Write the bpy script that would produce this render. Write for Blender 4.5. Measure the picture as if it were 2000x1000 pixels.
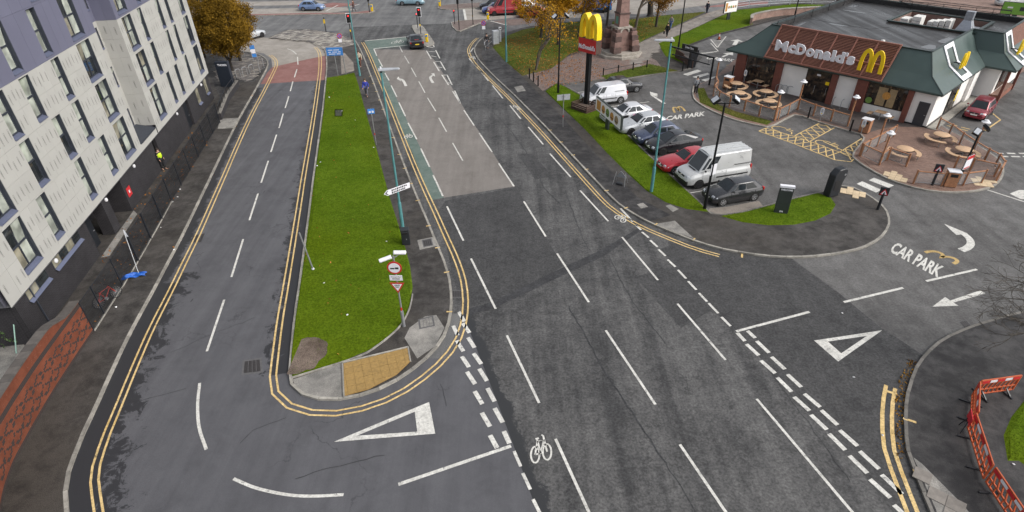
import bpy, bmesh, math, random
import numpy as np
from mathutils import Vector, Matrix
from mathutils.geometry import tessellate_polygon
random.seed(7); rng = np.random.default_rng(7)
sc = bpy.context.scene
for o in list(bpy.data.objects): bpy.data.objects.remove(o)
COL = sc.collection
R = math.radians
# ------------------------------------------------------------------ camera, sky, sun, exposure
FPX, PITCH, ROLL, CAMH = 1147.479, .595638, -.0181877, 19.9218
cp, sp = math.cos(PITCH), math.sin(PITCH)
_F = Vector((0, cp, -sp)); _U0 = Vector((0, sp, cp)); _R0 = Vector((1, 0, 0))
_R = _R0*math.cos(ROLL) + _U0*math.sin(ROLL); _U = -_R0*math.sin(ROLL) + _U0*math.cos(ROLL)
CAM = Vector((0, 0, CAMH))
cd = bpy.data.cameras.new('camera'); cam = bpy.data.objects.new('camera', cd); COL.objects.link(cam)
cd.sensor_width = 36; cd.lens = 36*FPX/2000; cd.clip_end = 2000; cd.clip_start = .1
cam.matrix_world = Matrix(((_R.x, _U.x, -_F.x, 0), (_R.y, _U.y, -_F.y, 0), (_R.z, _U.z, -_F.z, CAMH), (0, 0, 0, 1)))
sc.camera = cam
SUN_EL, SUN_AZ = R(42), R(112)          # soft overcast light from the right, slightly behind the camera
w = bpy.data.worlds.new('World'); sc.world = w; w.use_nodes = True
nt = w.node_tree; nt.nodes.clear()
sky = nt.nodes.new('ShaderNodeTexSky'); sky.sky_type = 'NISHITA'; sky.sun_disc = False
sky.sun_elevation = SUN_EL; sky.sun_rotation = SUN_AZ; sky.air_density = 1.0; sky.dust_density = 4.0; sky.ozone_density = 1.0
hs = nt.nodes.new('ShaderNodeHueSaturation'); hs.inputs['Saturation'].default_value = .28
bg = nt.nodes.new('ShaderNodeBackground'); bg.inputs[1].default_value = .15
wo = nt.nodes.new('ShaderNodeOutputWorld')
nt.links.new(sky.outputs[0], hs.inputs['Color']); nt.links.new(hs.outputs[0], bg.inputs[0]); nt.links.new(bg.outputs[0], wo.inputs[0])
sd = bpy.data.lights.new('sun', 'SUN'); sd.energy = 1.0; sd.angle = R(30); sd.color = (1, .96, .9)
sun = bpy.data.objects.new('sun', sd); COL.objects.link(sun)
_sd = Vector((math.sin(SUN_AZ)*math.cos(SUN_EL), math.cos(SUN_AZ)*math.cos(SUN_EL), math.sin(SUN_EL)))
sun.rotation_euler = _sd.to_track_quat('Z', 'Y').to_euler()
sc.view_settings.view_transform = 'Standard'; sc.view_settings.look = 'None'
sc.view_settings.exposure = 0.52; sc.view_settings.gamma = 1; sc.view_settings.use_curve_mapping = False
sc.render.resolution_x, sc.render.resolution_y = 1024, 512
sc.render.engine = 'CYCLES'; sc.cycles.use_denoising = True; sc.cycles.max_bounces = 6
# ------------------------------------------------------------------ survey: ground and wall positions read off the 2000 x 1000 photograph
def ray(x, y): return _F + _R*((x-1000)/FPX) + _U*((500-y)/FPX)
def G(x, y, z=0.0):
    d = ray(x, y); t = (z-CAMH)/d.z
    v = CAM + d*t; v.z = z; return v
def cr(pts, n=6, closed=False):
    P = [Vector(p) for p in pts]; out = []; N = len(P)
    for i in range(N if closed else N-1):
        p0 = P[(i-1) % N] if closed or i > 0 else P[0]*2-P[1]
        p1, p2 = P[i], P[(i+1) % N]
        p3 = P[(i+2) % N] if closed or i+2 < N else P[-1]*2-P[-2]
        for k in range(n):
            t = k/n
            out.append(.5*((2*p1)+(p2-p0)*t+(2*p0-5*p1+4*p2-p3)*t*t+(3*p1-p0-3*p2+p3)*t**3))
    if not closed: out.append(P[-1])
    return out
def GP(px, z=0.0, n=0, closed=False):
    p = [G(x, y, z) for x, y in px]
    return cr(p, n, closed) if n else p
def height_at(b, ty, zb=0.0):
    g = G(b[0], b[1], zb); lo, hi = 0., 30.
    for _ in range(40):
        m = (lo+hi)/2; v = Vector((g.x, g.y, zb+m))-CAM
        y = 500-FPX*v.dot(_U)/v.dot(_F)
        if y > ty: lo = m
        else: hi = m
    return lo
# ------------------------------------------------------------------ materials
MATS = {}
def nd(t, typ, **kw):
    n = t.nodes.new(typ)
    for k, v in kw.items(): setattr(n, k, v)
    return n
def newmat(name):
    m = bpy.data.materials.new(name); m.use_nodes = True; t = m.node_tree; t.nodes.clear()
    b = nd(t, 'ShaderNodeBsdfPrincipled'); o = nd(t, 'ShaderNodeOutputMaterial'); t.links.new(b.outputs[0], o.inputs[0])
    MATS[name] = m; return m, t, b
def noise(t, scale, detail=3, rough=.6, vec=None, dist=0):
    n = nd(t, 'ShaderNodeTexNoise'); n.inputs['Scale'].default_value = scale; n.inputs['Detail'].default_value = detail
    n.inputs['Roughness'].default_value = rough; n.inputs['Distortion'].default_value = dist
    if vec is not None: t.links.new(vec, n.inputs['Vector'])
    return n.outputs[0]
def ramp(t, x, a, b, c0=0., c1=1.):
    n = nd(t, 'ShaderNodeMapRange'); n.inputs[1].default_value = a; n.inputs[2].default_value = b; n.inputs[3].default_value = c0; n.inputs[4].default_value = c1
    t.links.new(x, n.inputs[0]); return n.outputs[0]
def math_(t, op, a, b=None):
    n = nd(t, 'ShaderNodeMath', operation=op)
    for i, v in enumerate((a, b)):
        if v is None: continue
        if isinstance(v, (int, float)): n.inputs[i].default_value = v
        else: t.links.new(v, n.inputs[i])
    return n.outputs[0]
def mixc(t, f, a, b, mode='MIX'):
    n = nd(t, 'ShaderNodeMix', data_type='RGBA', blend_type=mode)
    for i, v in ((0, f), (6, a), (7, b)):
        if isinstance(v, (int, float)): n.inputs[i].default_value = v
        elif isinstance(v, (tuple, list)): n.inputs[i].default_value = (*v[:3], 1)
        else: t.links.new(v, n.inputs[i])
    return n.outputs[2]
def objco(t, scale=(1, 1, 1), rot=0, world=False):
    if world: src = nd(t, 'ShaderNodeNewGeometry').outputs['Position']
    else: src = nd(t, 'ShaderNodeTexCoord').outputs['Object']
    m = nd(t, 'ShaderNodeMapping'); m.inputs['Scale'].default_value = scale; m.inputs['Rotation'].default_value = (0, 0, rot)
    t.links.new(src, m.inputs['Vector']); return m.outputs[0]
def bump(t, b, h, strength=.3, dist=.02):
    n = nd(t, 'ShaderNodeBump'); n.inputs['Strength'].default_value = strength; n.inputs['Distance'].default_value = dist
    t.links.new(h, n.inputs['Height']); t.links.new(n.outputs[0], b.inputs['Normal'])
def mat(name, col, rough=.6, metal=0., var=.18, scale=6., coat=0., bmp=0., emit=0., rnd=.0, spec=.5):
    """plain painted / metal / stone surface with soft wear"""
    if name in MATS: return MATS[name]
    m, t, b = newmat(name)
    co = objco(t)
    n = noise(t, scale, 4, .65, co)
    f = ramp(t, n, .3, .7, 1-var, 1+var*.6)
    c = nd(t, 'ShaderNodeMix', data_type='RGBA', blend_type='MULTIPLY'); c.inputs[0].default_value = 1
    c.inputs[6].default_value = (*col, 1)
    cmb = nd(t, 'ShaderNodeCombineColor'); [t.links.new(f, cmb.inputs[i]) for i in range(3)]
    t.links.new(cmb.outputs[0], c.inputs[7]); out = c.outputs[2]
    if rnd:
        oi = nd(t, 'ShaderNodeObjectInfo'); f2 = ramp(t, oi.outputs['Random'], 0, 1, 1-rnd, 1+rnd)
        cm2 = nd(t, 'ShaderNodeCombineColor'); [t.links.new(f2, cm2.inputs[i]) for i in range(3)]
        out = mixc(t, 1., out, cm2.outputs[0], 'MULTIPLY')
    t.links.new(out, b.inputs['Base Color'])
    b.inputs['Metallic'].default_value = metal; b.inputs['Specular IOR Level'].default_value = spec
    t.links.new(ramp(t, n, .3, .7, max(rough-.08, .02), min(rough+.1, 1)), b.inputs['Roughness'])
    b.inputs['Coat Weight'].default_value = coat; b.inputs['Coat Roughness'].default_value = .06
    if emit: b.inputs['Emission Color'].default_value = (*col, 1); b.inputs['Emission Strength'].default_value = emit
    if bmp: bump(t, b, noise(t, scale*6, 4, .6, co), bmp, .01)
    return m
def glass(name, col, rough=.05):
    if name in MATS: return MATS[name]
    m, t, b = newmat(name)
    n = noise(t, 1.3, 2, .5, objco(t))
    t.links.new(mixc(t, ramp(t, n, .35, .65), tuple(c*.6 for c in col), tuple(c*1.5 for c in col)), b.inputs['Base Color'])
    b.inputs['Roughness'].default_value = rough; b.inputs['Specular IOR Level'].default_value = .8; b.inputs['Coat Weight'].default_value = .6; b.inputs['Coat Roughness'].default_value = .03
    return m
def ground_mat(name, c1, c2, big=.25, mid=1.3, fine=45., contrast=(.38, .62), speck=.35, rough=(.6, .9), crack=0., streak=0., sdir=0., dark=0., dark_s=.5, bmp=.35, tint=None, crs=.35, darkc=None, dthr=(.5, .66), spec=.35):
    if name in MATS: return MATS[name]
    m, t, b = newmat(name)
    co = objco(t, world=True)
    nb = noise(t, big, 4, .6, co); nm = noise(t, mid, 6, .72, co, .4); nf = noise(t, fine, 2, .7, co)
    f = math_(t, 'ADD', math_(t, 'MULTIPLY', nb, .5), math_(t, 'MULTIPLY', nm, .5))
    if streak:
        cs = objco(t, (1.1, .06, 1), -sdir, True)
        ns = noise(t, 1.0, 4, .6, cs)
        f = math_(t, 'ADD', math_(t, 'MULTIPLY', f, 1-streak), math_(t, 'MULTIPLY', ns, streak))
    col = mixc(t, ramp(t, f, *contrast), c1, c2)
    if tint: col = mixc(t, ramp(t, noise(t, .12, 3, .5, co), .45, .65, 0, .8), col, tint)
    if dark:
        dn = noise(t, dark_s, 6, .75, co, .3)
        col = mixc(t, math_(t, 'MULTIPLY', ramp(t, dn, *dthr), dark), col, darkc or tuple(x*.38 for x in c1))
    sp_ = ramp(t, nf, .35, .65, 1-speck, 1+speck); cmb = nd(t, 'ShaderNodeCombineColor'); [t.links.new(sp_, cmb.inputs[i]) for i in range(3)]
    col = mixc(t, 1., col, cmb.outputs[0], 'MULTIPLY')
    if crack:
        vo = nd(t, 'ShaderNodeTexVoronoi', feature='DISTANCE_TO_EDGE'); vo.inputs['Scale'].default_value = crs
        wv = nd(t, 'ShaderNodeMix', data_type='VECTOR'); wv.inputs[0].default_value = .16
        cn = nd(t, 'ShaderNodeTexNoise'); cn.inputs['Scale'].default_value = .9; cn.inputs['Detail'].default_value = 6; t.links.new(co, cn.inputs['Vector'])
        sc_ = nd(t, 'ShaderNodeVectorMath', operation='SCALE'); sc_.inputs['Scale'].default_value = 14.; t.links.new(cn.outputs['Color'], sc_.inputs[0])
        t.links.new(co, wv.inputs[4]); t.links.new(sc_.outputs[0], wv.inputs[5]); t.links.new(wv.outputs[1], vo.inputs['Vector'])
        ln = ramp(t, vo.outputs['Distance'], .004, .012, 1, 0)
        gate = ramp(t, noise(t, .22, 2, .5, co), .5, .62)
        col = mixc(t, math_(t, 'MULTIPLY', math_(t, 'MULTIPLY', ln, gate), crack), col, (.008, .008, .009))
    t.links.new(col, b.inputs['Base Color'])
    t.links.new(ramp(t, f, .35, .65, rough[1], rough[0]), b.inputs['Roughness'])
    b.inputs['Specular IOR Level'].default_value = spec
    if bmp: bump(t, b, nf, bmp, .012)
    return m
# ------------------------------------------------------------------ mesh helpers
class MB:
    def __init__(s): s.v = []; s.f = []
    def add(s, vs, fs):
        k = len(s.v); s.v += [tuple(v) for v in vs]; s.f += [tuple(i+k for i in f) for f in fs]; return s
    def poly(s, pts): return s.add(pts, [tuple(range(len(pts)))])
    def fill(s, pts):
        tri = tessellate_polygon([[Vector(p) for p in pts]])
        P = [Vector(p) for p in pts]
        out = []
        for a, b_, c in tri:
            n = (P[b_]-P[a]).cross(P[c]-P[a])
            out.append((a, b_, c) if n.z >= 0 else (a, c, b_))
        return s.add(pts, out)
    def box(s, c, d, rz=0., M=None):
        x, y, z = d[0]/2, d[1]/2, d[2]/2
        V = [Vector((i*x, j*y, k*z)) for k in (-1, 1) for j in (-1, 1) for i in (-1, 1)]
        if M is None: M = Matrix.Rotation(rz, 4, 'Z')
        V = [M @ v + Vector(c) for v in V]
        return s.add(V, [(0, 2, 3, 1), (4, 5, 7, 6), (0, 1, 5, 4), (2, 6, 7, 3), (0, 4, 6, 2), (1, 3, 7, 5)])
    def bar(s, a, b, w, h=None, up=(0, 0, 1)):
        a, b = Vector(a), Vector(b); d = b-a; L = d.length
        if L < 1e-6: return s
        d /= L; u = Vector(up)
        if abs(d.dot(u)) > .98: u = Vector((1, 0, 0))
        x = d.cross(u).normalized(); y = x.cross(d)
        h = w if h is None else h
        V = [p + x*i*w/2 + y*j*h/2 for p in (a, b) for j in (-1, 1) for i in (-1, 1)]
        return s.add(V, [(0, 1, 3, 2), (4, 6, 7, 5), (0, 4, 5, 1), (2, 3, 7, 6), (0, 2, 6, 4), (1, 5, 7, 3)])
    def cyl(s, a, b, r0, r1=None, n=10, cap=True):
        a, b = Vector(a), Vector(b); d = (b-a)
        if d.length < 1e-6: return s
        d.normalize(); u = Vector((0, 0, 1)) if abs(d.z) < .95 else Vector((1, 0, 0))
        x = d.cross(u).normalized(); y = x.cross(d); r1 = r0 if r1 is None else r1
        V = [p + (x*math.cos(2*math.pi*i/n) + y*math.sin(2*math.pi*i/n))*r for p, r in ((a, r0), (b, r1)) for i in range(n)]
        F = [(i, (i+1) % n, n+(i+1) % n, n+i) for i in range(n)]
        if cap: F += [tuple(range(n-1, -1, -1)), tuple(range(n, 2*n))]
        return s.add(V, F)
    def tube(s, pts, r, n=6):
        for a, b in zip(pts, pts[1:]): s.cyl(a, b, r, r, n)
        return s
    def prism(s, poly, z0, z1):
        n = len(poly); A = [(p[0], p[1], z0) for p in poly]; B = [(p[0], p[1], z1) for p in poly]
        k = len(s.v); s.v += A+B
        s.f += [(k+i, k+(i+1) % n, k+n+(i+1) % n, k+n+i) for i in range(n)]
        tri = tessellate_polygon([[Vector(p) for p in B]])
        ar = sum(poly[i][0]*poly[(i+1) % n][1]-poly[(i+1) % n][0]*poly[i][1] for i in range(n))
        for t_ in tri:
            a_, b_, c_ = t_; nn = (Vector(B[b_])-Vector(B[a_])).cross(Vector(B[c_])-Vector(B[a_]))
            if nn.z < 0: a_, b_, c_ = a_, c_, b_
            s.f.append((k+n+a_, k+n+b_, k+n+c_)); s.f.append((k+a_, k+c_, k+b_))
        return s
    def lathe(s, prof, c=(0, 0, 0), n=14):
        c = Vector(c); k = len(s.v)
        for r, z in prof: s.v += [tuple(c+Vector((r*math.cos(2*math.pi*i/n), r*math.sin(2*math.pi*i/n), z))) for i in range(n)]
        for j in range(len(prof)-1): s.f += [(k+j*n+i, k+j*n+(i+1) % n, k+(j+1)*n+(i+1) % n, k+(j+1)*n+i) for i in range(n)]
        s.f += [tuple(k+i for i in range(n-1, -1, -1)), tuple(k+(len(prof)-1)*n+i for i in range(n))]
        return s
    def ribbon(s, pts, w, z=None, off=0.):
        P = [Vector(p) for p in pts]; L = []; Rr = []
        for i, p in enumerate(P):
            d = (P[min(i+1, len(P)-1)]-P[max(i-1, 0)]); d.z = 0; d.normalize(); n = Vector((-d.y, d.x, 0))
            q = p.copy()
            if z is not None: q.z = z
            L.append(q+n*(off+w/2)); Rr.append(q+n*(off-w/2))
        k = len(s.v); s.v += [tuple(v) for v in L+Rr]; m = len(P)
        s.f += [(k+i, k+m+i, k+m+i+1, k+i+1) for i in range(m-1)]
        return s
    def xf(s, M): s.v = [tuple(M @ Vector(v)) for v in s.v]; return s
def obj(name, mb, m, parent=None, smooth=False, world=False, bevel=0., kind=None, segs=2):
    me = bpy.data.meshes.new(name)
    v = mb.v
    if world and parent is not None:
        L = parent.location if parent.parent is None else (parent.parent.location+parent.location)
        v = [(a-L.x, b-L.y, c-L.z) for a, b, c in v]
    me.from_pydata(v, [], mb.f); me.update()
    if m is not None: me.materials.append(MATS[m] if isinstance(m, str) else m)
    o = bpy.data.objects.new(name, me); COL.objects.link(o)
    if smooth:
        me.polygons.foreach_set('use_smooth', [True]*len(me.polygons))
        if smooth != 'all':
            bm = bmesh.new(); bm.from_mesh(me)
            for e in bm.edges:
                if len(e.link_faces) == 2 and e.calc_face_angle(0) > R(38): e.smooth = False
            bm.to_mesh(me); bm.free()
    if parent is not None: o.parent = parent
    if bevel:
        b = o.modifiers.new('bevel', 'BEVEL'); b.width = bevel; b.segments = segs; b.limit_method = 'ANGLE'
    if kind: o['kind'] = kind
    return o
def tag(o, label, cat, group=None):
    o['label'] = label; o['category'] = cat
    if group: o['group'] = group
    return o
def thing(name, label, cat, loc=(0, 0, 0), rz=0., group=None):
    o = bpy.data.objects.new(name, None); COL.objects.link(o); o.empty_display_size = .2
    o.location = loc; o.rotation_euler = (0, 0, rz); return tag(o, label, cat, group)
def struct(name, mb, m, parent=None, smooth=False):
    o = obj(name, mb, m, parent, smooth)
    if parent is None: o['kind'] = 'structure'
    return o
def dup(root, loc, rz, label=None, group=None, scale=None):
    r = root.copy(); COL.objects.link(r); r.location = loc; r.rotation_euler = (root.rotation_euler.x, root.rotation_euler.y, rz)
    if scale: r.scale = (scale,)*3 if isinstance(scale, (int, float)) else scale
    if label: r['label'] = label
    if group: r['group'] = group
    for ch in list(root.children):
        c = ch.copy(); COL.objects.link(c); c.parent = r
        for g in list(ch.children):
            d = g.copy(); COL.objects.link(d); d.parent = c
    return r
SCRATCH = bpy.data.scenes.new('scratch')
def baked(o):
    """evaluate one object (lettering, skin modifier) on its own in a scratch scene"""
    SCRATCH.collection.objects.link(o); vl = SCRATCH.view_layers[0]; vl.update(); dg = vl.depsgraph; dg.update(); return bpy.data.meshes.new_from_object(o.evaluated_get(dg))
def text_mb(s, size=1., extrude=0., bold=0., align='CENTER', shear=0., spacing=1.):
    """lettering as a mesh in the XY plane"""
    cu = bpy.data.curves.new('lettering', 'FONT'); cu.body = s; cu.size = size; cu.extrude = extrude; cu.offset = bold
    cu.align_x = align; cu.align_y = 'CENTER'; cu.resolution_u = 3; cu.shear = shear; cu.space_character = spacing; cu.fill_mode = 'BOTH' if extrude else 'FRONT'
    o = bpy.data.objects.new('lettering', cu); me = baked(o)
    mb = MB(); mb.v = [tuple(v.co) for v in me.vertices]; mb.f = [tuple(p.vertices) for p in me.polygons]
    bpy.data.objects.remove(o); bpy.data.curves.remove(cu); bpy.data.meshes.remove(me)
    return mb
def fit(mb, o, x, y, z=None):
    """map the mesh's XY bounds onto origin o, edge x, edge y (and Z straight onto normal z)"""
    xs = [v[0] for v in mb.v]; ys = [v[1] for v in mb.v]; x0, x1, y0, y1 = min(xs), max(xs), min(ys), max(ys)
    o, x, y = Vector(o), Vector(x), Vector(y); n = x.cross(y).normalized() if z is None else Vector(z)
    mb.v = [tuple(o + x*((v[0]-x0)/(x1-x0)) + y*((v[1]-y0)/(y1-y0)) + n*v[2]) for v in mb.v]
    return mb
# ================================================================== GROUND
MD = math.atan2(-.954, .30)       # main road direction (towards the camera)
SD = math.atan2(-.985, .17)       # side road direction
ground_mat('asphalt_main', (.040, .040, .041), (.105, .103, .101),   .35, 2.6, 9, (.42, .59), .36, (.5, .85), crack=.55, streak=.42, sdir=MD+math.pi/2, dark=.45, dark_s=1.1)
ground_mat('asphalt_near', (.034, .034, .035), (.066, .065, .065), .5, 2.6, 9, (.4, .62), .35, (.55, .85), crack=.4, streak=.2, sdir=MD+math.pi/2, dark=.3)
ground_mat('seam_dark', (.026, .026, .028), (.045, .045, .047), .6, 3., 9, (.4, .6), .3, (.5, .8))
ground_mat('asphalt_side', (.070, .070, .077), (.098, .098, .106), .2, .8, 40, (.38, .62), .15, (.5, .8), streak=.5, sdir=SD+math.pi/2, dark=.22, dark_s=.5, crack=.5, bmp=.2)
ground_mat('asphalt_far', (.09, .09, .092), (.15, .148, .144), .15, .6, 20, (.4, .6), .2, (.45, .8), streak=.4, sdir=R(95), dark=.25, dark_s=.12)
ground_mat('asphalt_park', (.056, .054, .053), (.135, .131, .127), .16, .8, 9, (.38, .62), .22, (.42, .8), streak=.25, sdir=R(110), dark=.3, dark_s=.3, crack=.3, crs=.25)
ground_mat('pavement_dark', (.030, .027, .025), (.072, .066, .061), .5, 1.8, 30, (.40, .60), .45, (.55, .85), dark=.7, dark_s=.6, tint=(.05, .043, .036))
ground_mat('pavement_black', (.022, .021, .022), (.050, .047, .046), .5, 1.7, 30, (.44, .58), .35, (.4, .85), dark=.5, dark_s=1.1)
ground_mat('concrete', (.15, .145, .135), (.30, .285, .26), .5, 1.6, 30, (.38, .62), .3, (.6, .9), dark=.4, dark_s=.7)
ground_mat('buff', (.145, .132, .120), (.205, .187, .172), .2, 1.1, 40, (.38, .62), .18, (.6, .85), streak=.5, sdir=MD+math.pi/2, dark=.22, dark_s=.5)
ground_mat('green_lane', (.085, .125, .108), (.14, .175, .155), .3, 1.0, 40, (.38, .62), .2, (.6, .85), dark=.35, dark_s=.6)
ground_mat('red_lane', (.19, .085, .075), (.245, .125, .11), .3, 1., 40, (.38, .62), .2, (.6, .85), dark=.15)
ground_mat('pale_road', (.23, .21, .185), (.31, .285, .255), .2, .8, 40, (.38, .62), .15, (.6, .85), dark=.2, dark_s=.3)
ground_mat('plaza', (.115, .088, .078), (.19, .145, .128), .25, 1.4, 25, (.38, .62), .3, (.6, .85), dark=.25)
ground_mat('path_stone', (.16, .14, .12), (.25, .22, .19), .3, 1.2, 25, (.38, .62), .25, (.6, .85), dark=.2)
ground_mat('soil', (.075, .055, .042), (.17, .13, .105), .8, 3., 25, (.38, .62), .5, (.7, .95))
ground_mat('grass_base', (.046, .086, .004), (.092, .142, .009), .3, 1.8, 9, (.36, .64), .28, (.7, .95), tint=(.078, .112, .004), spec=.04)
ground_mat('patio', (.15, .095, .075), (.24, .155, .12), .3, 1.5, 30, (.38, .62), .25, (.5, .8), dark=.25, dark_s=.4)
ground_mat('patio_dark', (.062, .05, .047), (.105, .088, .08), .3, 1.5, 30, (.38, .62), .25, (.4, .8), dark=.3, dark_s=.4)
ground_mat('tactile', (.23, .145, .05), (.29, .19, .07), .5, 3., 30, (.35, .65), .2, (.7, .9))
ground_mat('cream_tactile', (.50, .38, .24), (.62, .48, .32), .5, 3., 30, (.35, .65), .2, (.7, .9))
ground_mat('line_white', (.44, .43, .40), (.62, .61, .57), .6, 3., 9, (.35, .62), .18, (.6, .85), dark=.85, dark_s=4.5, darkc=(.10, .10, .10), dthr=(.555, .65))
ground_mat('line_yellow', (.46, .31, .11), (.62, .46, .22), .6, 3., 9, (.35, .6), .22, (.6, .85), dark=.8, dark_s=4., darkc=(.09, .075, .05), dthr=(.57, .66))
ground_mat('line_faded', (.36, .25, .10), (.50, .36, .15), .6, 3., 18, (.35, .6), .25, (.6, .85), dark=.6, dark_s=2.2)
ground_mat('wet', (.016, .016, .018), (.03, .03, .032), .6, 2., 30, (.38, .62), .3, (.25, .5))
mat('kerb', (.27, .255, .225), .85, var=.35, scale=3., bmp=.3, rnd=.22)
mat('kerb_dark', (.16, .15, .135), .85, var=.35, scale=3., bmp=.3, rnd=.25)
def sheet(name, px, z, m, parent=None, n=0, closed_curve=False):
    pts = GP(px, z, n, closed_curve) if not isinstance(px[0], Vector) else [Vector((p.x, p.y, z)) for p in px]
    return struct(name, MB().fill(pts), m, parent)
b = MB(); b.fill([(-600, -100, 0), (600, -100, 0), (600, 900, 0), (-600, 900, 0)]); ground = struct('ground', b, 'asphalt_far')
side_road = sheet('side_road', [(-300, 1300), (60, 900), (180, 700), (300, 520), (440, 260), (560, 60), (660, 60), (640, 300), (600, 700), (870, 700), (905, 612), (935, 690), (966, 770), (1000, 860), (1050, 1000), (1150, 1300)], .004, 'asphalt_side')
main_road = sheet('main_road', [(905, 612), (935, 690), (966, 770), (1000, 860), (1050, 1000), (1150, 1300), (2100, 1300), (1900, 1000), (1765, 800), (1805, 695), (1722, 640), (1640, 573), (1540, 500), (1450, 470), (1100, 250), (940, 100), (1000, 42), (880, 46), (690, 52), (660, 75), (760, 250), (800, 500), (850, 612)], .004, 'asphalt_main')
car_park = sheet('car_park', [(1540, 500), (1640, 573), (1722, 640), (1805, 695), (1780, 780), (2200, 700), (2500, 300), (2300, 60), (1750, 2), (1560, 0), (1300, 90), (1180, 140), (1080, 150), (1150, 260), (1320, 420), (1450, 495)], .004, 'asphalt_park')
# newer, darker band of asphalt across the give-way mouth
sheet('road_patch', [(1330, 470), (1450, 494), (1540, 501), (1640, 574), (1722, 641), (1803, 694), (1765, 800), (1790, 930), (1830, 1060), (1790, 1060), (1690, 930), (1580, 800), (1430, 640), (1320, 520), (1290, 486)], .008, 'asphalt_near', main_road)
sheet('road_patch', [(870, 392), (1008, 366), (1066, 462), (1100, 520), (1030, 560), (905, 605), (884, 540), (872, 480), (850, 420)], .008, 'asphalt_near', main_road)
sheet('road_seam', [(905, 606), (960, 590), (1100, 522), (1170, 490), (1245, 447), (1249, 452), (1180, 500), (1105, 535), (965, 602), (909, 616)], .0105, 'seam_dark', main_road)
sheet('buff_surfacing', [(867, 386), (1006, 364), (975, 318), (945, 270), (918, 232), (893, 188), (870, 150), (848, 117), (830, 98), (730, 96), (752, 142), (778, 200), (802, 250), (840, 326)], .009, 'buff', main_road)
sheet('cycle_lane_surfacing', [(842, 391), (867, 386), (840, 326), (802, 250), (778, 200), (752, 142), (730, 96), (828, 87), (813, 71), (712, 80), (726, 110), (743, 150), (762, 200), (783, 250), (806, 300), (824, 345)], .012, 'green_lane', main_road)
sheet('red_surfacing', [(532, 131), (585, 119), (637, 108), (639, 156), (572, 160), (509, 164), (522, 142)], .008, 'red_lane', side_road)
sheet('pale_surfacing', [(532, 131), (585, 119), (638, 108), (632, 92), (603, 79), (560, 74), (500, 73), (400, 76), (400, 106), (480, 100), (515, 104), (530, 115)], .008, 'pale_road', side_road)
# the cross road at the top
cross = struct('cross_road', MB().fill(GP([(400, 60), (500, 62), (560, 58), (640, 55), (1000, 40), (1000, 30), (860, 24), (700, 30), (400, 32)], .006)), 'asphalt_far')
for px, m in [([(380, 5), (620, 1), (640, 4), (620, 9), (380, 14)], 'pale_road'), ([(380, 18), (520, 17), (660, 14), (700, 19), (640, 25), (380, 29)], 'pale_road'), ([(655, 15), (700, 8), (650, 5), (610, 12)], 'red_lane'),
              ([(905, 18), (1010, 12), (1040, 30), (960, 39), (909, 40)], 'pale_road'), ([(960, 42), (1040, 34), (1080, 40), (1000, 50)], 'plaza'), ([(1080, 36), (1180, 33), (1180, 24), (1085, 25)], 'pale_road'),
              ([(1250, 28), (1420, 4), (1700, -20), (1300, -30), (1180, 0), (1090, 20), (1180, 26)], 'pale_road'), ([(1368, 14), (1430, 6), (1500, 2), (1500, 8), (1430, 13)], 'red_lane'),
              ([(1895, 14), (1930, 4), (2100, -4), (2100, 30), (1950, 24)], 'pale_road'), ([(1700, 2), (1900, -6), (1900, 14), (1760, 14)], 'pale_road')]:
    sheet('surfacing', px, .010, m, cross)
# ------------------------------------------------------------------ kerbs
def resample(P, step):
    out = [P[0].copy()]; acc = 0.
    for a, b_ in zip(P, P[1:]):
        L = (b_-a).length
        while acc+L >= step:
            t = (step-acc)/L; a = a.lerp(b_, t); out.append(a.copy()); L = (b_-a).length; acc = 0.
        acc += L
    if (P[-1]-out[-1]).length > .2: out.append(P[-1].copy())
    return out
def kerb(px, side, h=.105, w=.135, m='kerb', n=5, closed=False, step=.915, zb=-.02, name='kerb'):
    """run of separate kerb stones; side +1: pavement lies to the left of the run"""
    P = GP(px, h, n, closed)
    if closed: P.append(P[0].copy())
    P = resample(P, step)
    root = struct(name, MB().fill(GP([px[0], px[1], px[1], px[0]][:3], .001)), m) if False else None
    root = bpy.data.objects.new(name, None); COL.objects.link(root); root['kind'] = 'structure'
    nor = []
    for i in range(len(P)):
        d = P[min(i+1, len(P)-1)]-P[max(i-1, 0)]; d.z = 0; d.normalize(); nor.append(Vector((-d.y, d.x, 0))*side)
    for i in range(len(P)-1):
        a, b_ = P[i], P[i+1]; d = (b_-a); L = d.length
        if L < .15: continue
        g = d/L*.008; dz = random.uniform(.002, .008); jo = nor[i]*random.uniform(-.006, .006)
        q = [a+g+jo, b_-g+jo, b_-g+nor[i+1]*w+jo, a+g+nor[i]*w+jo]
        if side < 0: q = q[::-1]
        V = [(p.x, p.y, zb) for p in q]+[(p.x, p.y, h+dz) for p in q]
        # chamfered road-side edge
        obj('kerb_stone', MB().add(V, [(3, 2, 1, 0), (4, 5, 6, 7), (0, 1, 5, 4), (1, 2, 6, 5), (2, 3, 7, 6), (3, 0, 4, 7)]), m, root)
    return root, P
K1 = [(150, 1150), (136, 1020), (132, 940), (158, 862), (186, 800), (222, 720), (260, 641), (300, 568), (330, 511), (358, 458), (388, 396), (415, 340), (440, 287), (470, 227), (500, 174), (515, 146), (524, 127), (521, 115), (507, 106), (488, 101), (465, 99)]
K2 = [(603, 79), (625, 89), (635, 102), (637, 130), (634, 165), (629, 210), (621, 270), (611, 340), (602, 410), (594, 470), (583, 550), (573, 620), (566, 690), (563, 735), (573, 759), (605, 776), (655, 781), (712, 770), (760, 751), (803, 724), (845, 688), (870, 653), (880, 622), (884, 585), (880, 545), (868, 506), (850, 463), (830, 415), (808, 364), (787, 311), (765, 252), (745, 198), (725, 146), (708, 103), (697, 82), (690, 76)]
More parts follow.
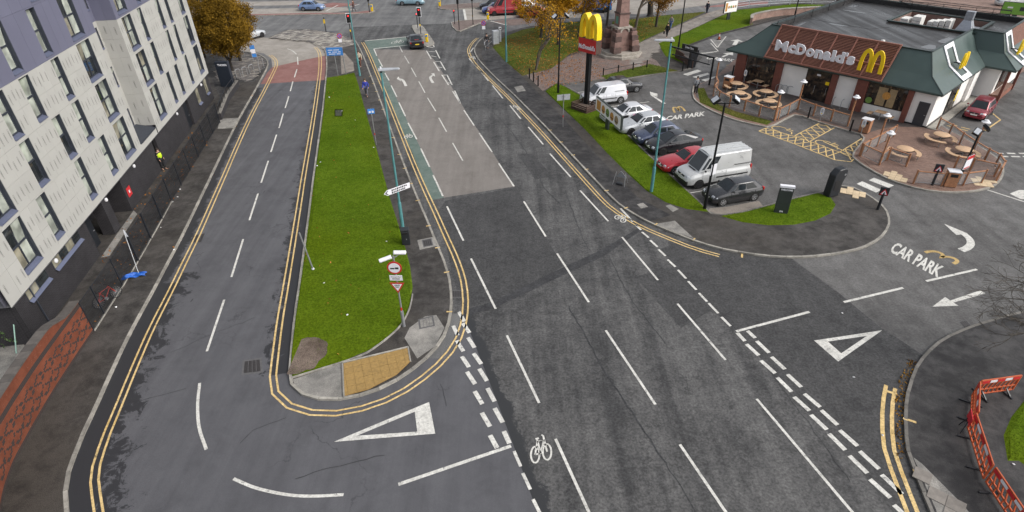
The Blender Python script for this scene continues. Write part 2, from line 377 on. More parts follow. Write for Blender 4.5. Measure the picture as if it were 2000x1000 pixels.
K3 = [(975, 63), (957, 66), (940, 75), (928, 89), (926, 100), (934, 116), (950, 134), (972, 156), (1000, 182), (1034, 216), (1070, 253), (1096, 281), (1121, 308), (1150, 339), (1181, 372), (1203, 394), (1222, 408), (1248, 424), (1276, 438), (1315, 454), (1356, 470), (1402, 484), (1450, 493), (1500, 500), (1560, 502), (1620, 497), (1678, 486), (1716, 468), (1735, 447), (1739, 430), (1734, 412), (1720, 396), (1692, 377), (1665, 364), (1638, 361)]
K4 = [(1860, 1100), (1818, 1000), (1800, 957), (1785, 920), (1772, 885), (1767, 850), (1766, 800), (1773, 755), (1792, 708), (1832, 666), (1882, 641), (1940, 622), (2010, 604), (2120, 580)]
k1, P1 = kerb(K1, 1); k1.name = 'kerb_left_pavement'
k2, P2 = kerb(K2, 1); k2.name = 'kerb_island'
k3, P3 = kerb(K3, 1); k3.name = 'kerb_right_pavement'
k4, P4 = kerb(K4, -1, m='kerb_dark'); k4.name = 'kerb_corner'
KPAT = [(1356, 168), (1355, 188), (1368, 202), (1400, 219), (1440, 234), (1475, 242), (1499, 247), (1520, 238), (1553, 222), (1580, 230), (1610, 240), (1650, 252), (1690, 264), (1682, 282), (1666, 303), (1680, 316), (1705, 332), (1745, 352), (1795, 367), (1850, 374), (1905, 371), (1943, 359), (1957, 339), (1954, 318), (1932, 298), (1880, 268), (1835, 243), (1850, 230), (1905, 192), (1965, 158)]
kp, PP = kerb(KPAT, -1, n=2, m='kerb'); kp.name = 'kerb_patio'
KCP = [(1638, 362), (1605, 373), (1545, 387), (1490, 402), (1440, 415), (1400, 419), (1384, 411), (1366, 392), (1335, 364), (1300, 331), (1262, 296), (1228, 263), (1190, 226), (1152, 194), (1110, 170), (1099, 165), (1140, 158), (1180, 156), (1215, 155), (1270, 146), (1325, 139), (1352, 132)]
kc, PC = kerb(KCP, 1, h=.105, n=2, m='kerb_dark'); kc.name = 'kerb_car_park'
KIS = [(806, 52), (812, 48), (823, 50), (832, 62), (842, 76), (847, 86), (838, 89), (826, 87), (818, 72)]
ki, PI = kerb(KIS, 1, closed=True, n=2); ki.name = 'kerb_refuge'
KFI = [(881, 43), (892, 60), (900, 60), (920, 52), (945, 42), (955, 38), (930, 38)]
kf, PF = kerb(KFI, 1, closed=True, n=2); kf.name = 'kerb_traffic_island'
KFJ = [(855, 15), (862, 10), (900, 7), (960, 4), (960, 10), (940, 14), (900, 17), (870, 18)]
kj, PJ = kerb(KFJ, -1, closed=True, n=2); kj.name = 'kerb_far_island'
KFM = [(380, 31), (500, 30), (600, 28), (680, 27), (720, 25), (733, 21), (728, 19), (690, 24), (600, 25), (500, 27), (380, 28)]
km, PM = kerb(KFM, 1, closed=True, n=1); km.name = 'kerb_median'
# ------------------------------------------------------------------ raised surfaces
ZP = .1
pav_left = sheet('pavement_left', P1 + GP([(430, 66), (250, 60), (60, 300), (-300, 700), (-500, 1100), (60, 1300)], ZP), ZP, 'pavement_dark')
island = sheet('pavement_island', P2 + GP([(655, 64), (600, 57), (560, 58), (525, 73), (560, 75)], ZP), ZP, 'pavement_dark')
pav_right = sheet('pavement_right', P3 + PC[1:] + GP([(1362, 122), (1372, 112), (1330, 96), (1400, 68), (1470, 50), (1530, 34), (1700, -2), (1560, 2), (1445, 18), (1375, 24), (1300, 29), (1180, 38), (1100, 43), (1030, 52), (990, 62)], ZP), ZP, 'pavement_dark')
pav_corner = sheet('pavement_corner', P4 + GP([(2400, 560), (2400, 1200), (1950, 1300)], ZP), ZP, 'pavement_black')
patio = sheet('patio', PP + GP([(2150, 60), (2000, -20), (1650, -10), (1430, 120), (1395, 152)], ZP), ZP, 'patio')
for P, m in ((PI, 'concrete'), (PF, 'plaza'), (PJ, 'plaza'), (PM, 'red_lane')): sheet('traffic_island', P[:-1], ZP, m)
Z2 = ZP+.004
sheet('grey_paving', [(1355, 170), (1360, 190), (1400, 216), (1475, 238), (1500, 243), (1553, 219), (1610, 237), (1690, 261), (1720, 252), (1745, 247), (1810, 249), (1600, 170), (1450, 130), (1400, 150)], Z2, 'patio_dark', patio)
# right pavement subdivisions
sheet('path', [(1217, 148), (1260, 128), (1275, 118), (1262, 102), (1290, 84), (1340, 62), (1400, 34), (1432, 20), (1412, 16), (1380, 26), (1320, 52), (1262, 78), (1232, 92), (1190, 118)], Z2, 'path_stone', pav_right)
plaza = sheet('brick_plaza', [(1060, 178), (1085, 163), (1100, 163), (1182, 153), (1290, 128), (1282, 118), (1235, 95), (1190, 88), (1160, 92), (1140, 100), (1110, 110), (1090, 125), (1075, 135), (1046, 142), (1028, 146)], Z2+.003, 'plaza', pav_right)
sheet('old_footway', [(990, 172), (1030, 212), (1090, 274), (1140, 326), (1180, 370), (1215, 401), (1270, 432), (1310, 420), (1245, 385), (1200, 340), (1150, 285), (1080, 210), (1020, 150), (985, 120), (960, 95), (945, 92), (940, 105), (955, 135)], Z2, 'pavement_black', pav_right)
sheet('concrete_patch', [(1281, 437), (1318, 431), (1356, 466), (1310, 450)], Z2+.004, 'concrete', pav_right)
sheet('concrete_patch', [(1300, 402), (1309, 399), (1326, 408), (1314, 414)], Z2+.004, 'concrete', pav_right)
sheet('concrete_patch', [(1244, 399), (1256, 396), (1266, 404), (1252, 407)], Z2+.004, 'concrete', pav_right)
sheet('concrete_patch', [(1004, 170), (1020, 167), (1027, 177), (1011, 180)], Z2+.004, 'concrete', pav_right)
sheet('brick_strip', [(1384, 411), (1400, 419), (1440, 415), (1490, 402), (1482, 392), (1420, 404), (1386, 407)], ZP-.088, 'path_stone', car_park)
# island subdivisions
sheet('concrete_patch', [(572, 741), (668, 709), (671, 776), (640, 779), (600, 772), (577, 757)], Z2, 'concrete', island)
sheet('concrete_patch', [(800, 640), (830, 618), (852, 615), (868, 640), (850, 676), (815, 700), (800, 676), (790, 660)], Z2, 'concrete', island)
sheet('concrete_patch', [(665, 104), (673, 103), (690, 122), (692, 138), (667, 145)], Z2, 'path_stone', island)
for px in ([(815, 469), (850, 462), (854, 480), (820, 488)],): sheet('concrete_patch', px, Z2, 'concrete', island)
# corner
sheet('concrete_patch', [(1784, 893), (1800, 905), (1880, 985), (1960, 1080), (1900, 1100), (1830, 1000)], Z2, 'concrete', pav_corner)
# far pale paving of the forecourt at the left
sheet('forecourt', [(405, 140), (430, 105), (465, 101), (505, 108), (520, 118), (515, 138), (495, 160), (470, 160), (440, 175), (430, 190)], Z2, 'pavement_black', pav_left)
sheet('yard', [(375, 251), (318, 331), (261, 411), (197, 503), (143, 581), (170, 610), (186, 640), (240, 568), (300, 478), (350, 398), (428, 248)], Z2, 'pavement_dark', pav_left)
sheet('concrete_patch', [(261, 411), (230, 455), (197, 503), (214, 500), (268, 418)], Z2+.004, 'concrete', pav_left)
sheet('concrete_patch', [(430, 232), (470, 230), (455, 250), (425, 252)], Z2+.004, 'concrete', pav_left)
sheet('concrete_patch', [(-40, 800), (60, 690), (20, 640), (-100, 690)], Z2+.004, 'concrete', pav_left)
# ------------------------------------------------------------------ paving slabs one can tell apart
def slabs(name, parent, px, ang, sx, sy, z, h, m, gap=.012, jit=.0, stuff=False, rows_offset=.5, mats=None):
    poly = [p.xy for p in GP(px, z)]; ca, sa = math.cos(ang), math.sin(ang)
    q = [(p[0]*ca+p[1]*sa, -p[0]*sa+p[1]*ca) for p in poly]
    x0, x1 = min(a for a, _ in q), max(a for a, _ in q); y0, y1 = min(b_ for _, b_ in q), max(b_ for _, b_ in q)
    def inside(x, y):
        c = False; n = len(q)
        for i in range(n):
            (xa, ya), (xb, yb) = q[i], q[(i+1) % n]
            if (ya > y) != (yb > y) and x < (xb-xa)*(y-ya)/(yb-ya)+xa: c = not c
        return c
    mbs = [MB() for _ in (mats or [m])]; proto = {}
    j = 0; y = y0
    while y < y1:
        x = x0-(sx*rows_offset if j % 2 else 0)
        while x < x1:
            cx, cy = x+sx/2, y+sy/2
            if inside(cx, cy):
                dz = random.uniform(-jit, jit); k = random.randrange(len(mbs))
                wx, wy = cx*ca-cy*sa, cx*sa+cy*ca
                if stuff: mbs[k].box((wx, wy, z+dz), (sx-gap, sy-gap, h), ang)
                else:
                    mm = (mats or [m])[k]
                    if mm not in proto:
                        o = obj(name, MB().box((0, 0, 0), (sx-gap, sy-gap, h)), mm, parent, bevel=0); proto[mm] = o.data
                    else: o = bpy.data.objects.new(name, proto[mm]); COL.objects.link(o); o.parent = parent
                    o.location = (wx, wy, z+dz); o.rotation_euler = (0, 0, ang)
            x += sx
        y += sy; j += 1
    if stuff:
        for b_, mm in zip(mbs, mats or [m]):
            if b_.v: obj(name, b_, mm, parent, kind='stuff')
mat('tile_buff', (.30, .19, .062), .85, var=.25, scale=7, bmp=.3, rnd=.06)
mat('tile_cream', (.55, .43, .28), .85, var=.2, scale=7, bmp=.3, rnd=.1)
mat('setts_a', (.22, .20, .175), .8, var=.3, scale=3); mat('setts_b', (.12, .11, .105), .8, var=.3, scale=3); mat('setts_c', (.32, .30, .265), .8, var=.3, scale=3)
mat('slab', (.21, .19, .17), .85, var=.3, scale=3, rnd=.15)
mat('paver_red', (.185, .115, .09), .8, var=.35, scale=4)
sheet('tactile_bed', [(669, 710), (797, 679), (802, 706), (775, 732), (720, 761), (672, 774)], Z2+.03, 'tactile', island)
a_t = math.atan2((G(797, 678, ZP)-G(668, 709, ZP)).y, (G(797, 678, ZP)-G(668, 709, ZP)).x)
tp_ = [p.xy for p in GP([(671, 711), (796, 680.5), (801.5, 706), (774, 731.5), (720, 760), (673.5, 773)], Z2)]
def clip(poly, conv):
    ar = sum(conv[i][0]*conv[(i+1) % len(conv)][1]-conv[(i+1) % len(conv)][0]*conv[i][1] for i in range(len(conv))); sg = 1 if ar > 0 else -1
    for i in range(len(conv)):
        a_, b_ = Vector(conv[i]), Vector(conv[(i+1) % len(conv)]); e = b_-a_; out = []
        f = lambda p: sg*(e.x*(p.y-a_.y)-e.y*(p.x-a_.x))
        for k in range(len(poly)):
            p, q = poly[k], poly[(k+1) % len(poly)]; fp, fq = f(p), f(q)
            if fp >= 0: out.append(p)
            if fp*fq < 0: out.append(p.lerp(q, fp/(fp-fq)))
        poly = out
        if len(poly) < 3: return []
    return poly
_o = Vector(tp_[0]); _x = Vector((math.cos(a_t), math.sin(a_t))); _y = Vector((-_x.y, _x.x))
for i in range(-2, 14):
    for j in range(-10, 4):
        q = clip([_o+_x*(i*.4+dx)+_y*(j*.4+dy) for dx, dy in ((.006, .006), (.394, .006), (.394, .394), (.006, .394))], tp_)
        if q and abs(sum(q[k].x*q[(k+1) % len(q)].y-q[(k+1) % len(q)].x*q[k].y for k in range(len(q)))) > .01: obj('tactile_tile', MB().prism([(p.x, p.y) for p in q], Z2-.02, Z2+.05+random.uniform(-.003, .003)), 'tile_buff', island)
for a_, b_ in (((669, 709), (797, 678)), ((669, 709), (672, 776)), ((797, 678), (802, 706))):
    obj('edging_stone', MB().bar(G(*a_, Z2+.02), G(*b_, Z2+.02), .07, .1), 'kerb', island)
edge = GP([(806, 575), (800, 603), (784, 634), (760, 658), (728, 682), (707, 694), (668, 708), (610, 726), (571, 738)], Z2+.02, 3)
for a_, b_ in zip(edge, edge[1:]): obj('edging_stone', MB().bar(a_, b_, .06, .12), 'kerb', island)
slabs('tactile_tile', pav_right, [(1642, 368), (1660, 364), (1690, 380), (1684, 384), (1665, 386), (1645, 374)], R(-30), .4, .4, Z2+.01, .05, 'tile_cream', .014, .003, rows_offset=0)
slabs('tactile_tile', patio, [(1726, 338), (1744, 334), (1772, 348), (1768, 357), (1740, 349)], R(-38), .4, .4, Z2+.01, .05, 'tile_cream', .014, .003, rows_offset=0)
slabs('tactile_tile', patio, [(1896, 350), (1905, 345), (1945, 355), (1935, 364), (1905, 362)], R(-20), .4, .4, Z2+.01, .05, 'tile_cream', .014, .003, rows_offset=0)
slabs('paving_setts', island, [(524, 74), (560, 59), (600, 58), (653, 65), (688, 76), (694, 86), (650, 98), (640, 103), (625, 90), (603, 81), (560, 77)], R(35), .62, .3, Z2, .04, None, .02, .012, True, mats=['setts_a', 'setts_b', 'setts_c'])
slabs('paving_setts', pav_left, [(418, 130), (440, 108), (480, 104), (508, 112), (518, 122), (505, 145), (485, 160), (455, 152), (430, 160)], R(35), .62, .3, Z2+.01, .04, None, .02, .012, True, mats=['setts_a', 'setts_b', 'setts_b'])
slabs('paving_slab', pav_right, [(1240, 135), (1270, 112), (1300, 82), (1420, 20), (1400, 24), (1270, 76), (1235, 95), (1225, 110)], R(20), .9, .6, Z2+.01, .03, 'slab', .02, .004, rows_offset=.5)
slabs('brick_pavers', pav_right, [(1066, 174), (1085, 163), (1100, 163), (1182, 153), (1285, 128), (1270, 116), (1235, 97), (1190, 90), (1160, 94), (1112, 112), (1078, 138), (1032, 147)], R(28), .42, .21, Z2+.006, .03, None, .014, .002, True, mats=['plaza', 'plaza', 'paver_red'])
slabs('brick_pavers', patio, [(1694, 288), (1735, 250), (1808, 251), (1880, 270), (1930, 300), (1954, 322), (1952, 340), (1935, 357), (1900, 368), (1850, 371), (1795, 363), (1745, 348), (1700, 326), (1672, 304)], R(-48), .24, .12, Z2+.006, .03, None, .009, .001, True, mats=['patio', 'patio', 'paver_red'])
slabs('paving_flag', pav_corner, [(1790, 905), (1803, 912), (1880, 990), (1930, 1050), (1880, 1060), (1832, 998)], R(-42), .6, .6, Z2+.01, .03, 'slab', .016, .003, rows_offset=0)
# ------------------------------------------------------------------ damp, ragged dark margins along the kerbs
def edge_attr(o, vals):
    a = o.data.attributes.new('edge', 'FLOAT', 'POINT'); a.data.foreach_set('value', vals)
def fringe(P, off0, off1, z, m, parent, name='damp_margin'):
    P = [Vector(p) for p in P]; v = []; val = []; cols = 5
    for i, p in enumerate(P):
        d = P[min(i+1, len(P)-1)]-P[max(i-1, 0)]; d.z = 0; d.normalize(); n = Vector((-d.y, d.x, 0))
        for k in range(cols):
            t = k/(cols-1); q = p+n*(off0+(off1-off0)*t); v.append((q.x, q.y, z)); val.append(t)
    f = []
    for i in range(len(P)-1):
        for k in range(cols-1):
            a_ = i*cols+k; q = (a_, a_+cols, a_+cols+1, a_+1); f.append(q if off1 < off0 else q[::-1])
    mb = MB(); mb.v = v; mb.f = f; o = obj(name, mb, m, parent); edge_attr(o, val); return o
def fringe_mat(name, base, darkc):
    m = MATS[base].copy(); m.name = name; MATS[name] = m; t = m.node_tree
    b_ = next(n for n in t.nodes if n.type == 'BSDF_PRINCIPLED'); src = b_.inputs['Base Color'].links[0].from_socket; rs = b_.inputs['Roughness'].links[0].from_socket
    at = nd(t, 'ShaderNodeAttribute', attribute_name='edge'); co = objco(t, world=True)
    nn = noise(t, 1.1, 7, .78, co, .8)
    mk = ramp(t, math_(t, 'ADD', at.outputs['Fac'], math_(t, 'MULTIPLY', math_(t, 'SUBTRACT', nn, .5), 2.2)), .48, .56, 1, 0)
    t.links.new(mixc(t, mk, src, darkc), b_.inputs['Base Color'])
    r_ = nd(t, 'ShaderNodeMix'); t.links.new(mk, r_.inputs[0]); t.links.new(rs, r_.inputs[2]); r_.inputs[3].default_value = .55; t.links.new(r_.outputs[0], b_.inputs['Roughness'])
fringe_mat('side_damp', 'asphalt_side', (.026, .026, .029))
fringe_mat('main_damp', 'asphalt_main', (.028, .029, .031))
fringe(P1[:22], .0, -3.0, .0075, 'side_damp', side_road)
fringe(P1[20:60], .0, -1.0, .0085, 'side_damp', side_road)
_i = min(range(len(P2)), key=lambda i: (P2[i]-G(563, 735, .1)).length); _j = min(range(len(P2)), key=lambda i: (P2[i]-G(860, 668, .1)).length)
fringe(P2[8:_i+1], .0, -1.9, .0075, 'side_damp', side_road)
fringe(P2[_i+14:_j], .0, -1.3, .0085, 'side_damp', side_road)
fringe(GP([(905, 614), (935, 692), (966, 772), (1000, 862), (1050, 1002), (1120, 1200)], 0, 6), .0, .9, .0082, 'main_damp', main_road)
# ------------------------------------------------------------------ painted markings
ZM = .016
def dash(a, b_, w=.12, m='line_white', parent=main_road, name='lane_dash', z=ZM):
    return obj(name, MB().ribbon([G(*a, z), G(*b_, z)], w), m, parent)
def dashes(L, w=.12, parent=main_road, **k):
    for a in L: dash(a[:2], a[2:], w, parent=parent, **k)
dashes([(581, 111, 582, 126), (580, 135, 575, 151), (572, 159, 567, 178), (564, 188, 557, 211), (553, 222, 545, 250), (540, 263, 529, 297), (524, 314, 510, 357), (504, 378, 487, 430), (475, 467, 452, 541), (438, 585, 404, 686)], .12, side_road)
for px in ([(390, 748), (386, 790), (389, 835), (403, 878)], [(456, 935), (500, 953), (560, 966), (610, 969), (671, 966)], [(561, 95), (571, 99), (579, 106)]):
    obj('lane_dash', MB().ribbon(GP(px, ZM, 5), .13), 'line_white', side_road)
dash((778, 946), (998, 871), .15, parent=side_road, name='approach_line')
gw = [(896, 609, 907, 628), (904, 631, 917, 650), (914, 659, 927, 679), (925, 690, 940, 711), (936, 720, 951, 744), (952, 758, 966, 784), (966, 797, 982, 825), (984, 842, 995, 866),
      (885, 636, 894, 655), (892, 665, 905, 686), (902, 696, 916, 717), (912, 726, 928, 750), (927, 764, 942, 789), (941, 806, 957, 833), (957, 850, 971, 875)]
dashes(gw, .2, side_road, name='give_way_dash')
def tri_mark(o3, i3, parent, z=ZM):
    o3 = GP(o3, z); i3 = GP(i3, z); mb = MB(); mb.v = [tuple(p) for p in o3+i3]
    for k in range(3): mb.f.append((k, (k+1) % 3, 3+(k+1) % 3, 3+k))
    o = obj('give_way_triangle', mb, 'line_white', parent)
    if o.data.polygons[0].normal.z < 0: o.data.flip_normals()
tri_mark([(652, 863), (850, 847), (838, 785)], [(697, 851), (815, 843), (810, 804)], side_road)
tri_mark([(1590, 665), (1637, 706), (1723, 645)], [(1617, 667), (1643, 690), (1693, 656)], main_road)
dashes([(1004, 881, 1017, 911), (1021, 924, 1036, 956), (1041, 975, 1056, 1005)], .13)
L1 = [(873, 403, 905, 470), (920, 505, 968, 603), (990, 655, 1053, 787), (1085, 857, 1165, 1033), (1023, 393, 1066, 462), (1088, 495, 1150, 590), (1183, 645, 1280, 790), (1328, 868, 1440, 1033), (1215, 463, 1285, 547), (1323, 593, 1417, 703), (1478, 779, 1690, 1030),
      (1133, 372, 1188, 432), (1074, 300, 1115, 346), (1032, 248, 1061, 282), (962, 167, 982, 192), (937, 137, 954, 158), (916, 114, 930, 130), (996, 206, 1017, 232), (915, 106, 925, 93),
      (936, 260, 961, 297), (974, 319, 1004, 364), (906, 215, 926, 245)]
dashes(L1, .12)
dashes([(780, 90, 786, 102), (790, 109, 799, 124), (803, 132, 813, 150), (818, 159, 830, 181), (835, 191, 851, 217), (857, 230, 872, 257), (884, 279, 904, 314)], .1)
dashes([(730, 95, 736, 109), (739, 115, 747, 130), (752, 143, 760, 157), (764, 167, 775, 189), (779, 200, 792, 227), (797, 240, 814, 272), (822, 290, 839, 326), (846, 342, 865, 383)], .12, z=ZM+.003)
dashes([(712, 80, 812, 70), (731, 95, 797, 88)], .22, name='stop_line', z=ZM+.003)
dashes([(906, 18, 910, 40)], .35, name='stop_line'); dashes([(958, 41, 990, 49), (683, 14, 702, 8), (636, 22, 660, 10), (645, 16, 678, 15)], .22)
# hatched island taper in the centre of the road
dashes([(825, 87, 827, 91), (829, 90, 846, 93), (846, 87, 848, 92), (833, 99, 842, 115), (851, 98, 859, 114), (836, 100, 850, 101), (842, 109, 852, 111), (847, 121, 858, 139), (860, 120, 870, 137), (850, 120, 860, 120), (855, 131, 864, 132), (863, 146, 876, 166), (873, 146, 883, 166), (865, 147, 873, 146), (872, 161, 882, 163), (884, 178, 899, 202), (888, 177, 899, 201)], .13, name='hatch_line')
dashes([(1212, 407, 1236, 433), (1241, 439, 1252, 449), (1254, 453, 1267, 464), (1270, 469, 1284, 482), (1286, 487, 1300, 500), (1304, 507, 1319, 521), (1324, 527, 1340, 544), (1344, 549, 1360, 566), (1365, 572, 1381, 589), (1384, 592, 1403, 612), (1409, 619, 1427, 637)], .14)
dash((1438, 647), (1581, 609), .15, name='approach_line')
dashes([(1440, 650, 1455, 666), (1458, 672, 1482, 694), (1486, 704, 1514, 729), (1518, 737, 1546, 765), (1551, 775, 1581, 802), (1584, 810, 1615, 839), (1619, 847, 1651, 879), (1659, 890, 1694, 924), (1699, 936, 1739, 972), (1746, 986, 1780, 1018),
        (1460, 646, 1475, 660), (1478, 666, 1502, 689), (1507, 697, 1533, 721), (1538, 731, 1565, 756), (1571, 769, 1602, 795), (1604, 801, 1636, 830), (1640, 840, 1675, 871), (1679, 881, 1717, 916), (1722, 927, 1762, 965)], .2, name='give_way_dash')
dashes([(1648, 590, 1764, 562), (1809, 549, 1908, 526)], .15, car_park)
def flat(px, m='line_white', parent=None, name='painted_arrow', z=ZM): return obj(name, MB().fill(GP(px, z)), m, parent or car_park)
flat([(1821, 599), (1872, 597), (1862, 591), (1925, 573), (1914, 567), (1856, 587), (1846, 580)])
flat([(1844, 437), (1868, 459), (1890, 456)]); obj('painted_arrow', MB().ribbon(GP([(1882, 456), (1893, 466), (1896, 476), (1889, 484), (1877, 489)], ZM+.003, 5), .42), 'line_white', car_park)
flat([(1269, 179), (1284, 183), (1284, 189), (1277, 187), (1301, 202), (1296, 203), (1271, 186)])
flat([(1270, 177), (1283, 182), (1300, 201), (1296, 203), (1276, 186), (1284, 190)]) if False else None
flat([(1432, 88), (1445, 77), (1440, 77.5), (1446, 84), (1437, 83)]) if False else None
def arrow(tip, tail, hw, hl, sw, parent, z=ZM, m='line_white'):
    a, b_ = G(*tip, z), G(*tail, z); d = (b_-a); L = d.length; d.normalize(); n = Vector((-d.y, d.x, 0))
    q = a+d*hl; obj('painted_arrow', MB().fill([a, q+n*hw/2, q+n*sw/2, b_+n*sw/2, b_-n*sw/2, q-n*sw/2, q-n*hw/2]), m, parent)
arrow((1441, 77), (1434, 88), 1.6, .9, .5, car_park); arrow((1432, 102), (1411, 111), 1.3, 1.3, .3, car_park)
def turn_arrow(shaft, head, parent):
    obj('painted_arrow', MB().ribbon(GP(shaft, ZM, 4), .28), 'line_white', parent); obj('painted_arrow', MB().fill(GP(head, ZM+.003)), 'line_white', parent)
turn_arrow([(793, 168), (788, 158), (784, 155), (779, 154)], [(775, 154), (778, 149.5), (784, 159)], main_road)
turn_arrow([(846, 162), (841, 154), (841, 150), (845, 147)], [(842, 144), (850, 150), (848, 143)], main_road)
for px in ([(1334, 145), (1362, 136), (1371, 139), (1343, 148)], [(1352, 150), (1382, 142), (1386, 145), (1361, 153)], [(1369, 156), (1400, 148), (1407, 150), (1378, 159)]): flat(px, name='crossing_bar')
for px in ([(1673, 359), (1684, 354), (1722, 371), (1711, 376)], [(1697, 352), (1707, 347), (1746, 362), (1736, 367)]): flat(px, name='crossing_bar')
def ground_text(s, o, xe, ye, m, parent, bold=.03):
    mb = text_mb(s, 1., 0, bold); o_, x_, y_ = G(*o, ZM), G(*xe, ZM), G(*ye, ZM)
    fit(mb, o_, x_-o_, y_-o_, (0, 0, 1)); return obj('painted_lettering', mb, m, parent)
ground_text('CAR PARK', (1736, 491), (1832, 543), (1751, 472), 'line_white', car_park)
ground_text('CAR PARK', (1300, 236), (1376, 226), (1303, 227), 'line_white', car_park)
ground_text('CAR PARK', (1378, 115), (1431, 121), (1384, 110), 'line_white', car_park)
def arches(o, xe, ye, m, parent, w=.25, z=ZM):
    """two painted arches"""
    o_, x_, y_ = G(*o, z), G(*xe, z), G(*ye, z); X, Y = x_-o_, y_-o_
    pts = []
    for k in range(25):
        t = k/12 if k <= 12 else (k-12)/12; h = 0 if k <= 12 else .5
        th = math.pi*(1-t); pts.append(o_+X*(h+.25+.25*math.cos(th))+Y*(math.sin(th)**.75 if 0 < t < 1 else 0.))
    pts[12] = o_+X*.5+Y*.12
    obj('painted_arches', MB().ribbon(pts, w), m, parent)
arches((1807, 493), (1862, 515), (1822, 488), 'line_faded', car_park, .22); arches((1318, 220), (1338, 217), (1312, 210), 'line_faded', car_park, .2)
# bays, hatching, wheelchair symbols in yellow
AX = R(16.2)
for q in ((1115, 182), (1178, 210), (1219, 270), (1247, 293), (1278, 318), (1310, 345), (1346, 377)):
    a_ = G(*q, ZM); obj('bay_line', MB().ribbon([a_, a_+Vector((math.cos(AX), math.sin(AX), 0))*4.9], .1), 'line_white', car_park)
YL = [(1482, 256, 1496, 250), (1496, 250, 1570, 272), (1482, 256, 1552, 281), (1552, 281, 1630, 312), (1570, 272, 1640, 297), (1552, 265, 1605, 238), (1605, 238, 1634, 247), (1634, 247, 1580, 277), (1640, 297, 1692, 265), (1692, 265, 1710, 281), (1630, 312, 1662, 316), (1662, 316, 1668, 310), (1640, 297, 1668, 310), (1608, 276, 1666, 303)]
dashes(YL, .1, car_park, m='line_yellow', name='bay_line')
for (a0, a1, b0, b1, n) in (((1496, 250), (1570, 272), (1482, 256), (1552, 281), 5), ((1552, 265), (1605, 238), (1580, 277), (1634, 247), 5), ((1570, 272), (1640, 297), (1552, 281), (1630, 312), 5), ((1640, 297), (1692, 265), (1662, 312), (1710, 281), 5)):
    for k in range(n):
        l = lambda p, q, t: (p[0]+(q[0]-p[0])*t, p[1]+(q[1]-p[1])*t)
        t0, t1 = k/n, (k+1)/n
        dash(l(a0, a1, t0), l(b0, b1, t1), .1, 'line_yellow', car_park, 'bay_line', ZM+.002); dash(l(a0, a1, t1), l(b0, b1, t0), .1, 'line_yellow', car_park, 'bay_line', ZM+.004)
for cx, cy in ((1530, 253), (1617, 281)):
    mb = MB(); c = G(cx, cy, ZM); d = Vector((.66, -.75, 0)); n = Vector((.75, .66, 0))
    mb.ribbon([c+d*(-.25+.62*math.cos(th))*1.1+n*(-.1+.55*math.sin(th)) for th in [R(60+i*18) for i in range(14)]], .1)
    mb.ribbon([c+d*.35+n*.65, c+d*.2+n*.1, c+d*.75+n*.0, c+d*1.0-n*.5], .11); mb.ribbon([c+d*.28+n*.35, c+d*.75+n*.3], .1)
    obj('wheelchair_symbol', mb, 'line_yellow', car_park)
dashes([(1852, 242, 1870, 245.5), (1849, 245, 1866, 248.5), (1877, 248, 1895, 252.5), (1873, 251.5, 1891, 255.5), (1902, 254.5, 1918, 259), (1898, 258, 1915, 262)], .14, car_park, m='line_yellow', name='bay_line')
dashes([(1937, 220, 1954, 234), (1954, 234, 1924, 255)], .12, car_park, m='line_yellow', name='bay_line')
for k in range(9):
    x = 1898+k*23; dash((x, 299.0+k*.1), (x+16, 299.5+k*.1), .22, parent=car_park, name='give_way_dash'); dash((x+8, 305+k*.2), (x+25, 305.3+k*.2), .22, parent=car_park, name='give_way_dash')
dash((1929, 371), (2010, 397), .14, parent=car_park); flat([(1972, 378), (1990, 371), (2020, 372), (2020, 388), (1994, 389)], name='painted_block')
dashes([(1388, 84, 1403, 100), (1403, 100, 1360, 105), (1388, 77, 1401, 93), (1418, 71, 1401, 93)], .13, car_park, name='hatch_line')
for k in range(6):
    t = k/6; dash((1389+t*12, 77+t*15), (1415-t*13, 76.5+t*15.5), .12, parent=car_park, name='hatch_line')
dashes([(1355, 107, 1400, 101)], .13, car_park)
dashes([(1418, 128, 1450, 118), (1425, 135, 1440, 131)], .1, car_park, m='line_faded', name='bay_line')
# cycle symbols
def cycle_sym(o, xe, ye, parent=main_road):
    mb = MB(); o_, x_, y_ = G(*o, ZM+.004), G(*xe, ZM+.004), G(*ye, ZM+.004); X, Y = x_-o_, y_-o_; w = .075
    q = lambda u, v: o_+X*u+Y*v
    for cx in (.22, .78): mb.ribbon([q(cx+.2*math.cos(a), .3+.28*math.sin(a)) for a in [2*math.pi*i/16 for i in range(17)]], w)
    for L in ([(.22, .3), (.36, .75), (.68, .75), (.48, .3), (.22, .3)], [(.48, .3), (.36, .82)], [(.28, .85), (.44, .85)], [(.78, .3), (.66, .9), (.58, .95)]): mb.ribbon([q(*p) for p in L], w)
    obj('cycle_symbol', mb, 'line_white', parent)
cycle_sym((1037, 907), (1079, 897), (1034, 852)); cycle_sym((1198, 425), (1218, 436), (1210, 415)); cycle_sym((790, 271), (806, 268), (789, 262)); cycle_sym((763, 86), (788, 84), (767, 78)); cycle_sym((1001, 207), (1014, 216), (1006, 203)); cycle_sym((918, 112), (927, 116), (922, 108))
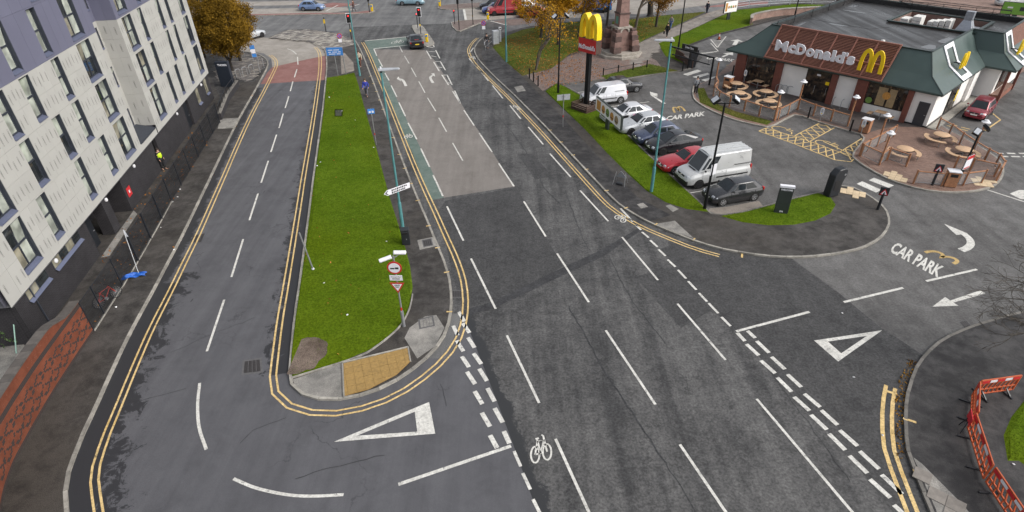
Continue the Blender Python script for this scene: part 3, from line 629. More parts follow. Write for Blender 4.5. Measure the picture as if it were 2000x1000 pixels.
# double yellow lines follow the kerbs
def yellow(P, i0, i1, side, parent, offs=(.32, .56), w=.09, m='line_yellow'):
    for o_ in offs: obj('yellow_line', MB().ribbon(P[i0:i1], w, ZM, -side*o_), m, parent)
yellow(P1, 0, len(P1)-6, 1, side_road, (.75, 1.02)); pass
def near(P, q, z=.1):
    g = G(*q, z); return min(range(len(P)), key=lambda i: (P[i]-g).length)
yellow(P2, 4, len(P2)-2, 1, main_road, (.56, .84))
yellow(P3, near(P3, (940, 75)), near(P3, (1450, 493)), 1, main_road, (.55, .8))
yellow(P4, 0, near(P4, (1779, 742)), -1, main_road, (.42, .78), .16)
dash((1729, 763), (1752, 770), .14, 'line_yellow', main_road, 'yellow_line', ZM+.004); dash((1450, 487), (1449, 503), .12, 'line_yellow', main_road, 'yellow_line', ZM+.004)
# loading ticks on the kerb faces
for q in [(1074, 253), (1096, 277), (1121, 303), (1150, 333), (1180, 368), (1220, 400), (1278, 437), (1355, 466)]:
    i = near(P3, q); d = (P3[min(i+1, len(P3)-1)]-P3[i-1]).normalized(); n = Vector((-d.y, d.x, 0)); obj('kerb_tick', MB().ribbon([P3[i]-n*.03, P3[i]+n*.28], .1, ZP+.011), 'line_yellow', k3)
for q in [(772, 272), (783, 298), (793, 326), (805, 358), (818, 394), (833, 435), (851, 483), (872, 540), (872, 605), (728, 150), (733, 163), (738, 178), (744, 193), (750, 211)]:
    i = near(P2, q); d = (P2[i+1]-P2[i-1]).normalized(); n = Vector((-d.y, d.x, 0)); obj('kerb_tick', MB().ribbon([P2[i]-n*.03, P2[i]+n*.28], .1, ZP+.011), 'line_yellow', k2)
for q in [(1768, 808), (1795, 930)]:
    i = near(P4, q); d = (P4[i+1]-P4[i-1]).normalized(); n = Vector((d.y, -d.x, 0)); obj('kerb_tick', MB().ribbon([P4[i]-n*.03, P4[i]+n*.45], .12, ZP+.012), 'line_yellow', k4)
# iron covers, gullies, repair patches
mat('iron', (.06, .055, .055), .6, .5, var=.4, scale=20, bmp=.5); mat('cover_frame', (.10, .098, .10), .8, var=.3)
def cover(px, z, parent, m='iron', frame=True, name='utility_cover'):
    P = GP(px, z); c = sum(P, Vector())/len(P)
    if frame: obj('cover_frame', MB().fill([c+(p-c)*1.28 for p in P]), 'cover_frame', parent)
    o = obj(name, MB().fill([Vector((p.x, p.y, z+.004)) for p in P]), m, parent)
    for k in range(1, 4):
        t = k/4; obj('cover_rib', MB().bar(P[0].lerp(P[1], t)+Vector((0, 0, .006)), P[3].lerp(P[2], t)+Vector((0, 0, .006)), .02, .006), 'cover_frame', o)
cover([(478, 706), (507, 702), (509, 725), (476, 729)], .009, side_road); cover([(826, 470), (841, 467), (844, 478), (829, 481)], Z2+.004, island); cover([(378, 460), (400, 456), (393, 472), (372, 474)], .009, side_road, frame=False)
cover([(1874, 629), (1887, 626), (1896, 636), (1884, 640)], .009, car_park); cover([(884, 568), (901, 568), (901, 580), (884, 580)], .0095, main_road); cover([(820, 625), (843, 619), (846, 635), (822, 640)], Z2+.004, island, 'concrete'); cover([(655, 215), (668, 215), (667, 226), (655, 226)], ZP+.05, island)
# longitudinal joints, sealed cracks
def seam(px, w, parent, m='seam_dark', jit=.05, name='sealed_crack', z=.0125):
    P = resample(GP(px, z, 4), .35); P = [p+Vector((random.uniform(-jit, jit), random.uniform(-jit, jit), 0)) for p in P]
    obj(name, MB().ribbon(P, w, z), m, parent)
for px, w_ in (([(1110, 598), (1135, 640), (1160, 685), (1187, 735), (1212, 772), (1252, 832), (1300, 905)], .07), ([(1190, 500), (1225, 572), (1262, 622), (1300, 672)], .035), ([(905, 175), (960, 215), (1003, 262), (1030, 300), (1050, 330), (1062, 365), (1095, 398)], .05), ([(1105, 375), (1140, 470), (1155, 490)], .03), ([(1052, 450), (1010, 462), (940, 470)], .03), ([(1000, 520), (1070, 500), (1150, 470)], .03), ([(1035, 435), (1060, 450), (1130, 448), (1180, 432)], .025), ([(940, 480), (948, 505), (960, 520)], .04), ([(1300, 905), (1340, 970), (1380, 1040)], .03), ([(1400, 600), (1470, 680), (1560, 800), (1660, 940)], .025)): seam(px, w_, main_road)
for px, w_ in (([(245, 793), (300, 775), (370, 758)], .03), ([(470, 865), (485, 848), (500, 838), (560, 815)], .025), ([(575, 935), (640, 915), (700, 900), (760, 885)], .035), ([(860, 750), (868, 780), (872, 800)], .02), ([(500, 620), (420, 650), (330, 690)], .02)): seam(px, w_, side_road)
for px in ([(1010, 300), (1040, 300), (1080, 345), (1045, 350)], [(1240, 540), (1320, 520), (1400, 600), (1330, 640)], [(940, 480), (1010, 468), (1030, 510), (960, 525)]): sheet('repair_patch', px, .0108, 'asphalt_near', main_road)
# ------------------------------------------------------------------ grass
def pip(x, y, poly):
    c = np.zeros(len(x), bool); n = len(poly)
    for i in range(n):
        xa, ya = poly[i]; xb, yb = poly[(i+1) % n]
        cond = ((ya > y) != (yb > y)) & (x < (xb-xa)*(y-ya)/((yb-ya) if abs(yb-ya) > 1e-9 else 1e-9)+xa); c ^= cond
    return c
def scatter(poly, n):
    p = np.array([(q.x, q.y) for q in poly]); lo, hi = p.min(0), p.max(0)
    xy = rng.uniform(lo, hi, (n, 2)); return xy[pip(xy[:, 0], xy[:, 1], [tuple(q) for q in p])]
def blades(xy, z, hgt, wid, leanmax=.6):
    n = len(xy); th = rng.uniform(0, 2*np.pi, n); h = hgt*rng.uniform(.5, 1.3, n); w_ = wid*rng.uniform(.6, 1.4, n); le = rng.uniform(0, leanmax, n)*h; la = rng.uniform(0, 2*np.pi, n)
    v = np.zeros((n, 3, 3)); v[:, 0, 0] = xy[:, 0]-np.cos(th)*w_; v[:, 0, 1] = xy[:, 1]-np.sin(th)*w_; v[:, 1, 0] = xy[:, 0]+np.cos(th)*w_; v[:, 1, 1] = xy[:, 1]+np.sin(th)*w_
    v[:, 0, 2] = v[:, 1, 2] = z; v[:, 2, 0] = xy[:, 0]+np.cos(la)*le; v[:, 2, 1] = xy[:, 1]+np.sin(la)*le; v[:, 2, 2] = z+h
    return v.reshape(-1, 3)
def tri_mesh(name, v, m, parent=None, kind='stuff'):
    me = bpy.data.meshes.new(name); n = len(v)//3
    me.vertices.add(len(v)); me.vertices.foreach_set('co', v.astype(np.float32).ravel()); me.loops.add(n*3); me.loops.foreach_set('vertex_index', np.arange(n*3, dtype=np.int32))
    me.polygons.add(n); me.polygons.foreach_set('loop_start', np.arange(0, n*3, 3, dtype=np.int32)); me.update(calc_edges=True)
    me.materials.append(MATS[m]); o = bpy.data.objects.new(name, me); COL.objects.link(o)
    if parent: o.parent = parent
    if kind: o['kind'] = kind
    return o
def leafy(name, c1, c2, scale=.6, rough=.7, trans=.25, fine=9.):
    m, t, b_ = newmat(name); co = objco(t, world=True)
    f = math_(t, 'ADD', math_(t, 'MULTIPLY', noise(t, scale, 4, .6, co), .55), math_(t, 'MULTIPLY', noise(t, fine, 2, .6, co), .45))
    c = mixc(t, ramp(t, f, .38, .62), c1, c2); t.links.new(c, b_.inputs['Base Color']); b_.inputs['Roughness'].default_value = rough; b_.inputs['Specular IOR Level'].default_value = .06
    return m
ground_mat('grass_dull_base', (.038, .060, .008), (.09, .112, .02), .3, 1.8, 9, (.36, .64), .5, (.7, .95), tint=(.10, .085, .025), spec=.04)
leafy('grass_blade', (.058, .11, .004), (.112, .182, .010), .35, fine=2.5)
leafy('grass_dull', (.062, .085, .008), (.13, .145, .022), .5, fine=6.)
VERGE = [(638, 152), (664, 148), (692, 142), (700, 165), (709, 200), (722, 245), (736, 292), (750, 345), (763, 392), (776, 432), (790, 478), (801, 520), (806, 560), (800, 602), (784, 632), (760, 656), (726, 682), (700, 692), (668, 707), (615, 724), (572, 737), (567, 720), (569, 690), (577, 620), (587, 550), (598, 470), (606, 410), (615, 340), (625, 270), (633, 210)]
lawns = []
def lawn(px, label_, dens=260, z=ZP, hgt=.05, m='grass_base', bm='grass_blade', rise=.05, soil=None):
    P = GP(px, z); m = 'grass_dull_base' if bm == 'grass_dull' else m
    c = sum(P, Vector())/len(P); inner = [p+(c-p).normalized()*.25+Vector((0, 0, rise)) for p in P]
    n = len(P); mb = MB(); mb.v = [tuple(p) for p in P+inner]; mb.f = [(i, (i+1) % n, n+(i+1) % n, n+i) for i in range(n)]
    k = len(mb.v); t = tessellate_polygon([inner]); mb.f += [tuple(n+i for i in q) for q in t]
    g = struct('lawn', mb, m); bmx = bmesh.new(); bmx.from_mesh(g.data); bmesh.ops.recalc_face_normals(bmx, faces=bmx.faces)
    if sum(f.normal.z*f.calc_area() for f in bmx.faces) < 0: bmesh.ops.reverse_faces(bmx, faces=bmx.faces)
    bmx.to_mesh(g.data); bmx.free()
    ar = abs(sum(P[i].x*P[(i+1) % n].y-P[(i+1) % n].x*P[i].y for i in range(n)))/2; bb = (max(p.x for p in P)-min(p.x for p in P))*(max(p.y for p in P)-min(p.y for p in P))
    xy = scatter(P, int(bb*dens))
    if soil is not None: xy = xy[~(soil(xy))]
    t_ = tri_mesh('grass', blades(xy, z+rise-.008, hgt, .013), bm); t_['label'] = label_; t_['category'] = 'grass'
    lawns.append((P, z+rise)); return g
soilc = G(594, 692, ZP)
_sr = [random.uniform(.72, 1.15) for _ in range(40)]; _sr = [(_sr[i]+_sr[i-1]+_sr[(i+1) % 40]*.6)/2.6 for i in range(40)]
def soilmask(xy):
    a = np.arctan2(xy[:, 1]-soilc.y, xy[:, 0]-soilc.x); k = ((a/(2*np.pi)) % 1*40).astype(int) % 40
    return np.hypot((xy[:, 0]-soilc.x)/1.15, (xy[:, 1]-soilc.y)/1.45) < np.array(_sr)[k]*.88+rng.normal(0, .3, len(xy))
verge = lawn(VERGE, 'long strip of mown green grass between the two roads', 330, soil=soilmask)
sp_ = [soilc+Vector((1.15*math.cos(a)*_sr[i], 1.45*math.sin(a)*_sr[i], 0)) for i, a in enumerate([2*math.pi*i/40 for i in range(40)])]
sp_ = [Vector((max(p.x, G(571, 700, ZP).x+.08), max(p.y, G(575, 736, ZP).y+.12), ZP+.055)) for p in sp_]
sheet('bare_soil', sp_, ZP+.056, 'soil', verge)
lawn([(1065, 178), (1087, 163), (1099, 167), (1150, 196), (1188, 228), (1226, 265), (1260, 298), (1298, 333), (1333, 366), (1364, 394), (1384, 414), (1340, 408), (1300, 395), (1262, 372), (1225, 338), (1185, 298), (1142, 252), (1100, 212)], 'grass strip between the right pavement and the parked cars', 260)
lawn([(1408, 422), (1440, 417), (1490, 405), (1545, 390), (1597, 377), (1622, 385), (1632, 400), (1622, 417), (1592, 431), (1550, 439), (1500, 440), (1450, 434)], 'rounded grass bed around the dark welcome totem', 260)
lawn([(1960, 850), (1975, 815), (2010, 770), (2100, 740), (2100, 980), (1990, 900), (1968, 900)], 'grass corner behind the orange barriers', 240)
lawn([(1172, 149), (1270, 125), (1325, 138), (1268, 145), (1214, 153), (1186, 156)], 'narrow grass bed behind the bollard rail', 200, bm='grass_dull')
lawn([(962, 92), (985, 72), (1020, 58), (1090, 45), (1172, 40), (1182, 88), (1150, 92), (1112, 106), (1078, 133), (1044, 142), (1020, 148), (985, 118)], 'leaf strewn park lawn under the autumn trees', 90, bm='grass_dull')
lawn([(1196, 42), (1300, 30), (1378, 23), (1320, 50), (1262, 76), (1234, 91), (1192, 86)], 'park lawn behind the obelisk beside the path', 90, bm='grass_dull')
lawn([(1285, 85), (1342, 62), (1402, 34), (1436, 20), (1550, 8), (1640, 10), (1625, 17), (1530, 24), (1466, 36), (1470, 48), (1400, 66), (1332, 92), (1318, 108), (1345, 128), (1312, 114), (1300, 110)], 'bright grass slope between path and access road', 110)
lawn([(1361, 172), (1367, 200), (1400, 215), (1440, 230), (1498, 244), (1508, 238), (1440, 220), (1400, 205), (1380, 190), (1374, 172)], 'curved grass margin in front of the patio fence', 200, bm='grass_dull')
# ================================================================== CLAD APARTMENT BLOCK, LEFT
def brick_mat(name, c1, c2, mortar, bw=.225, bh=.075, mw=.012, axis='x', rough=.8, bmp=.4):
    m, t, b_ = newmat(name); tc = nd(t, 'ShaderNodeTexCoord').outputs['Object']; s_ = nd(t, 'ShaderNodeSeparateXYZ'); t.links.new(tc, s_.inputs[0])
    cb = nd(t, 'ShaderNodeCombineXYZ')
    if axis == 'both': t.links.new(math_(t, 'ADD', s_.outputs[0], s_.outputs[1]), cb.inputs[0])
    else: t.links.new(s_.outputs[0 if axis == 'x' else 1], cb.inputs[0])
    t.links.new(s_.outputs[2], cb.inputs[1])
    br = nd(t, 'ShaderNodeTexBrick'); br.inputs['Scale'].default_value = 1; br.inputs['Brick Width'].default_value = bw; br.inputs['Row Height'].default_value = bh; br.inputs['Mortar Size'].default_value = mw
    br.inputs['Color1'].default_value = (*c1, 1); br.inputs['Color2'].default_value = (*c2, 1); br.inputs['Mortar'].default_value = (*mortar, 1); br.inputs['Bias'].default_value = 0
    t.links.new(cb.outputs[0], br.inputs['Vector'])
    n = noise(t, 1.2, 4, .6, tc); f = ramp(t, n, .3, .7, .75, 1.2); cc = nd(t, 'ShaderNodeCombineColor'); [t.links.new(f, cc.inputs[i]) for i in range(3)]
    t.links.new(mixc(t, 1., br.outputs[0], cc.outputs[0], 'MULTIPLY'), b_.inputs['Base Color']); b_.inputs['Roughness'].default_value = rough
    bump(t, b_, br.outputs['Fac'], -bmp, .01); return m
brick_mat('brick_dark', (.011, .010, .012), (.020, .018, .021), (.042, .039, .043), mw=.010, axis='both')
brick_mat('brick_red', (.20, .062, .035), (.26, .085, .05), (.2, .12, .09), mw=.008, axis='both')
mat('board_white', (.39, .385, .362), .85, var=.045, scale=.7, rnd=.03)
mat('board_lilac', (.135, .137, .195), .5, var=.07, scale=.5, rnd=.03)
mat('ink', (.17, .17, .16), .8); mat('backing', (.42, .42, .40), .9); mat('backing_dark', (.09, .09, .115), .8)
mat('frame_slate', (.047, .054, .07), .45, .3, var=.15); mat('sill_blue', (.13, .145, .215), .4, .3, var=.15)
glass('pane_blind', (.36, .385, .335)); glass('pane_dark', (.022, .026, .028)); glass('pane_brown', (.24, .225, .17))
mat('lamp_white', (.7, .7, .72), .4); mat('sign_red', (.55, .03, .035), .5); mat('door_dark', (.018, .021, .027), .4, .2); mat('steel', (.42, .43, .44), .4, .7); mat('soffit', (.10, .10, .105), .7)
FA = R(99.45); FD = Vector((math.cos(FA), math.sin(FA), 0)); F0 = G(33, 590, 2.6)
blk = thing('apartment_block', 'clad apartment block with white boards, lilac upper floors and dark brick base', 'building', (F0.x, F0.y, 0), FA)
SA0, SA1, SB0, SB1, DEP = -.45, 17.95, 21.5, 37.25, 1.35
TOP = 16.9
# structural wall behind the cladding, with the slot recess between the two wings
obj('wall', MB().prism([(SA0, .30), (SA1, .30), (SA1, DEP+.05), (SB0+.02, DEP+.05), (SB0+.02, .30), (SB1, .30), (SB1, 14), (17.5, 14)], 2.62, TOP), 'backing_dark', blk)
obj('roof', MB().prism([(SA0+.3, .2), (SB1-.1, .2), (SB1-.1, 14), (17.5, 14)], TOP+.002, TOP+.3), 'frame_slate', blk)
Z = [2.6, 5.70, 8.38, 10.95, 13.66, 16.6]
WIN = {  # storey: list of (s0, s1, wide, wing)
    0: [(1.5, 3.15, 1), (4.75, 5.72, 0), (9.32, 10.25, 0), (12.72, 13.72, 0), (15.2, 17.08, 1), (22.65, 24.35, 1), (26.7, 27.5, 0), (28.95, 29.75, 0), (31.95, 32.7, 0), (34.95, 36.4, 1)],
    1: [(1.62, 3.2, 1), (5.6, 6.62, 0), (9.15, 10.12, 0), (11.65, 12.6, 0), (15.02, 16.83, 1), (22.45, 24.2, 1), (25.62, 26.48, 0), (29.62, 30.38, 0), (31.7, 32.46, 0), (34.87, 36.25, 1)],
    2: [(2.4, 3.3, 0), (5.5, 6.45, 0), (7.98, 8.98, 0), (11.52, 12.45, 0), (14.83, 16.68, 1), (22.3, 24.05, 1), (25.45, 26.28, 0), (29.45, 30.35, 0), (31.6, 32.4, 0), (34.85, 36.1, 1)],
    3: [(2.3, 3.2, 0), (7.85, 8.85, 0), (11.28, 12.2, 0), (14.75, 16.55, 1), (22.1, 23.9, 1), (26.0, 26.8, 0), (29.8, 30.6, 0), (31.6, 32.4, 0), (34.85, 36.1, 1)],
    4: [(2.3, 3.2, 0), (8.0, 9.0, 0), (12.15, 13.1, 0), (14.75, 16.55, 1), (22.1, 23.9, 1), (26.0, 26.8, 0), (29.8, 30.6, 0), (34.85, 36.1, 1)]}
word = text_mb('CEMBRIT', .135, 0, .002)
word.v = [(y, -x, 0) for x, y, z in word.v]           # reads downwards
def add_word(mb, s, z, y, k=1.):
    mb.add([(s+v[0]*k, y, z+v[1]*k) for v in word.v], word.f)
def board(s0, s1, z0, z1, y, m, txt=True, axis='s'):
    w_, h_ = s1-s0, z1-z0
    if w_ < .03 or h_ < .03: return
    g = .005
    bx = MB()
    if axis == 's': bx.box(((s0+s1)/2, y+.015, (z0+z1)/2), (w_-2*g, .03, h_-2*g))
    else: bx.box((y+.015, (s0+s1)/2, (z0+z1)/2), (.03, w_-2*g, h_-2*g))
    o = obj('cladding_board', bx, m, blk)
    if txt and m == 'board_white' and w_ > .3 and h_ > .7:
        mb = MB(); n = max(1, int(w_/.36)); 
        for i in range(n):
            if random.random() < .12: continue
            s = s0+(i+.5+random.uniform(-.12, .12))*w_/n
            nn = max(1, int(h_/1.15))
            for j in range(nn):
                z = z0+(j+.5)*h_/nn+random.uniform(-.12, .12)
                if axis == 's': add_word(mb, s, z, y-.003)
                else: mb.add([(y-.003, s-v[0], z+v[1]) for v in word.v], word.f)
        if mb.v: obj('printed_lettering', mb, 'ink', o, kind='stuff')
def cladding(s0, s1, storeys, y=0.):
    for k in storeys:
        m = 'board_white' if k < 3 else 'board_lilac'; z0, z1 = Z[k], Z[k+1]; zm = (z0+z1)/2
        ws = [x for x in WIN[k] if x[0] >= s0 and x[1] <= s1]; cur = s0
        for a_, b_, _ in ws+[(s1, s1, 0)]:
            n = max(1, math.ceil((a_-cur)/1.25)); 
            for i in range(n):
                p, q = cur+(a_-cur)*i/n, cur+(a_-cur)*(i+1)/n
                if m == 'board_white': board(p, q, z0, zm, y, m); board(p, q, zm, z1, y, m)
                else: board(p, q, z0, z1, y, m, False)
            if b_ > a_:
                board(a_, b_, z0, z0+(.5 if k == 0 else .17), y, m, False); board(a_, b_, z1-.07, z1, y, m, False)
            cur = b_
def window(s0, s1, z0, z1, wide, y=0., dep=.24, par=blk):
    o = obj('window', MB().box(((s0+s1)/2, y+dep+.03, (z0+z1)/2), (s1-s0, .04, z1-z0)), 'frame_slate', par)
    rv = MB()                                   # lined reveal
    for s in (s0+.012, s1-.012): rv.box((s, y+dep/2+.02, (z0+z1)/2), (.02, dep, z1-z0))
    rv.box(((s0+s1)/2, y+dep/2+.02, z1-.012), (s1-s0-.05, dep, .02)); obj('reveal', rv, 'frame_slate', o)
    sl = MB(); sl.add([(s0+.02, y-.03, z0+.02), (s1-.02, y-.03, z0+.02), (s1-.02, y+dep, z0+.16), (s0+.02, y+dep, z0+.16), (s0+.02, y-.03, z0-.02), (s1-.02, y-.03, z0-.02)], [(0, 1, 2, 3), (4, 5, 1, 0)]); obj('sill', sl, 'sill_blue', o)
    fr = MB(); yy = y+dep; zb = z0+.16; zt = z1-.03; zm = zb+(zt-zb)*.5; c = .06
    cols = [s0+.03, s0+.03+(s1-s0-.06)*.5, s1-.03] if wide else [s0+.03, s1-.03]
    for s in cols: fr.box((s+(c/2 if s == cols[0] else -c/2 if s == cols[-1] else 0), yy-.02, (zb+zt)/2), (c, .06, zt-zb))
    for z in (zb+c/2, zm, zt-c/2): fr.box(((s0+s1)/2, yy-.023, z), (s1-s0-.06, .06, c if z != zm else .09))
    obj('frame', fr, 'frame_slate', o)
    for i in range(len(cols)-1):
        for (za, zc, top) in ((zb+c, zm-.045, 0), (zm+.045, zt-c, 1)):
            r_ = random.random(); m = ('pane_dark' if r_ < .55 else 'pane_brown') if (wide and i == 0) else ('pane_blind' if r_ < .8 else 'pane_brown' if r_ < .93 else 'pane_dark')
            tilt = top and random.random() < .3
            mb = MB(); a_, b_ = cols[i]+c*.8, cols[i+1]-c*.8
            d = -.13 if tilt else 0.
            mb.add([(a_, yy-.004, za), (b_, yy-.004, za), (b_, yy-.004+d, zc), (a_, yy-.004+d, zc), (a_, yy+.006, za), (b_, yy+.006, za), (b_, yy+.006+d, zc), (a_, yy+.006+d, zc)], [(0, 1, 2, 3), (7, 6, 5, 4), (0, 4, 5, 1), (1, 5, 6, 2), (2, 6, 7, 3), (3, 7, 4, 0)])
            obj('pane', mb, m, o)
cladding(SA0, SA1, range(5)); cladding(SB0, SB1, range(5))
for k, ws in WIN.items():
    for a_, b_, wd in ws: window(a_, b_, Z[k]+(.5 if k == 0 else .17), Z[k+1]-.07, wd)
# slot recess: back wall, return of the far wing, ledge, narrow windows
for k in range(5):
    m = 'board_white' if k < 3 else 'board_lilac'; zm = (Z[k]+Z[k+1])/2
    for za, zb in ((Z[k], zm), (zm, Z[k+1])):
        if k == 0 and za == Z[0]: za = 3.25
        board(SA1, 20.25, za, zb, DEP, m); board(21.25, SB0, za, zb, DEP, m, False)
        for i in range(2): board(i*.66+.03, i*.66+.69, za, zb, SB0-.015, m, True, 'y')
    board(20.25, 21.25, Z[k] if k else 3.25, Z[k]+.75, DEP, m, False); board(20.25, 21.25, Z[k]+2.2, Z[k+1], DEP, m, False)
    window(20.25, 21.25, Z[k]+.75, Z[k]+2.2, 0, DEP, .1)
board(SA1, SB0-.2, 2.6, 3.1, 0, 'board_white', False)
lg = MB(); lg.add([(SA1, .03, 3.1), (SB0-.1, .03, 3.1), (SB0-.1, DEP, 3.45), (SA1, DEP, 3.45)], [(0, 1, 2, 3)]); lg.box(((SA1+SB0)/2, -.01, 3.11), (SB0-SA1-.2, .06, .06)); obj('ledge', lg, 'frame_slate', blk)
# far end wall of the upper floors
for k in range(5):
    for i in range(8): bx = MB().box((SB1+.02, .02+i*1.25+.625, (Z[k]+Z[k+1])/2), (.03, 1.24, Z[k+1]-Z[k]-.01)); obj('cladding_board', bx, 'board_white' if k < 3 else 'board_lilac', blk)
obj('soffit', MB().box((18.4, .6, 2.615), (37.6, 1.25, .03)), 'soffit', blk)
# ground floor in dark brick
bw = MB()
for a_, b_ in ((-.1, 7.95), (13.5, 20.1), (20.85, 28.3), (29.8, 37.1)): bw.box(((a_+b_)/2, .27, 1.3), (b_-a_, .25, 2.6))
bw.box((10.85, .5, 1.3), (.9, .72, 2.6)); bw.box((7.82, 1.4, 1.3), (.25, 2.0, 2.6)); bw.box((13.62, 1.4, 1.3), (.25, 2.0, 2.6)); bw.box((10.7, 2.5, 1.3), (6.0, .25, 2.6))
bw.box((-.02, 5.4, 1.3), (.2, 10, 2.6)); bw.box((20.47, .75, 1.3), (.9, .2, 2.6)); bw.box((29.05, .5, 2.5), (1.6, .2, .22))
obj('brick_base', bw, 'brick_dark', blk)
d_ = obj('door', MB().box((8.75, .7, 1.25), (1.45, .06, 2.3)), 'door_dark', blk, bevel=.01); obj('handle', MB().box((9.3, .64, 1.1), (.16, .05, .03)), 'steel', d_)
d_ = obj('door', MB().box((29.05, .35, 1.2), (1.35, .06, 2.2)), 'door_dark', blk, bevel=.01); obj('handle', MB().box((29.5, .29, 1.1), (.16, .05, .03)), 'steel', d_)
for a_, b_, za, zb in ((.9, 3.0, 1.95, 2.58), (3.7, 6.95, 1.95, 2.58), (32.3, 33.2, 1.1, 2.5), (35.2, 36.1, 1.1, 2.5)):
    o = obj('window', MB().box(((a_+b_)/2, .20, (za+zb)/2), (b_-a_, .14, zb-za)), 'frame_slate', blk)
    n = max(1, int((b_-a_)/.8))
    for i in range(n): p, q = a_+(b_-a_)*i/n, a_+(b_-a_)*(i+1)/n; obj('pane', MB().box(((p+q)/2, .125, (za+zb)/2), (q-p-.08, .01, zb-za-.1)), 'pane_dark' if i % 2 else 'pane_brown', o)
    obj('sill', MB().add([(a_, -.02, za-.12), (b_, -.02, za-.12), (b_, .14, za+.02), (a_, .14, za+.02)], [(0, 1, 2, 3)]), 'sill_blue', o)
for s in (4.05, 16.05, 26.5, 34.4, 11.0):
    o = obj('wall_lamp', MB().lathe([(.0, 0), (.13, 0), (.13, .06), (.08, .1), (.0, .1)], (0, 0, 0), 14).xf(Matrix.Translation((s, .14, 2.3)) @ Matrix.Rotation(R(90), 4, 'X')), 'lamp_white', blk, smooth=True)
o = obj('fire_sign', MB().box((14.1, .13, 1.3), (.6, .02, .65)), 'sign_red', blk); obj('pictogram', MB().box((14.1, .115, 1.3), (.16, .006, .2)), 'lamp_white', o)
obj('downpipe', MB().cyl((1.3, .1, .1), (1.3, .1, 2.6), .04), 'frame_slate', blk)
# ------------------------------------------------------------------ mesh fence along the footway
mat('fence_grey', (.022, .025, .032), .5, .3, var=.2)
FB = GP([(430, 240), (418, 258), (380, 320), (337, 391), (312, 437), (277, 499), (248, 547), (184, 647)], ZP)
fl = resample(FB, 2.55)
fence = thing('mesh_fence', 'dark grey welded mesh fence between the brick block and the footway', 'fence', fl[0])
for i, p in enumerate(fl):
    th = .1 if i in (7, 8, 9) else .06
    obj('post', MB().box((p.x, p.y, ZP+.95), (th, th, 1.9), FA), 'fence_grey', fence, world=True)
for a_, b_ in zip(fl, fl[1:]):
    L = (b_-a_).length; mb = MB(); n = int(L/.07)
    for k in range(1, n): q = a_.lerp(b_, k/n); mb.bar((q.x, q.y, ZP+.06), (q.x, q.y, ZP+1.84), .010)
    for z in (.08, .5, .95, 1.4, 1.84): mb.bar((a_.x, a_.y, ZP+z), (b_.x, b_.y, ZP+z), .03 if z in (.08, 1.84) else .014)
    obj('mesh_panel', mb, 'fence_grey', fence, world=True)
for a_, b_ in zip(fl[6:], fl[7:]): obj('edging_stone', MB().bar((a_.x, a_.y, ZP+.03), (b_.x, b_.y, ZP+.03), .09, .1), 'kerb', fence, world=True)
# ------------------------------------------------------------------ red brick boundary wall with dark diaper pattern
m, t, b_ = newmat('diaper_brick'); at = nd(t, 'ShaderNodeAttribute', attribute_name='run').outputs['Fac']; zz = nd(t, 'ShaderNodeAttribute', attribute_name='up').outputs['Fac']
def q_(x, s): return math_(t, 'MULTIPLY', math_(t, 'FLOOR', math_(t, 'DIVIDE', x, s)), s)
zr = q_(zz, .075); ur = q_(math_(t, 'ADD', at, math_(t, 'MULTIPLY', math_(t, 'MODULO', math_(t, 'DIVIDE', zr, .075), 2.), .056)), .1125)
tri = math_(t, 'PINGPONG', ur, .9)
def near_(z): return math_(t, 'LESS_THAN', math_(t, 'ABSOLUTE', math_(t, 'SUBTRACT', zr, z)), .05)
up1 = math_(t, 'ADD', math_(t, 'MULTIPLY', tri, .5), .28); up2 = math_(t, 'SUBTRACT', .73, math_(t, 'MULTIPLY', tri, .5))
up3 = math_(t, 'ADD', up1, .62); up4 = math_(t, 'ADD', up2, .62)
mk = near_(up1)
for u_ in (up2, up3, up4): mk = math_(t, 'MAXIMUM', mk, near_(u_))
bd = math_(t, 'MULTIPLY', math_(t, 'GREATER_THAN', zr, 1.62), math_(t, 'LESS_THAN', zr, 1.84)); mk = math_(t, 'MAXIMUM', math_(t, 'MULTIPLY', mk, math_(t, 'LESS_THAN', zr, 1.5)), bd)
mk = math_(t, 'MAXIMUM', mk, math_(t, 'LESS_THAN', zr, .1))
co = objco(t, world=True); nn = noise(t, 1.5, 5, .65, co); nf = noise(t, 18, 3, .6, co)
red = mixc(t, ramp(t, nn, .3, .7), (.12, .034, .018), (.205, .062, .034)); red = mixc(t, ramp(t, nf, .66, .72, 0, .6), red, (.35, .28, .24))
br = nd(t, 'ShaderNodeTexBrick'); br.inputs['Scale'].default_value = 1; br.inputs['Brick Width'].default_value = .225; br.inputs['Row Height'].default_value = .075; br.inputs['Mortar Size'].default_value = .008
cb = nd(t, 'ShaderNodeCombineXYZ'); t.links.new(at, cb.inputs[0]); t.links.new(zz, cb.inputs[1]); t.links.new(cb.outputs[0], br.inputs['Vector'])
c_ = mixc(t, mk, red, (.040, .034, .033)); c_ = mixc(t, math_(t, 'MULTIPLY', br.outputs['Fac'], .5), c_, (.10, .06, .045)); t.links.new(c_, b_.inputs['Base Color']); b_.inputs['Roughness'].default_value = .9; b_.inputs['Specular IOR Level'].default_value = .15; bump(t, b_, br.outputs['Fac'], -.4, .01)
WB = GP([(184, 647), (115, 752), (75, 819), (50, 864), (25, 914), (4, 990), (10, 1080), (40, 1200)], ZP, 5)
bw_ = thing('brick_boundary_wall', 'red brick boundary wall with dark zigzag diaper pattern and stepped coping', 'wall', WB[0])
v, f, run, up, acc = [], [], [], [], 0.
nrm = []
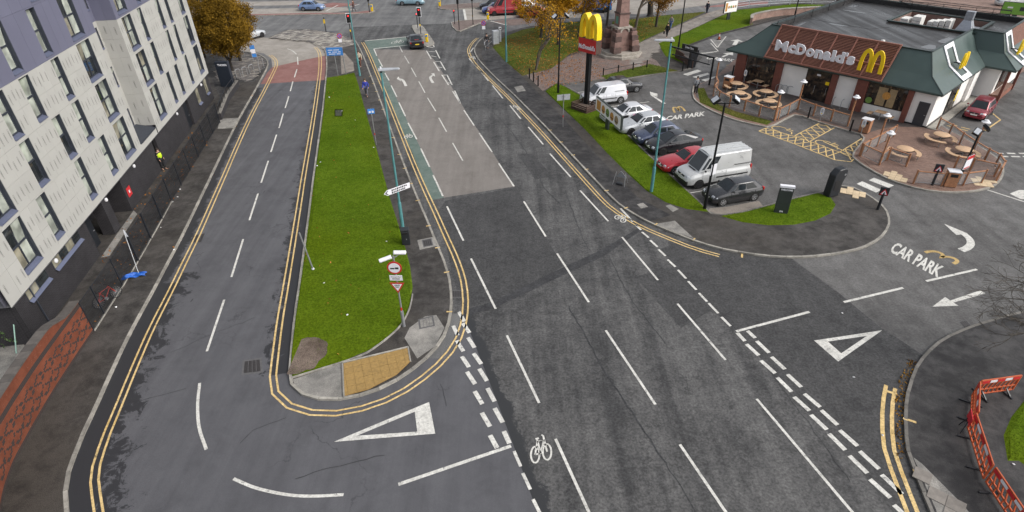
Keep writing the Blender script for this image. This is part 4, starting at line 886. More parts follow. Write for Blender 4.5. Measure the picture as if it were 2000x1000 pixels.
for i, p in enumerate(WB):
    d = WB[min(i+1, len(WB)-1)]-WB[max(i-1, 0)]; d.normalize(); nrm.append(Vector((d.y, -d.x, 0)))
    if i: acc += (p-WB[i-1]).length
    h = 1.95+min(.45, max(0, (acc-1.2)*.35))
    for k in range(5): z = h*k/4; v.append((p.x, p.y, ZP+z)); run.append(acc); up.append(z)
    nn_ = -Vector((-d.y, d.x, 0))
    q = p-Vector((-d.y, d.x, 0))*.33; v.append((q.x, q.y, ZP+h)); run.append(acc+.1); up.append(h); v.append((q.x, q.y, ZP)); run.append(acc+.1); up.append(0)
mb = MB(); mb.v = v
for i in range(len(WB)-1):
    for k in range(6): mb.f.append((i*7+k, i*7+k+1, (i+1)*7+k+1, (i+1)*7+k))
mb.f.append(tuple(range(0, 7))); 
o = obj('brick_face', mb, 'diaper_brick', bw_, world=True)
for nm, vals in (('run', run), ('up', up)): a_ = o.data.attributes.new(nm, 'FLOAT', 'POINT'); a_.data.foreach_set('value', vals)
bmx = bmesh.new(); bmx.from_mesh(o.data); bmesh.ops.recalc_face_normals(bmx, faces=bmx.faces); bmx.to_mesh(o.data); bmx.free()
mat('coping', (.085, .075, .068), .85, var=.3, scale=4, bmp=.3, rnd=.2)
acc = 0; RS = resample(WB, .46); acc = 0.
for i in range(len(RS)-1):
    a_, b_2 = RS[i], RS[i+1]; h0 = 1.95+min(.45, max(0, (acc-1.2)*.35)); acc += (b_2-a_).length; h1 = 1.95+min(.45, max(0, (acc-1.2)*.35))
    d = (b_2-a_).normalized(); n_ = Vector((-d.y, d.x, 0))*-.16
    obj('coping_stone', MB().bar(a_+n_+d*.006+Vector((0, 0, h0+.035)), b_2+n_-d*.006+Vector((0, 0, h1+.035)), .44, .07), 'coping', bw_, world=True)
# ================================================================== RESTAURANT
MC = Vector((35.82, 47.76, 0)); MA = math.atan2(-.7484, .6632)
rest = thing('restaurant', 'low restaurant with green mansard roof, louvred sign panel and white walls', 'restaurant', MC, MA)
mat('mansard_green', (.062, .092, .086), .42, .2, var=.10, scale=.6); mat('trim_green', (.02, .035, .032), .4, .3); mat('wood_brown', (.25, .105, .075), .6, var=.25, scale=5); mat('slat_brown', (.31, .14, .10), .6, var=.2, scale=4); mat('louvre_back', (.085, .036, .026), .8)
mat('render_white', (.78, .76, .73), .75, var=.06, scale=1.); mat('column_red', (.17, .055, .038), .65, var=.25, scale=4); mat('sign_white', (.72, .72, .76), .4, var=.05); mat('sign_yellow', (.85, .58, .01), .35, var=.06)
mat('ac_white', (.66, .65, .62), .6, var=.15); mat('duct', (.36, .38, .42), .4, .6, var=.2); mat('black_metal', (.012, .013, .015), .4, .4, var=.2); mat('grey_door', (.04, .04, .047), .5)
ground_mat('roof_felt', (.018, .0175, .0175), (.044, .043, .044), .2, 1.2, 20, (.36, .66), .2, (.2, .6), streak=.6, sdir=MA+math.pi/2, dark=.3, dark_s=.3)
m, t, b_ = newmat('shopfront'); co = objco(t); c_ = mixc(t, ramp(t, noise(t, 1.6, 3, .5, co), .42, .62), (.014, .012, .012), (.05, .036, .027)); c_ = mixc(t, ramp(t, noise(t, 3.5, 2, .5, objco(t, (1, 1, .5))), .62, .68), c_, (.14, .10, .065)); t.links.new(c_, b_.inputs['Base Color']); b_.inputs['Roughness'].default_value = .08; glass('shop_warm', (.10, .075, .05))
def m_(name, mb, mm, par=rest, **k): return obj(name, mb, mm, par, **k)
m_('wall', MB().prism([(-18.3, .12), (-.02, .12), (-.02, 12), (1.6, 12), (1.6, 22.6), (-18.3, 22.6)], .06, 3.1), 'render_white')
E_ = [(-19.6, -.3), (.4, -.3), (.4, 11.4), (2.8, 11.4), (2.8, 23.5), (-19.6, 23.5)]; B_ = [(-17.9, .65), (-1.05, .65), (-1.05, 12.75), (1.2, 12.75), (1.2, 22.3), (-17.9, 22.3)]; T_ = [(-16.4, 2.0), (-2.05, 2.0), (-2.05, 13.3), (.4, 13.3), (.4, 21.6), (-16.4, 21.6)]
mb = MB(); n = 6
ring = [(*p, 3.02) for p in E_]+[(*p, 3.15) for p in E_]+[(*p, 4.15) for p in B_]+[(*p, 5.75) for p in T_]+[(p[0]+(.16 if p[0] < -9 else -.16), p[1]+(.16 if p[1] < 11 else -.16), 5.75) for p in T_]
mb.v = ring
for k in range(4): mb.f += [(k*n+i, k*n+(i+1) % n, (k+1)*n+(i+1) % n, (k+1)*n+i) for i in range(n)]
roof = m_('mansard_roof', mb, 'mansard_green')
m_('soffit', MB().prism(E_, 2.98, 3.025), 'trim_green', roof)
cp_ = MB()
for i in range(n): a_, b_ = T_[i], T_[(i+1) % n]; cp_.bar((*a_, 5.77), (*b_, 5.77), .2, .05)
m_('roof_edge', cp_, 'trim_green', roof)
for i in range(n):                                      # hip and valley trims
    for za, pa, zb, pb in ((3.15, E_[i], 4.15, B_[i]), (4.15, B_[i], 5.75, T_[i])): m_('hip_trim', MB().bar((*pa, za+.012), (*pb, zb+.012), .06, .03), 'trim_green', roof)
dk = MB()
for a_ in ((-16.3, 2.1, -2.1, 12.9), (-16.3, 12.9, -9.3, 19.2), (-16.3, 19.2, .3, 21.5), (-1.9, 13.4, .3, 19.2)): dk.add([(a_[0], a_[1], 5.3), (a_[2], a_[1], 5.3), (a_[2], a_[3], 5.3), (a_[0], a_[3], 5.3)], [(0, 1, 2, 3)])
deck = m_('roof_deck', dk, 'roof_felt')
pw = MB(); brick_mat('brick_pit', (.13, .06, .045), (.17, .08, .06), (.2, .17, .15), axis='both')
for a_, b_ in (((-16.2, 2.2), (-16.2, 21.4)), ((-16.2, 21.4), (.2, 21.4))): pw.bar((*a_, 5.52), (*b_, 5.52), .1, .44)
m_('parapet', pw, 'roof_felt')
pit = MB()
for a_, b_ in (((-9.3, 12.9), (-1.9, 12.9)), ((-9.3, 19.2), (-1.9, 19.2)), ((-9.3, 12.9), (-9.3, 19.2)), ((-1.9, 12.9), (-1.9, 19.2))): pit.bar((*a_, 4.7), (*b_, 4.7), .2, 1.4)
pit.add([(-9.3, 12.9, 4.1), (-1.9, 12.9, 4.1), (-1.9, 19.2, 4.1), (-9.3, 19.2, 4.1)], [(0, 1, 2, 3)]); m_('plant_well', pit, 'brick_pit', deck)
for a_, b_ in (((-9.4, 12.8), (-1.8, 12.8)), ((-9.4, 19.3), (-1.8, 19.3)), ((-9.4, 12.8), (-9.4, 19.3)), ((-1.8, 12.8), (-1.8, 19.3))): m_('well_coping', MB().bar((*a_, 5.46), (*b_, 5.46), .3, .12), 'trim_green', deck)
for u, v, w_, h in ((-8.3, 14.6, .75, 1.5), (-7.3, 15.0, .8, 1.75), (-5.9, 14.4, .45, 1.6), (-5.4, 14.4, .42, 1.7), (-4.9, 14.5, .42, 1.8), (-4.4, 14.6, .42, 1.9)):
    o = m_('air_conditioner', MB().box((u, v, 4.15+h/2), (w_, 1.3, h)), 'ac_white', bevel=.03)
    for k in range(5): m_('grille_bar', MB().box((u, v-.66, 4.5+k*.25), (w_*.8, .02, .05)), 'duct', o)
du = MB(); du.prism([(-3.8, 14.6), (-2.4, 14.6), (-2.4, 15.8), (-3.8, 15.8)], 4.12, 5.2)
du.add([(-3.8, 14.6, 5.2), (-2.4, 14.6, 5.2), (-2.4, 15.8, 5.2), (-3.8, 15.8, 5.2), (-3.45, 14.9, 6.1), (-2.75, 14.9, 6.1), (-2.75, 15.5, 6.1), (-3.45, 15.5, 6.1)], [(0, 1, 5, 4), (1, 2, 6, 5), (2, 3, 7, 6), (3, 0, 4, 7)]); du.prism([(-3.45, 14.9), (-2.75, 14.9), (-2.75, 15.5), (-3.45, 15.5)], 6.1, 6.9); du.box((-4.9, 15.8, 4.5), (2.2, .7, .6)); du.box((-2.2, 17.2, 4.6), (1.6, 2.2, .8))
m_('ventilation_duct', du, 'duct', bevel=.02)
gr = MB()
for z in (5.95, 6.35): gr.bar((-9.6, 19.5, z), (-1.0, 21.0, z), .05); gr.bar((-9.6, 19.5, z), (-11.5, 21.2, z), .05); gr.bar((-11.5, 21.2, z), (-1, 21.3, z), .05)
for k in range(7): t_ = k/6; gr.bar((-9.6+8.6*t_, 19.5+1.5*t_, 5.3), (-9.6+8.6*t_, 19.5+1.5*t_, 6.35), .04)
for v in (2.4, 6, 10, 14, 18, 21): gr.cyl((-16.05, v, 5.3), (-16.05, v, 6.1), .03)
gr.bar((-16.05, 2.4, 6.05), (-16.05, 21, 6.05), .05); gr.bar((-16.05, 21, 6.05), (-9, 21.2, 6.05), .05)
m_('guard_rail', gr, 'black_metal')
m_('roof_vent', MB().lathe([(.12, 5.3), (.12, 5.6), (.2, 5.62), (.16, 5.75), (0, 5.8)], (-6.4, 3.2, 0)), 'ac_white', smooth=True)
# louvred sign panel over the entrance
L0, L1 = -15.3, -4.45
fl_, fb_, ft_ = Vector((0, -.3, 3.12)), Vector((0, .65, 4.15)), Vector((0, 2.0, 5.78))
lou = m_('louvre_panel', MB().add([(L0, -.36, 3.16), (L1, -.36, 3.16), (L1, .59, 4.19), (L0, .59, 4.19), (L0, 1.94, 5.8), (L1, 1.94, 5.8)], [(0, 1, 2, 3), (3, 2, 5, 4)]), 'louvre_back')
def seg(p, q, k, n, lift): d = (q-p); nn = Vector((0, -d.z, d.y)).normalized(); return p+d*(k/n)+nn*lift
for p, q, n in ((fl_, fb_, 11), (fb_, ft_, 15)):
    for k in range(1, n):
        c = seg(p, q, k, n, .15); m_('slat', MB().bar((L0+.05, c.y, c.z), (L1-.05, c.y, c.z), .06 if n == 15 else .055, .045), 'slat_brown', lou)
for i in range(7):
    u = L0+(L1-L0)*i/6
    for p, q in ((fl_, fb_), (fb_, ft_)):
        a_, b_ = seg(p, q, 0, 1, .18), seg(p, q, 1, 1, .18); m_('mullion', MB().bar((u, a_.y, a_.z), (u, b_.y, b_.z), .12, .1), 'wood_brown', lou)
for c, w_ in ((seg(fl_, fb_, 0, 1, .18), .16), (seg(fl_, fb_, 1, 1, .19), .22), (seg(fb_, ft_, 1, 1, .16), .2)): m_('rail', MB().bar((L0-.06, c.y, c.z), (L1+.06, c.y, c.z), w_, .12), 'wood_brown', lou)
# lettering and arches
def stand(mb, u0, u1, z0, z1, v):      # upright sign in the local frame facing -v
    return fit(mb, (u0, v, z0), (u1-u0, 0, 0), (0, 0, z1-z0), (0, -1, 0))
LET = [('M', 1.28), ('c', .78), ('D', 1.0), ('o', .84), ('n', .8), ('a', .76), ('l', .36), ('d', .84), ("'", .2), ('s', .72)]
tot = sum(w_ for _, w_ in LET); u = -14.6; sc_ = 7.5/tot
for ch, w_ in LET:
    lo, hi = (0, 1.0) if ch in 'MDld' else ((.0, .78) if ch != "'" else (.68, 1.0))
    m_('sign_letter', stand(text_mb(ch, 1., .055, .05), u, u+w_*sc_*.93, 3.98+lo*.98, 3.98+hi*.98, -.12), 'sign_white'); u += w_*sc_
def arch_mb(w_, h, th, dep):
    """the two arches as an extruded band, XZ plane, base at z=0"""
    out, inn = [], []
    N = 14
    def curve(cx, hw, hh):
        return [(cx-hw*math.cos(math.pi*k/N), hh*(max(0, math.sin(math.pi*k/N))**.62)) for k in range(N+1)]
    mb = MB()
    for cx in (w_*.25+th*.12, w_*.75-th*.12):
        A = curve(cx, w_*.25+th*.12, h); B = curve(cx, w_*.25-th*.88, h-th*1.2)
        for y0, fl in ((-dep/2, False), (dep/2, True)):
            k = len(mb.v); mb.v += [(x, y0, z) for x, z in A]+[(x, y0, z) for x, z in B]
            mb.f += [((k+i, k+i+1, k+N+2+i, k+N+1+i) if fl else (k+N+1+i, k+N+2+i, k+i+1, k+i)) for i in range(N)]
        for C_, fl in ((A, True), (B, False)):
            k = len(mb.v); mb.v += [(x, -dep/2, z) for x, z in C_]+[(x, dep/2, z) for x, z in C_]
            mb.f += [((k+i, k+i+1, k+N+2+i, k+N+1+i) if not fl else (k+N+1+i, k+N+2+i, k+i+1, k+i)) for i in range(N)]
        for (x0, x1) in ((A[0][0], B[0][0]), (B[-1][0], A[-1][0])): mb.add([(x0, -dep/2, 0), (x1, -dep/2, 0), (x1, dep/2, 0), (x0, dep/2, 0)], [(0, 3, 2, 1)])
    return mb
m_('arches_sign', arch_mb(2.05, 1.95, .30, .14).xf(Matrix.Translation((-6.75, -.15, 3.72))), 'sign_yellow', smooth=True)
# white bands with arches on the right-hand roof slopes
def band(v0, v1, dx, dv=0):
    P = lambda k, t, off: (Vector((.4+dx, 0, 3.15)), Vector((-1.05+dx+(0 if not dx else -.15), 0, 4.15)), Vector((-2.05+dx+(0 if not dx else .05), 0, 5.75)))[k]
    e, b_, t_ = (Vector((.4, 0, 3.15)), Vector((-1.05, 0, 4.15)), Vector((-2.05, 0, 5.75))) if not dx else (Vector((2.8, 0, 3.15)), Vector((1.2, 0, 4.15)), Vector((.4, 0, 5.75)))
    o = None
    for p, q, ends in ((e, b_, 0), (b_, t_, 1)):
        nn = Vector((-(p.z-q.z), 0, (p.x-q.x))); nn = Vector((q.z-p.z, 0, p.x-q.x)).normalized()*.05
        for va in (v0+.2, v1-.2):
            x = m_('white_band', MB().bar((p.x+nn.x, va, p.z+nn.z), (q.x+nn.x, va, q.z+nn.z), .4, .06, (nn.x, 0, nn.z)), 'sign_white')
        q2 = q if ends else p; d = (p-q).normalized()*.22; q3 = (q2+d) if ends else (q2-d)
        m_('white_band', MB().bar((q3.x+nn.x, v0, q3.z+nn.z), (q3.x+nn.x, v1, q3.z+nn.z), .44, .065, (nn.x, 0, nn.z)), 'sign_white')
    c = arch_mb(1.5, 1.3, .24, .16).xf(Matrix.Translation((b_.x+.75, (v0+v1)/2-.75, 4.0)) @ Matrix.Rotation(R(90), 4, 'Z'))
    m_('arches_sign', c, 'sign_yellow', smooth=True); m_('sign_bracket', MB().bar((b_.x, (v0+v1)/2, 4.3), (b_.x+.7, (v0+v1)/2, 4.3), .08), 'black_metal')
band(4.7, 7.2, 0); band(13.6, 15.6, 2)
t2 = MB()
for k in range(14): z = 4.35+k*.1; x = 1.15-.5*(z-4.15); t2.bar((x+.1, 15.8, z), (x+.1, 22, z), .05)
m_('slat_screen', t2, 'slat_brown')
# front elevation
F = lambda name, u0, u1, z0, z1, mm, pr=.04, par=rest: m_(name, MB().box(((u0+u1)/2, .12-pr/2+.01, (z0+z1)/2), (u1-u0, pr, z1-z0)), mm, par)
for u0, u1 in ((-18.35, -17.3), (-14.1, -13.42), (-8.65, -8.12), (-6.4, -5.42), (-2.15, -1.72)): m_('column', MB().box(((u0+u1)/2, .03, 1.56), (u1-u0, .34, 3.02)), 'column_red', bevel=.01)
def shopwin(u0, u1, z0, z1, cols, rows, mm='shopfront'):
    o = F('window', u0, u1, z0, z1, 'black_metal', .06)
    for i in range(cols):
        for j in range(rows):
            a_, b_ = u0+(u1-u0)*i/cols+.04, u0+(u1-u0)*(i+1)/cols-.04; c, d = z0+(z1-z0)*j/rows+.04, z0+(z1-z0)*(j+1)/rows-.04
            m_('pane', MB().box(((a_+b_)/2, .064, (c+d)/2), (b_-a_, .012, d-c)), mm, o)
    return o
shopwin(-17.25, -14.15, .35, 2.95, 3, 2); F('panel', -17.25, -14.15, .1, .35, 'column_red'); shopwin(-11.05, -8.7, .1, 2.95, 2, 1); w3 = shopwin(-5.4, -2.2, .95, 2.95, 3, 2)
for k, u in enumerate((-10.6, -9.5)): dd = m_('door', MB().box((u+.25, .06, 1.2), (.95, .03, 2.1)), 'shopfront'); m_('handle', MB().cyl((u+.6, .02, .8), (u+.6, .02, 1.5), .02), 'steel', dd)
m_('notice', MB().box((-9.9, .05, 2.5), (.35, .02, .15)), 'sign_white'); m_('notice', MB().box((-8.95, .05, 1.9), (.35, .02, .3)), 'sign_yellow')
mat('poster_tan', (.33, .24, .13), .6, var=.3, scale=4); mat('poster_green', (.16, .28, .06), .6, var=.4, scale=6); mat('food_orange', (.55, .27, .06), .6, var=.4, scale=9)
m_('poster', MB().box((-4.15, .05, 1.85), (.75, .02, 1.6)), 'poster_tan', w3); m_('poster', MB().box((-3.3, .05, 1.85), (.6, .02, 1.6)), 'poster_tan', w3); m_('poster', MB().lathe([(0, 0), (.33, 0), (.33, .02), (0, .02)], (0, 0, 0), 16).xf(Matrix.Translation((-3.75, .035, 2.0)) @ Matrix.Rotation(R(90), 4, 'X')), 'food_orange', w3)
m_('poster', MB().lathe([(0, 0), (.28, 0), (.28, .02), (0, .02)], (0, 0, 0), 16).xf(Matrix.Translation((-5.05, .04, 1.3)) @ Matrix.Rotation(R(90), 4, 'X')), 'poster_green', w3)
dd = m_('door', MB().box((-.72, .09, 1.13), (.85, .06, 2.06)), 'grey_door', bevel=.01); m_('handle', MB().box((-.42, .04, 1.1), (.14, .04, .03)), 'steel', dd)
m_('plinth', MB().box((-.85, .10, .13), (1.75, .05, .16)), 'black_metal')
# right elevation
S = lambda name, v0, v1, z0, z1, mm, par=rest, x=.02, t=.06: m_(name, MB().box((x, (v0+v1)/2, (z0+z1)/2), (t, v1-v0, z1-z0)), mm, par)
o = S('window', 4.2, 6.6, .15, 3.0, 'black_metal')
for j in range(4): S('pane', 4.3, 5.35, .25+j*.68, .86+j*.68, 'shopfront', o, .055, .012); S('pane', 5.45, 6.5, .25+j*.68, .86+j*.68, 'shopfront', o, .055, .012)
S('window_poster', 6.0, 6.4, 1.0, 2.0, 'sign_yellow', o, .066, .01)
S('pier', 9.4, 11.0, .1, 3.0, 'render_white', x=.12, t=.3); S('plinth', 0, 11.9, .06, .22, 'coping', x=.06, t=.12)
o = m_('window', MB().box((.02, 11.5, 1.6), (.08, .8, 2.8)), 'black_metal'); m_('pane', MB().box((.065, 11.5, 1.7), (.012, .7, 2.4)), 'shopfront', o)
o = m_('booth_window', MB().box((1.63, 14.5, 1.7), (.06, 3.4, 1.9)), 'black_metal')
for k in range(4): m_('pane', MB().box((1.67, 13.2+k*.85, 1.7), (.012, .75, 1.7)), 'shopfront', o)
m_('column', MB().box((2.3, 12.0, 1.56), (.22, .22, 3.0)), 'column_red'); m_('column', MB().box((2.3, 17.0, 1.56), (.22, .22, 3.0)), 'column_red')
m_('brick_plinth', MB().box((1.9, 14.5, .3), (.8, 5.2, .6)), 'brick_red')
# kerb-side step along the right wall
m_('step', MB().box((.45, 6, .12), (.7, 12, .10)), 'kerb')
for pts in ([(-7.2, 2.3), (-9.6, 8.6), (-7.6, 12.7)], [(-15.9, 8.9), (-9.6, 8.6)]):
    for a_, b_ in zip(pts, pts[1:]): m_('roof_seam', MB().bar((*a_, 5.305), (*b_, 5.305), .14, .02), 'roof_felt', deck)
mat('standing_water', (.045, .045, .048), .14, var=.3, scale=1.)
for u, v, a_, b_ in ((-12.5, 8.2, .9, .35), (-13.6, 15.5, 1.3, .3), (-15.2, 18.5, .5, 1.2), (-3.2, 5.5, .5, 1.1), (-2.9, 9.0, .4, 1.6), (-15.4, 6, .35, 1.5)):
    m_('puddle', MB().fill([(u+a_*math.cos(x)*(1+.25*math.sin(3*x+u)), v+b_*math.sin(x)*(1+.2*math.cos(2*x)), 5.306) for x in [2*math.pi*k/22 for k in range(22)]]), 'standing_water', deck)
# ================================================================== VEHICLES
mat('tyre', (.012, .012, .012), .8, var=.2); mat('rim', (.42, .43, .45), .3, .8, var=.1); mat('rim_dark', (.06, .06, .065), .35, .7); mat('arch_black', (.006, .006, .006), .9); mat('trim_black', (.014, .014, .015), .5); mat('plate_white', (.72, .72, .68), .4); mat('plate_yellow', (.75, .55, .03), .4)
mat('lens_clear', (.55, .57, .6), .12, .3, coat=.6); mat('lens_red', (.42, .012, .012), .2, coat=.6); mat('chrome', (.6, .6, .62), .15, .9)
mat('car_glass', (.020, .026, .031), .06, 0, var=.4, scale=1.5, spec=.55)
def paint(name, col, metal=.35): return mat(name, col, .32, metal, var=.05, scale=2, coat=.7)
def loft(secs, cap=True):
    mb = MB(); n = len(secs[0])
    for s in secs: mb.v += [tuple(p) for p in s]
    for k in range(len(secs)-1): mb.f += [(k*n+i, (k+1)*n+i, (k+1)*n+i+1, k*n+i+1) for i in range(n-1)]
    if cap: mb.f += [tuple(range(n)), tuple((len(secs)-1)*n+i for i in range(n-1, -1, -1))]
    return mb
def lerp1(tab, x):
    for (x0, y0), (x1, y1) in zip(tab, tab[1:]):
        if x0 <= x <= x1:
            t = (x-x0)/(x1-x0) if x1 > x0 else 0; t = t*t*(3-2*t) if False else t
            return y0+(y1-y0)*t
    return tab[0][1] if x < tab[0][0] else tab[-1][1]
def car(name, label, cat, pmat, L, W, H, wb, hood, belt, gh, wheel_r=.31, tail=None, group=None, rim='rim', panel_van=False, rear_rake=None, front_plate='plate_white', clear=.17, fo=None, sidewins=2, roofm=None):
    """x forward. hood/tail: [(x, z)] top line of the lower body front->rear; gh: (xA base front, xB roof front, xC roof rear, xD base rear, roof inset)"""
    c = thing(name, label, cat, group=group); hw = W/2
    fo = fo if fo is not None else (L-wb)*.5
    xf = L/2; xr = -L/2; xwf = xf-fo; xwr = xwf-wb
    def half(x):          # plan taper
        e = max(0, (x-(xf-.55))/.55); r = max(0, ((xr+.45)-x)/.45); return hw*(1-.20*e**2.2-.10*r**2.2)
    xs = sorted(set([xr, xr+.04, xr+.12, xr+.3, xr+.6]+[xr+.9+(L-1.8)*i/14 for i in range(15)]+[xf-.6, xf-.35, xf-.16, xf-.06, xf-.01, xf]))
    secs = []
    for x in xs:
        zt = lerp1(hood, x); w_ = half(x); e = max(0, (x-(xf-.16))/.16); r = max(0, ((xr+.12)-x)/.12); zb = clear+.10*max(e, r)
        if e > 0: zt = zt-.10*e**2
        sh = min(zt-.06, zb+(zt-zb)*.74)
        secs.append([(x, 0, zb), (x, w_*.80, zb), (x, w_*.96, zb+.10), (x, w_*1.0, zb+.24), (x, w_*1.0, sh-.03), (x, w_*.965, sh+.03), (x, w_*.90, zt-.035), (x, w_*.78, zt), (x, 0, zt+.025)])
    full = [s+[(p[0], -p[1], p[2]) for p in s[-2:0:-1]] for s in secs]
    full = [s+[s[0]] for s in full]
    body = loft(full); body.f = [f[::-1] for f in body.f]
    bo = obj('body', body, pmat, c, smooth=True)
    bmx = bmesh.new(); bmx.from_mesh(bo.data); bmesh.ops.remove_doubles(bmx, verts=bmx.verts, dist=1e-4); bmesh.ops.recalc_face_normals(bmx, faces=bmx.faces); bmx.to_mesh(bo.data); bmx.free()
    # greenhouse
    xA, xB, xC, xD, ins = gh; b0 = belt-.05
    wA, wB = hw*.93, hw*.93-ins
    prof = lambda x, t: None
    gb = [(xA, wA*.88, lerp1(hood, xA)-.03), (xA-.35, wA, b0), (xD+.3, wA, b0), (xD, wA*.86, lerp1(hood, xD)-.03)]
    gt = [(xB, wB*.86, H-.05), (xB-.3, wB, H-.03), (xC+.3, wB, H-.03), (xC, wB*.88, H-.06)]
    mb = MB(); ring0 = gb+[(x, -y, z) for x, y, z in gb[::-1]]; ring1 = gt+[(x, -y, z) for x, y, z in gt[::-1]]
    mid = [(xB-.05, 0, H-.01), (xB-.35, 0, H+.02), (xC+.35, 0, H+.02), (xC+.03, 0, H-.02)]
    mb.v = ring0+ring1+mid; n = 8
    mb.f = [(i, (i+1) % n, n+(i+1) % n, n+i) for i in range(n)]
    mb.f += [(8, 9, 17, 16), (9, 10, 18, 17), (10, 11, 19, 18), (12, 13, 18, 19), (13, 14, 17, 18), (14, 15, 16, 17)]
    go = obj('cabin', mb, roofm or pmat, c, smooth=True)
    bmx = bmesh.new(); bmx.from_mesh(go.data); bmesh.ops.recalc_face_normals(bmx, faces=bmx.faces); bmx.to_mesh(go.data); bmx.free()
    bv = go.modifiers.new('bevel', 'BEVEL'); bv.width = .05; bv.segments = 3; bv.limit_method = 'ANGLE'; bv.angle_limit = R(25)
    V = [Vector(v) for v in mb.v]
    def pane(q, i0, i1, j0, j1, nm, par=c, m='car_glass', lift=.012):
        a_, b_, d_, e_ = q      # bottom-left, bottom-right, top-right, top-left
        f = lambda s, t: (a_*(1-s)+b_*s)*(1-t)+(e_*(1-s)+d_*s)*t
        nn = (b_-a_).cross(e_-a_).normalized()*lift
        ctr = (a_+b_+d_+e_)/4
        if nn.dot(ctr-Vector((0, 0, .6))) < 0: nn = -nn
        P = [f(i0, j0)+nn, f(i1, j0)+nn, f(i1, j1)+nn, f(i0, j1)+nn]
        k = MB().add(P+[p-nn*.8 for p in P], [(0, 1, 2, 3), (0, 4, 5, 1), (1, 5, 6, 2), (2, 6, 7, 3), (3, 7, 4, 0)])
        o = obj(nm, k, m, par); bmx = bmesh.new(); bmx.from_mesh(o.data); bmesh.ops.recalc_face_normals(bmx, faces=bmx.faces); bmx.to_mesh(o.data); bmx.free(); return o
    pane((V[0], V[7], V[15], V[8]), .05, .95, .10, .93, 'windscreen')
    if not panel_van: pane((V[3], V[4], V[12], V[11]), .08, .92, .28, .9, 'rear_window')
    for s in (0, 1):
        q = (V[1], V[2], V[10], V[9]) if not s else (V[6], V[5], V[13], V[14])
        if panel_van: wins = ((.03, .22),)
        elif sidewins == 3: wins = ((.04, .36), (.40, .68), (.72, .93))
        else: wins = ((.05, .48), (.53, .94))
        for a_, b_ in wins: pane(q, a_, b_, .16, .88, 'side_window')
        qf = (V[0], V[1], V[9], V[8]) if not s else (V[7], V[6], V[14], V[15]); pane(qf, .35, .97, .14, .82, 'quarter_window')
    # wheels
    for xw in (xwf, xwr):
        for s in (1, -1):
            y = s*(hw-.005)
            obj('wheel_arch', MB().cyl((xw, s*(hw-.30), wheel_r), (xw, s*(half(xw)+.004), wheel_r), wheel_r*1.17, n=26), 'arch_black', c)
            tw = obj('wheel', MB().cyl((xw, s*(hw-.23), wheel_r), (xw, s*(half(xw)+.012), wheel_r), wheel_r, n=26), 'tyre', c, bevel=.025)
            r_ = MB().cyl((xw, s*(hw-.1), wheel_r), (xw, s*(half(xw)+.016), wheel_r), wheel_r*.66, n=22); ro = obj('rim', r_, 'arch_black' if rim == 'rim' else rim, tw)
            sp = MB(); yy = s*(half(xw)+.021)
            for k in range(5):
                a_ = k*2*math.pi/5+.3; sp.bar((xw, yy, wheel_r), (xw+math.cos(a_)*wheel_r*.64, yy, wheel_r+math.sin(a_)*wheel_r*.64), .075, .02, (0, 1, 0))
            sp.cyl((xw, yy-.012*s, wheel_r), (xw, yy+.012*s, wheel_r), .06, n=10)
            sp.v += [];
            for k in range(22):
                a_, b_ = 2*math.pi*k/22, 2*math.pi*(k+1)/22; sp.bar((xw+math.cos(a_)*wheel_r*.64, yy, wheel_r+math.sin(a_)*wheel_r*.64), (xw+math.cos(b_)*wheel_r*.64, yy, wheel_r+math.sin(b_)*wheel_r*.64), .03, .03, (0, 1, 0))
            obj('spokes', sp, rim, tw)
    # lights, grille, plates, mirrors, handles, trim
    zh = lerp1(hood, xf-.3)-.13
    for s in (1, -1):
        w1 = half(xf-.28); w2 = half(xf-.05)
        obj('headlight', MB().add([(xf-.34, s*(w1*.93), zh+.07), (xf-.10, s*w2*.62, zh+.10), (xf-.03, s*w2*.60, zh-.02), (xf-.28, s*(w1+.012), zh-.04), (xf-.07, s*w2*.93, zh-.02), (xf-.12, s*w2*.9, zh+.08)], [(0, 1, 5), (5, 1, 2, 4), (0, 5, 4, 3)] if s < 0 else [(0, 5, 1), (5, 4, 2, 1), (0, 3, 4, 5)]), 'lens_clear', c)
        zt_ = belt-.12 if not panel_van else belt-.2
        obj('tail_light', MB().box((xr+.07, s*(half(xr+.05)-.10), zt_), (.14, .22, .22 if not panel_van else .4)), 'lens_red', c, bevel=.03)
        mx = xA-.42; obj('mirror', MB().box((mx, s*(hw+.07), belt+.05), (.12, .16, .12)), pmat if not panel_van else 'trim_black', c, bevel=.04)
        sd_ = MB(); sd_.bar((xwf-.4, s*(hw-.002), clear+.07), (xwr+.4, s*(hw-.002), clear+.07), .05, .12); obj('side_skirt', sd_, 'trim_black', c)
        for hx in ((xA-1.05), (xA-1.95)):
            if hx > xwr+.2: obj('door_handle', MB().box((hx, s*(hw+.002), belt-.17), (.17, .03, .03)), pmat, c)
        for dx in ((xA-.32), (xA-1.28), (xA-2.2)):
            if dx > xwr-.1: obj('door_gap', MB().box((dx, s*(hw-.004), (clear+belt)/2+.08), (.012, .012, belt-clear-.32)), 'arch_black', c)
    obj('grille', MB().box((xf-.035, 0, zh-.02), (.05, W*.42, .13)), 'trim_black', c, bevel=.02); obj('lower_grille', MB().box((xf-.03, 0, clear+.24), (.05, W*.52, .13)), 'trim_black', c, bevel=.02); obj('badge', MB().cyl((xf-.02, 0, zh+.0), (xf+.0, 0, zh), .055, n=12), 'chrome', c)
    obj('front_plate', MB().box((xf-.005, 0, clear+.37), (.02, .52, .11)), front_plate, c); obj('rear_plate', MB().box((xr+.005, 0, belt-.28), (.02, .52, .11)), 'plate_yellow', c)
    obj('rear_bumper', MB().box((xr+.04, 0, clear+.18), (.1, W*.84, .22)), pmat if not panel_van else 'trim_black', c, bevel=.03)
    PAINT[c] = pmat; return c
PAINT = {}
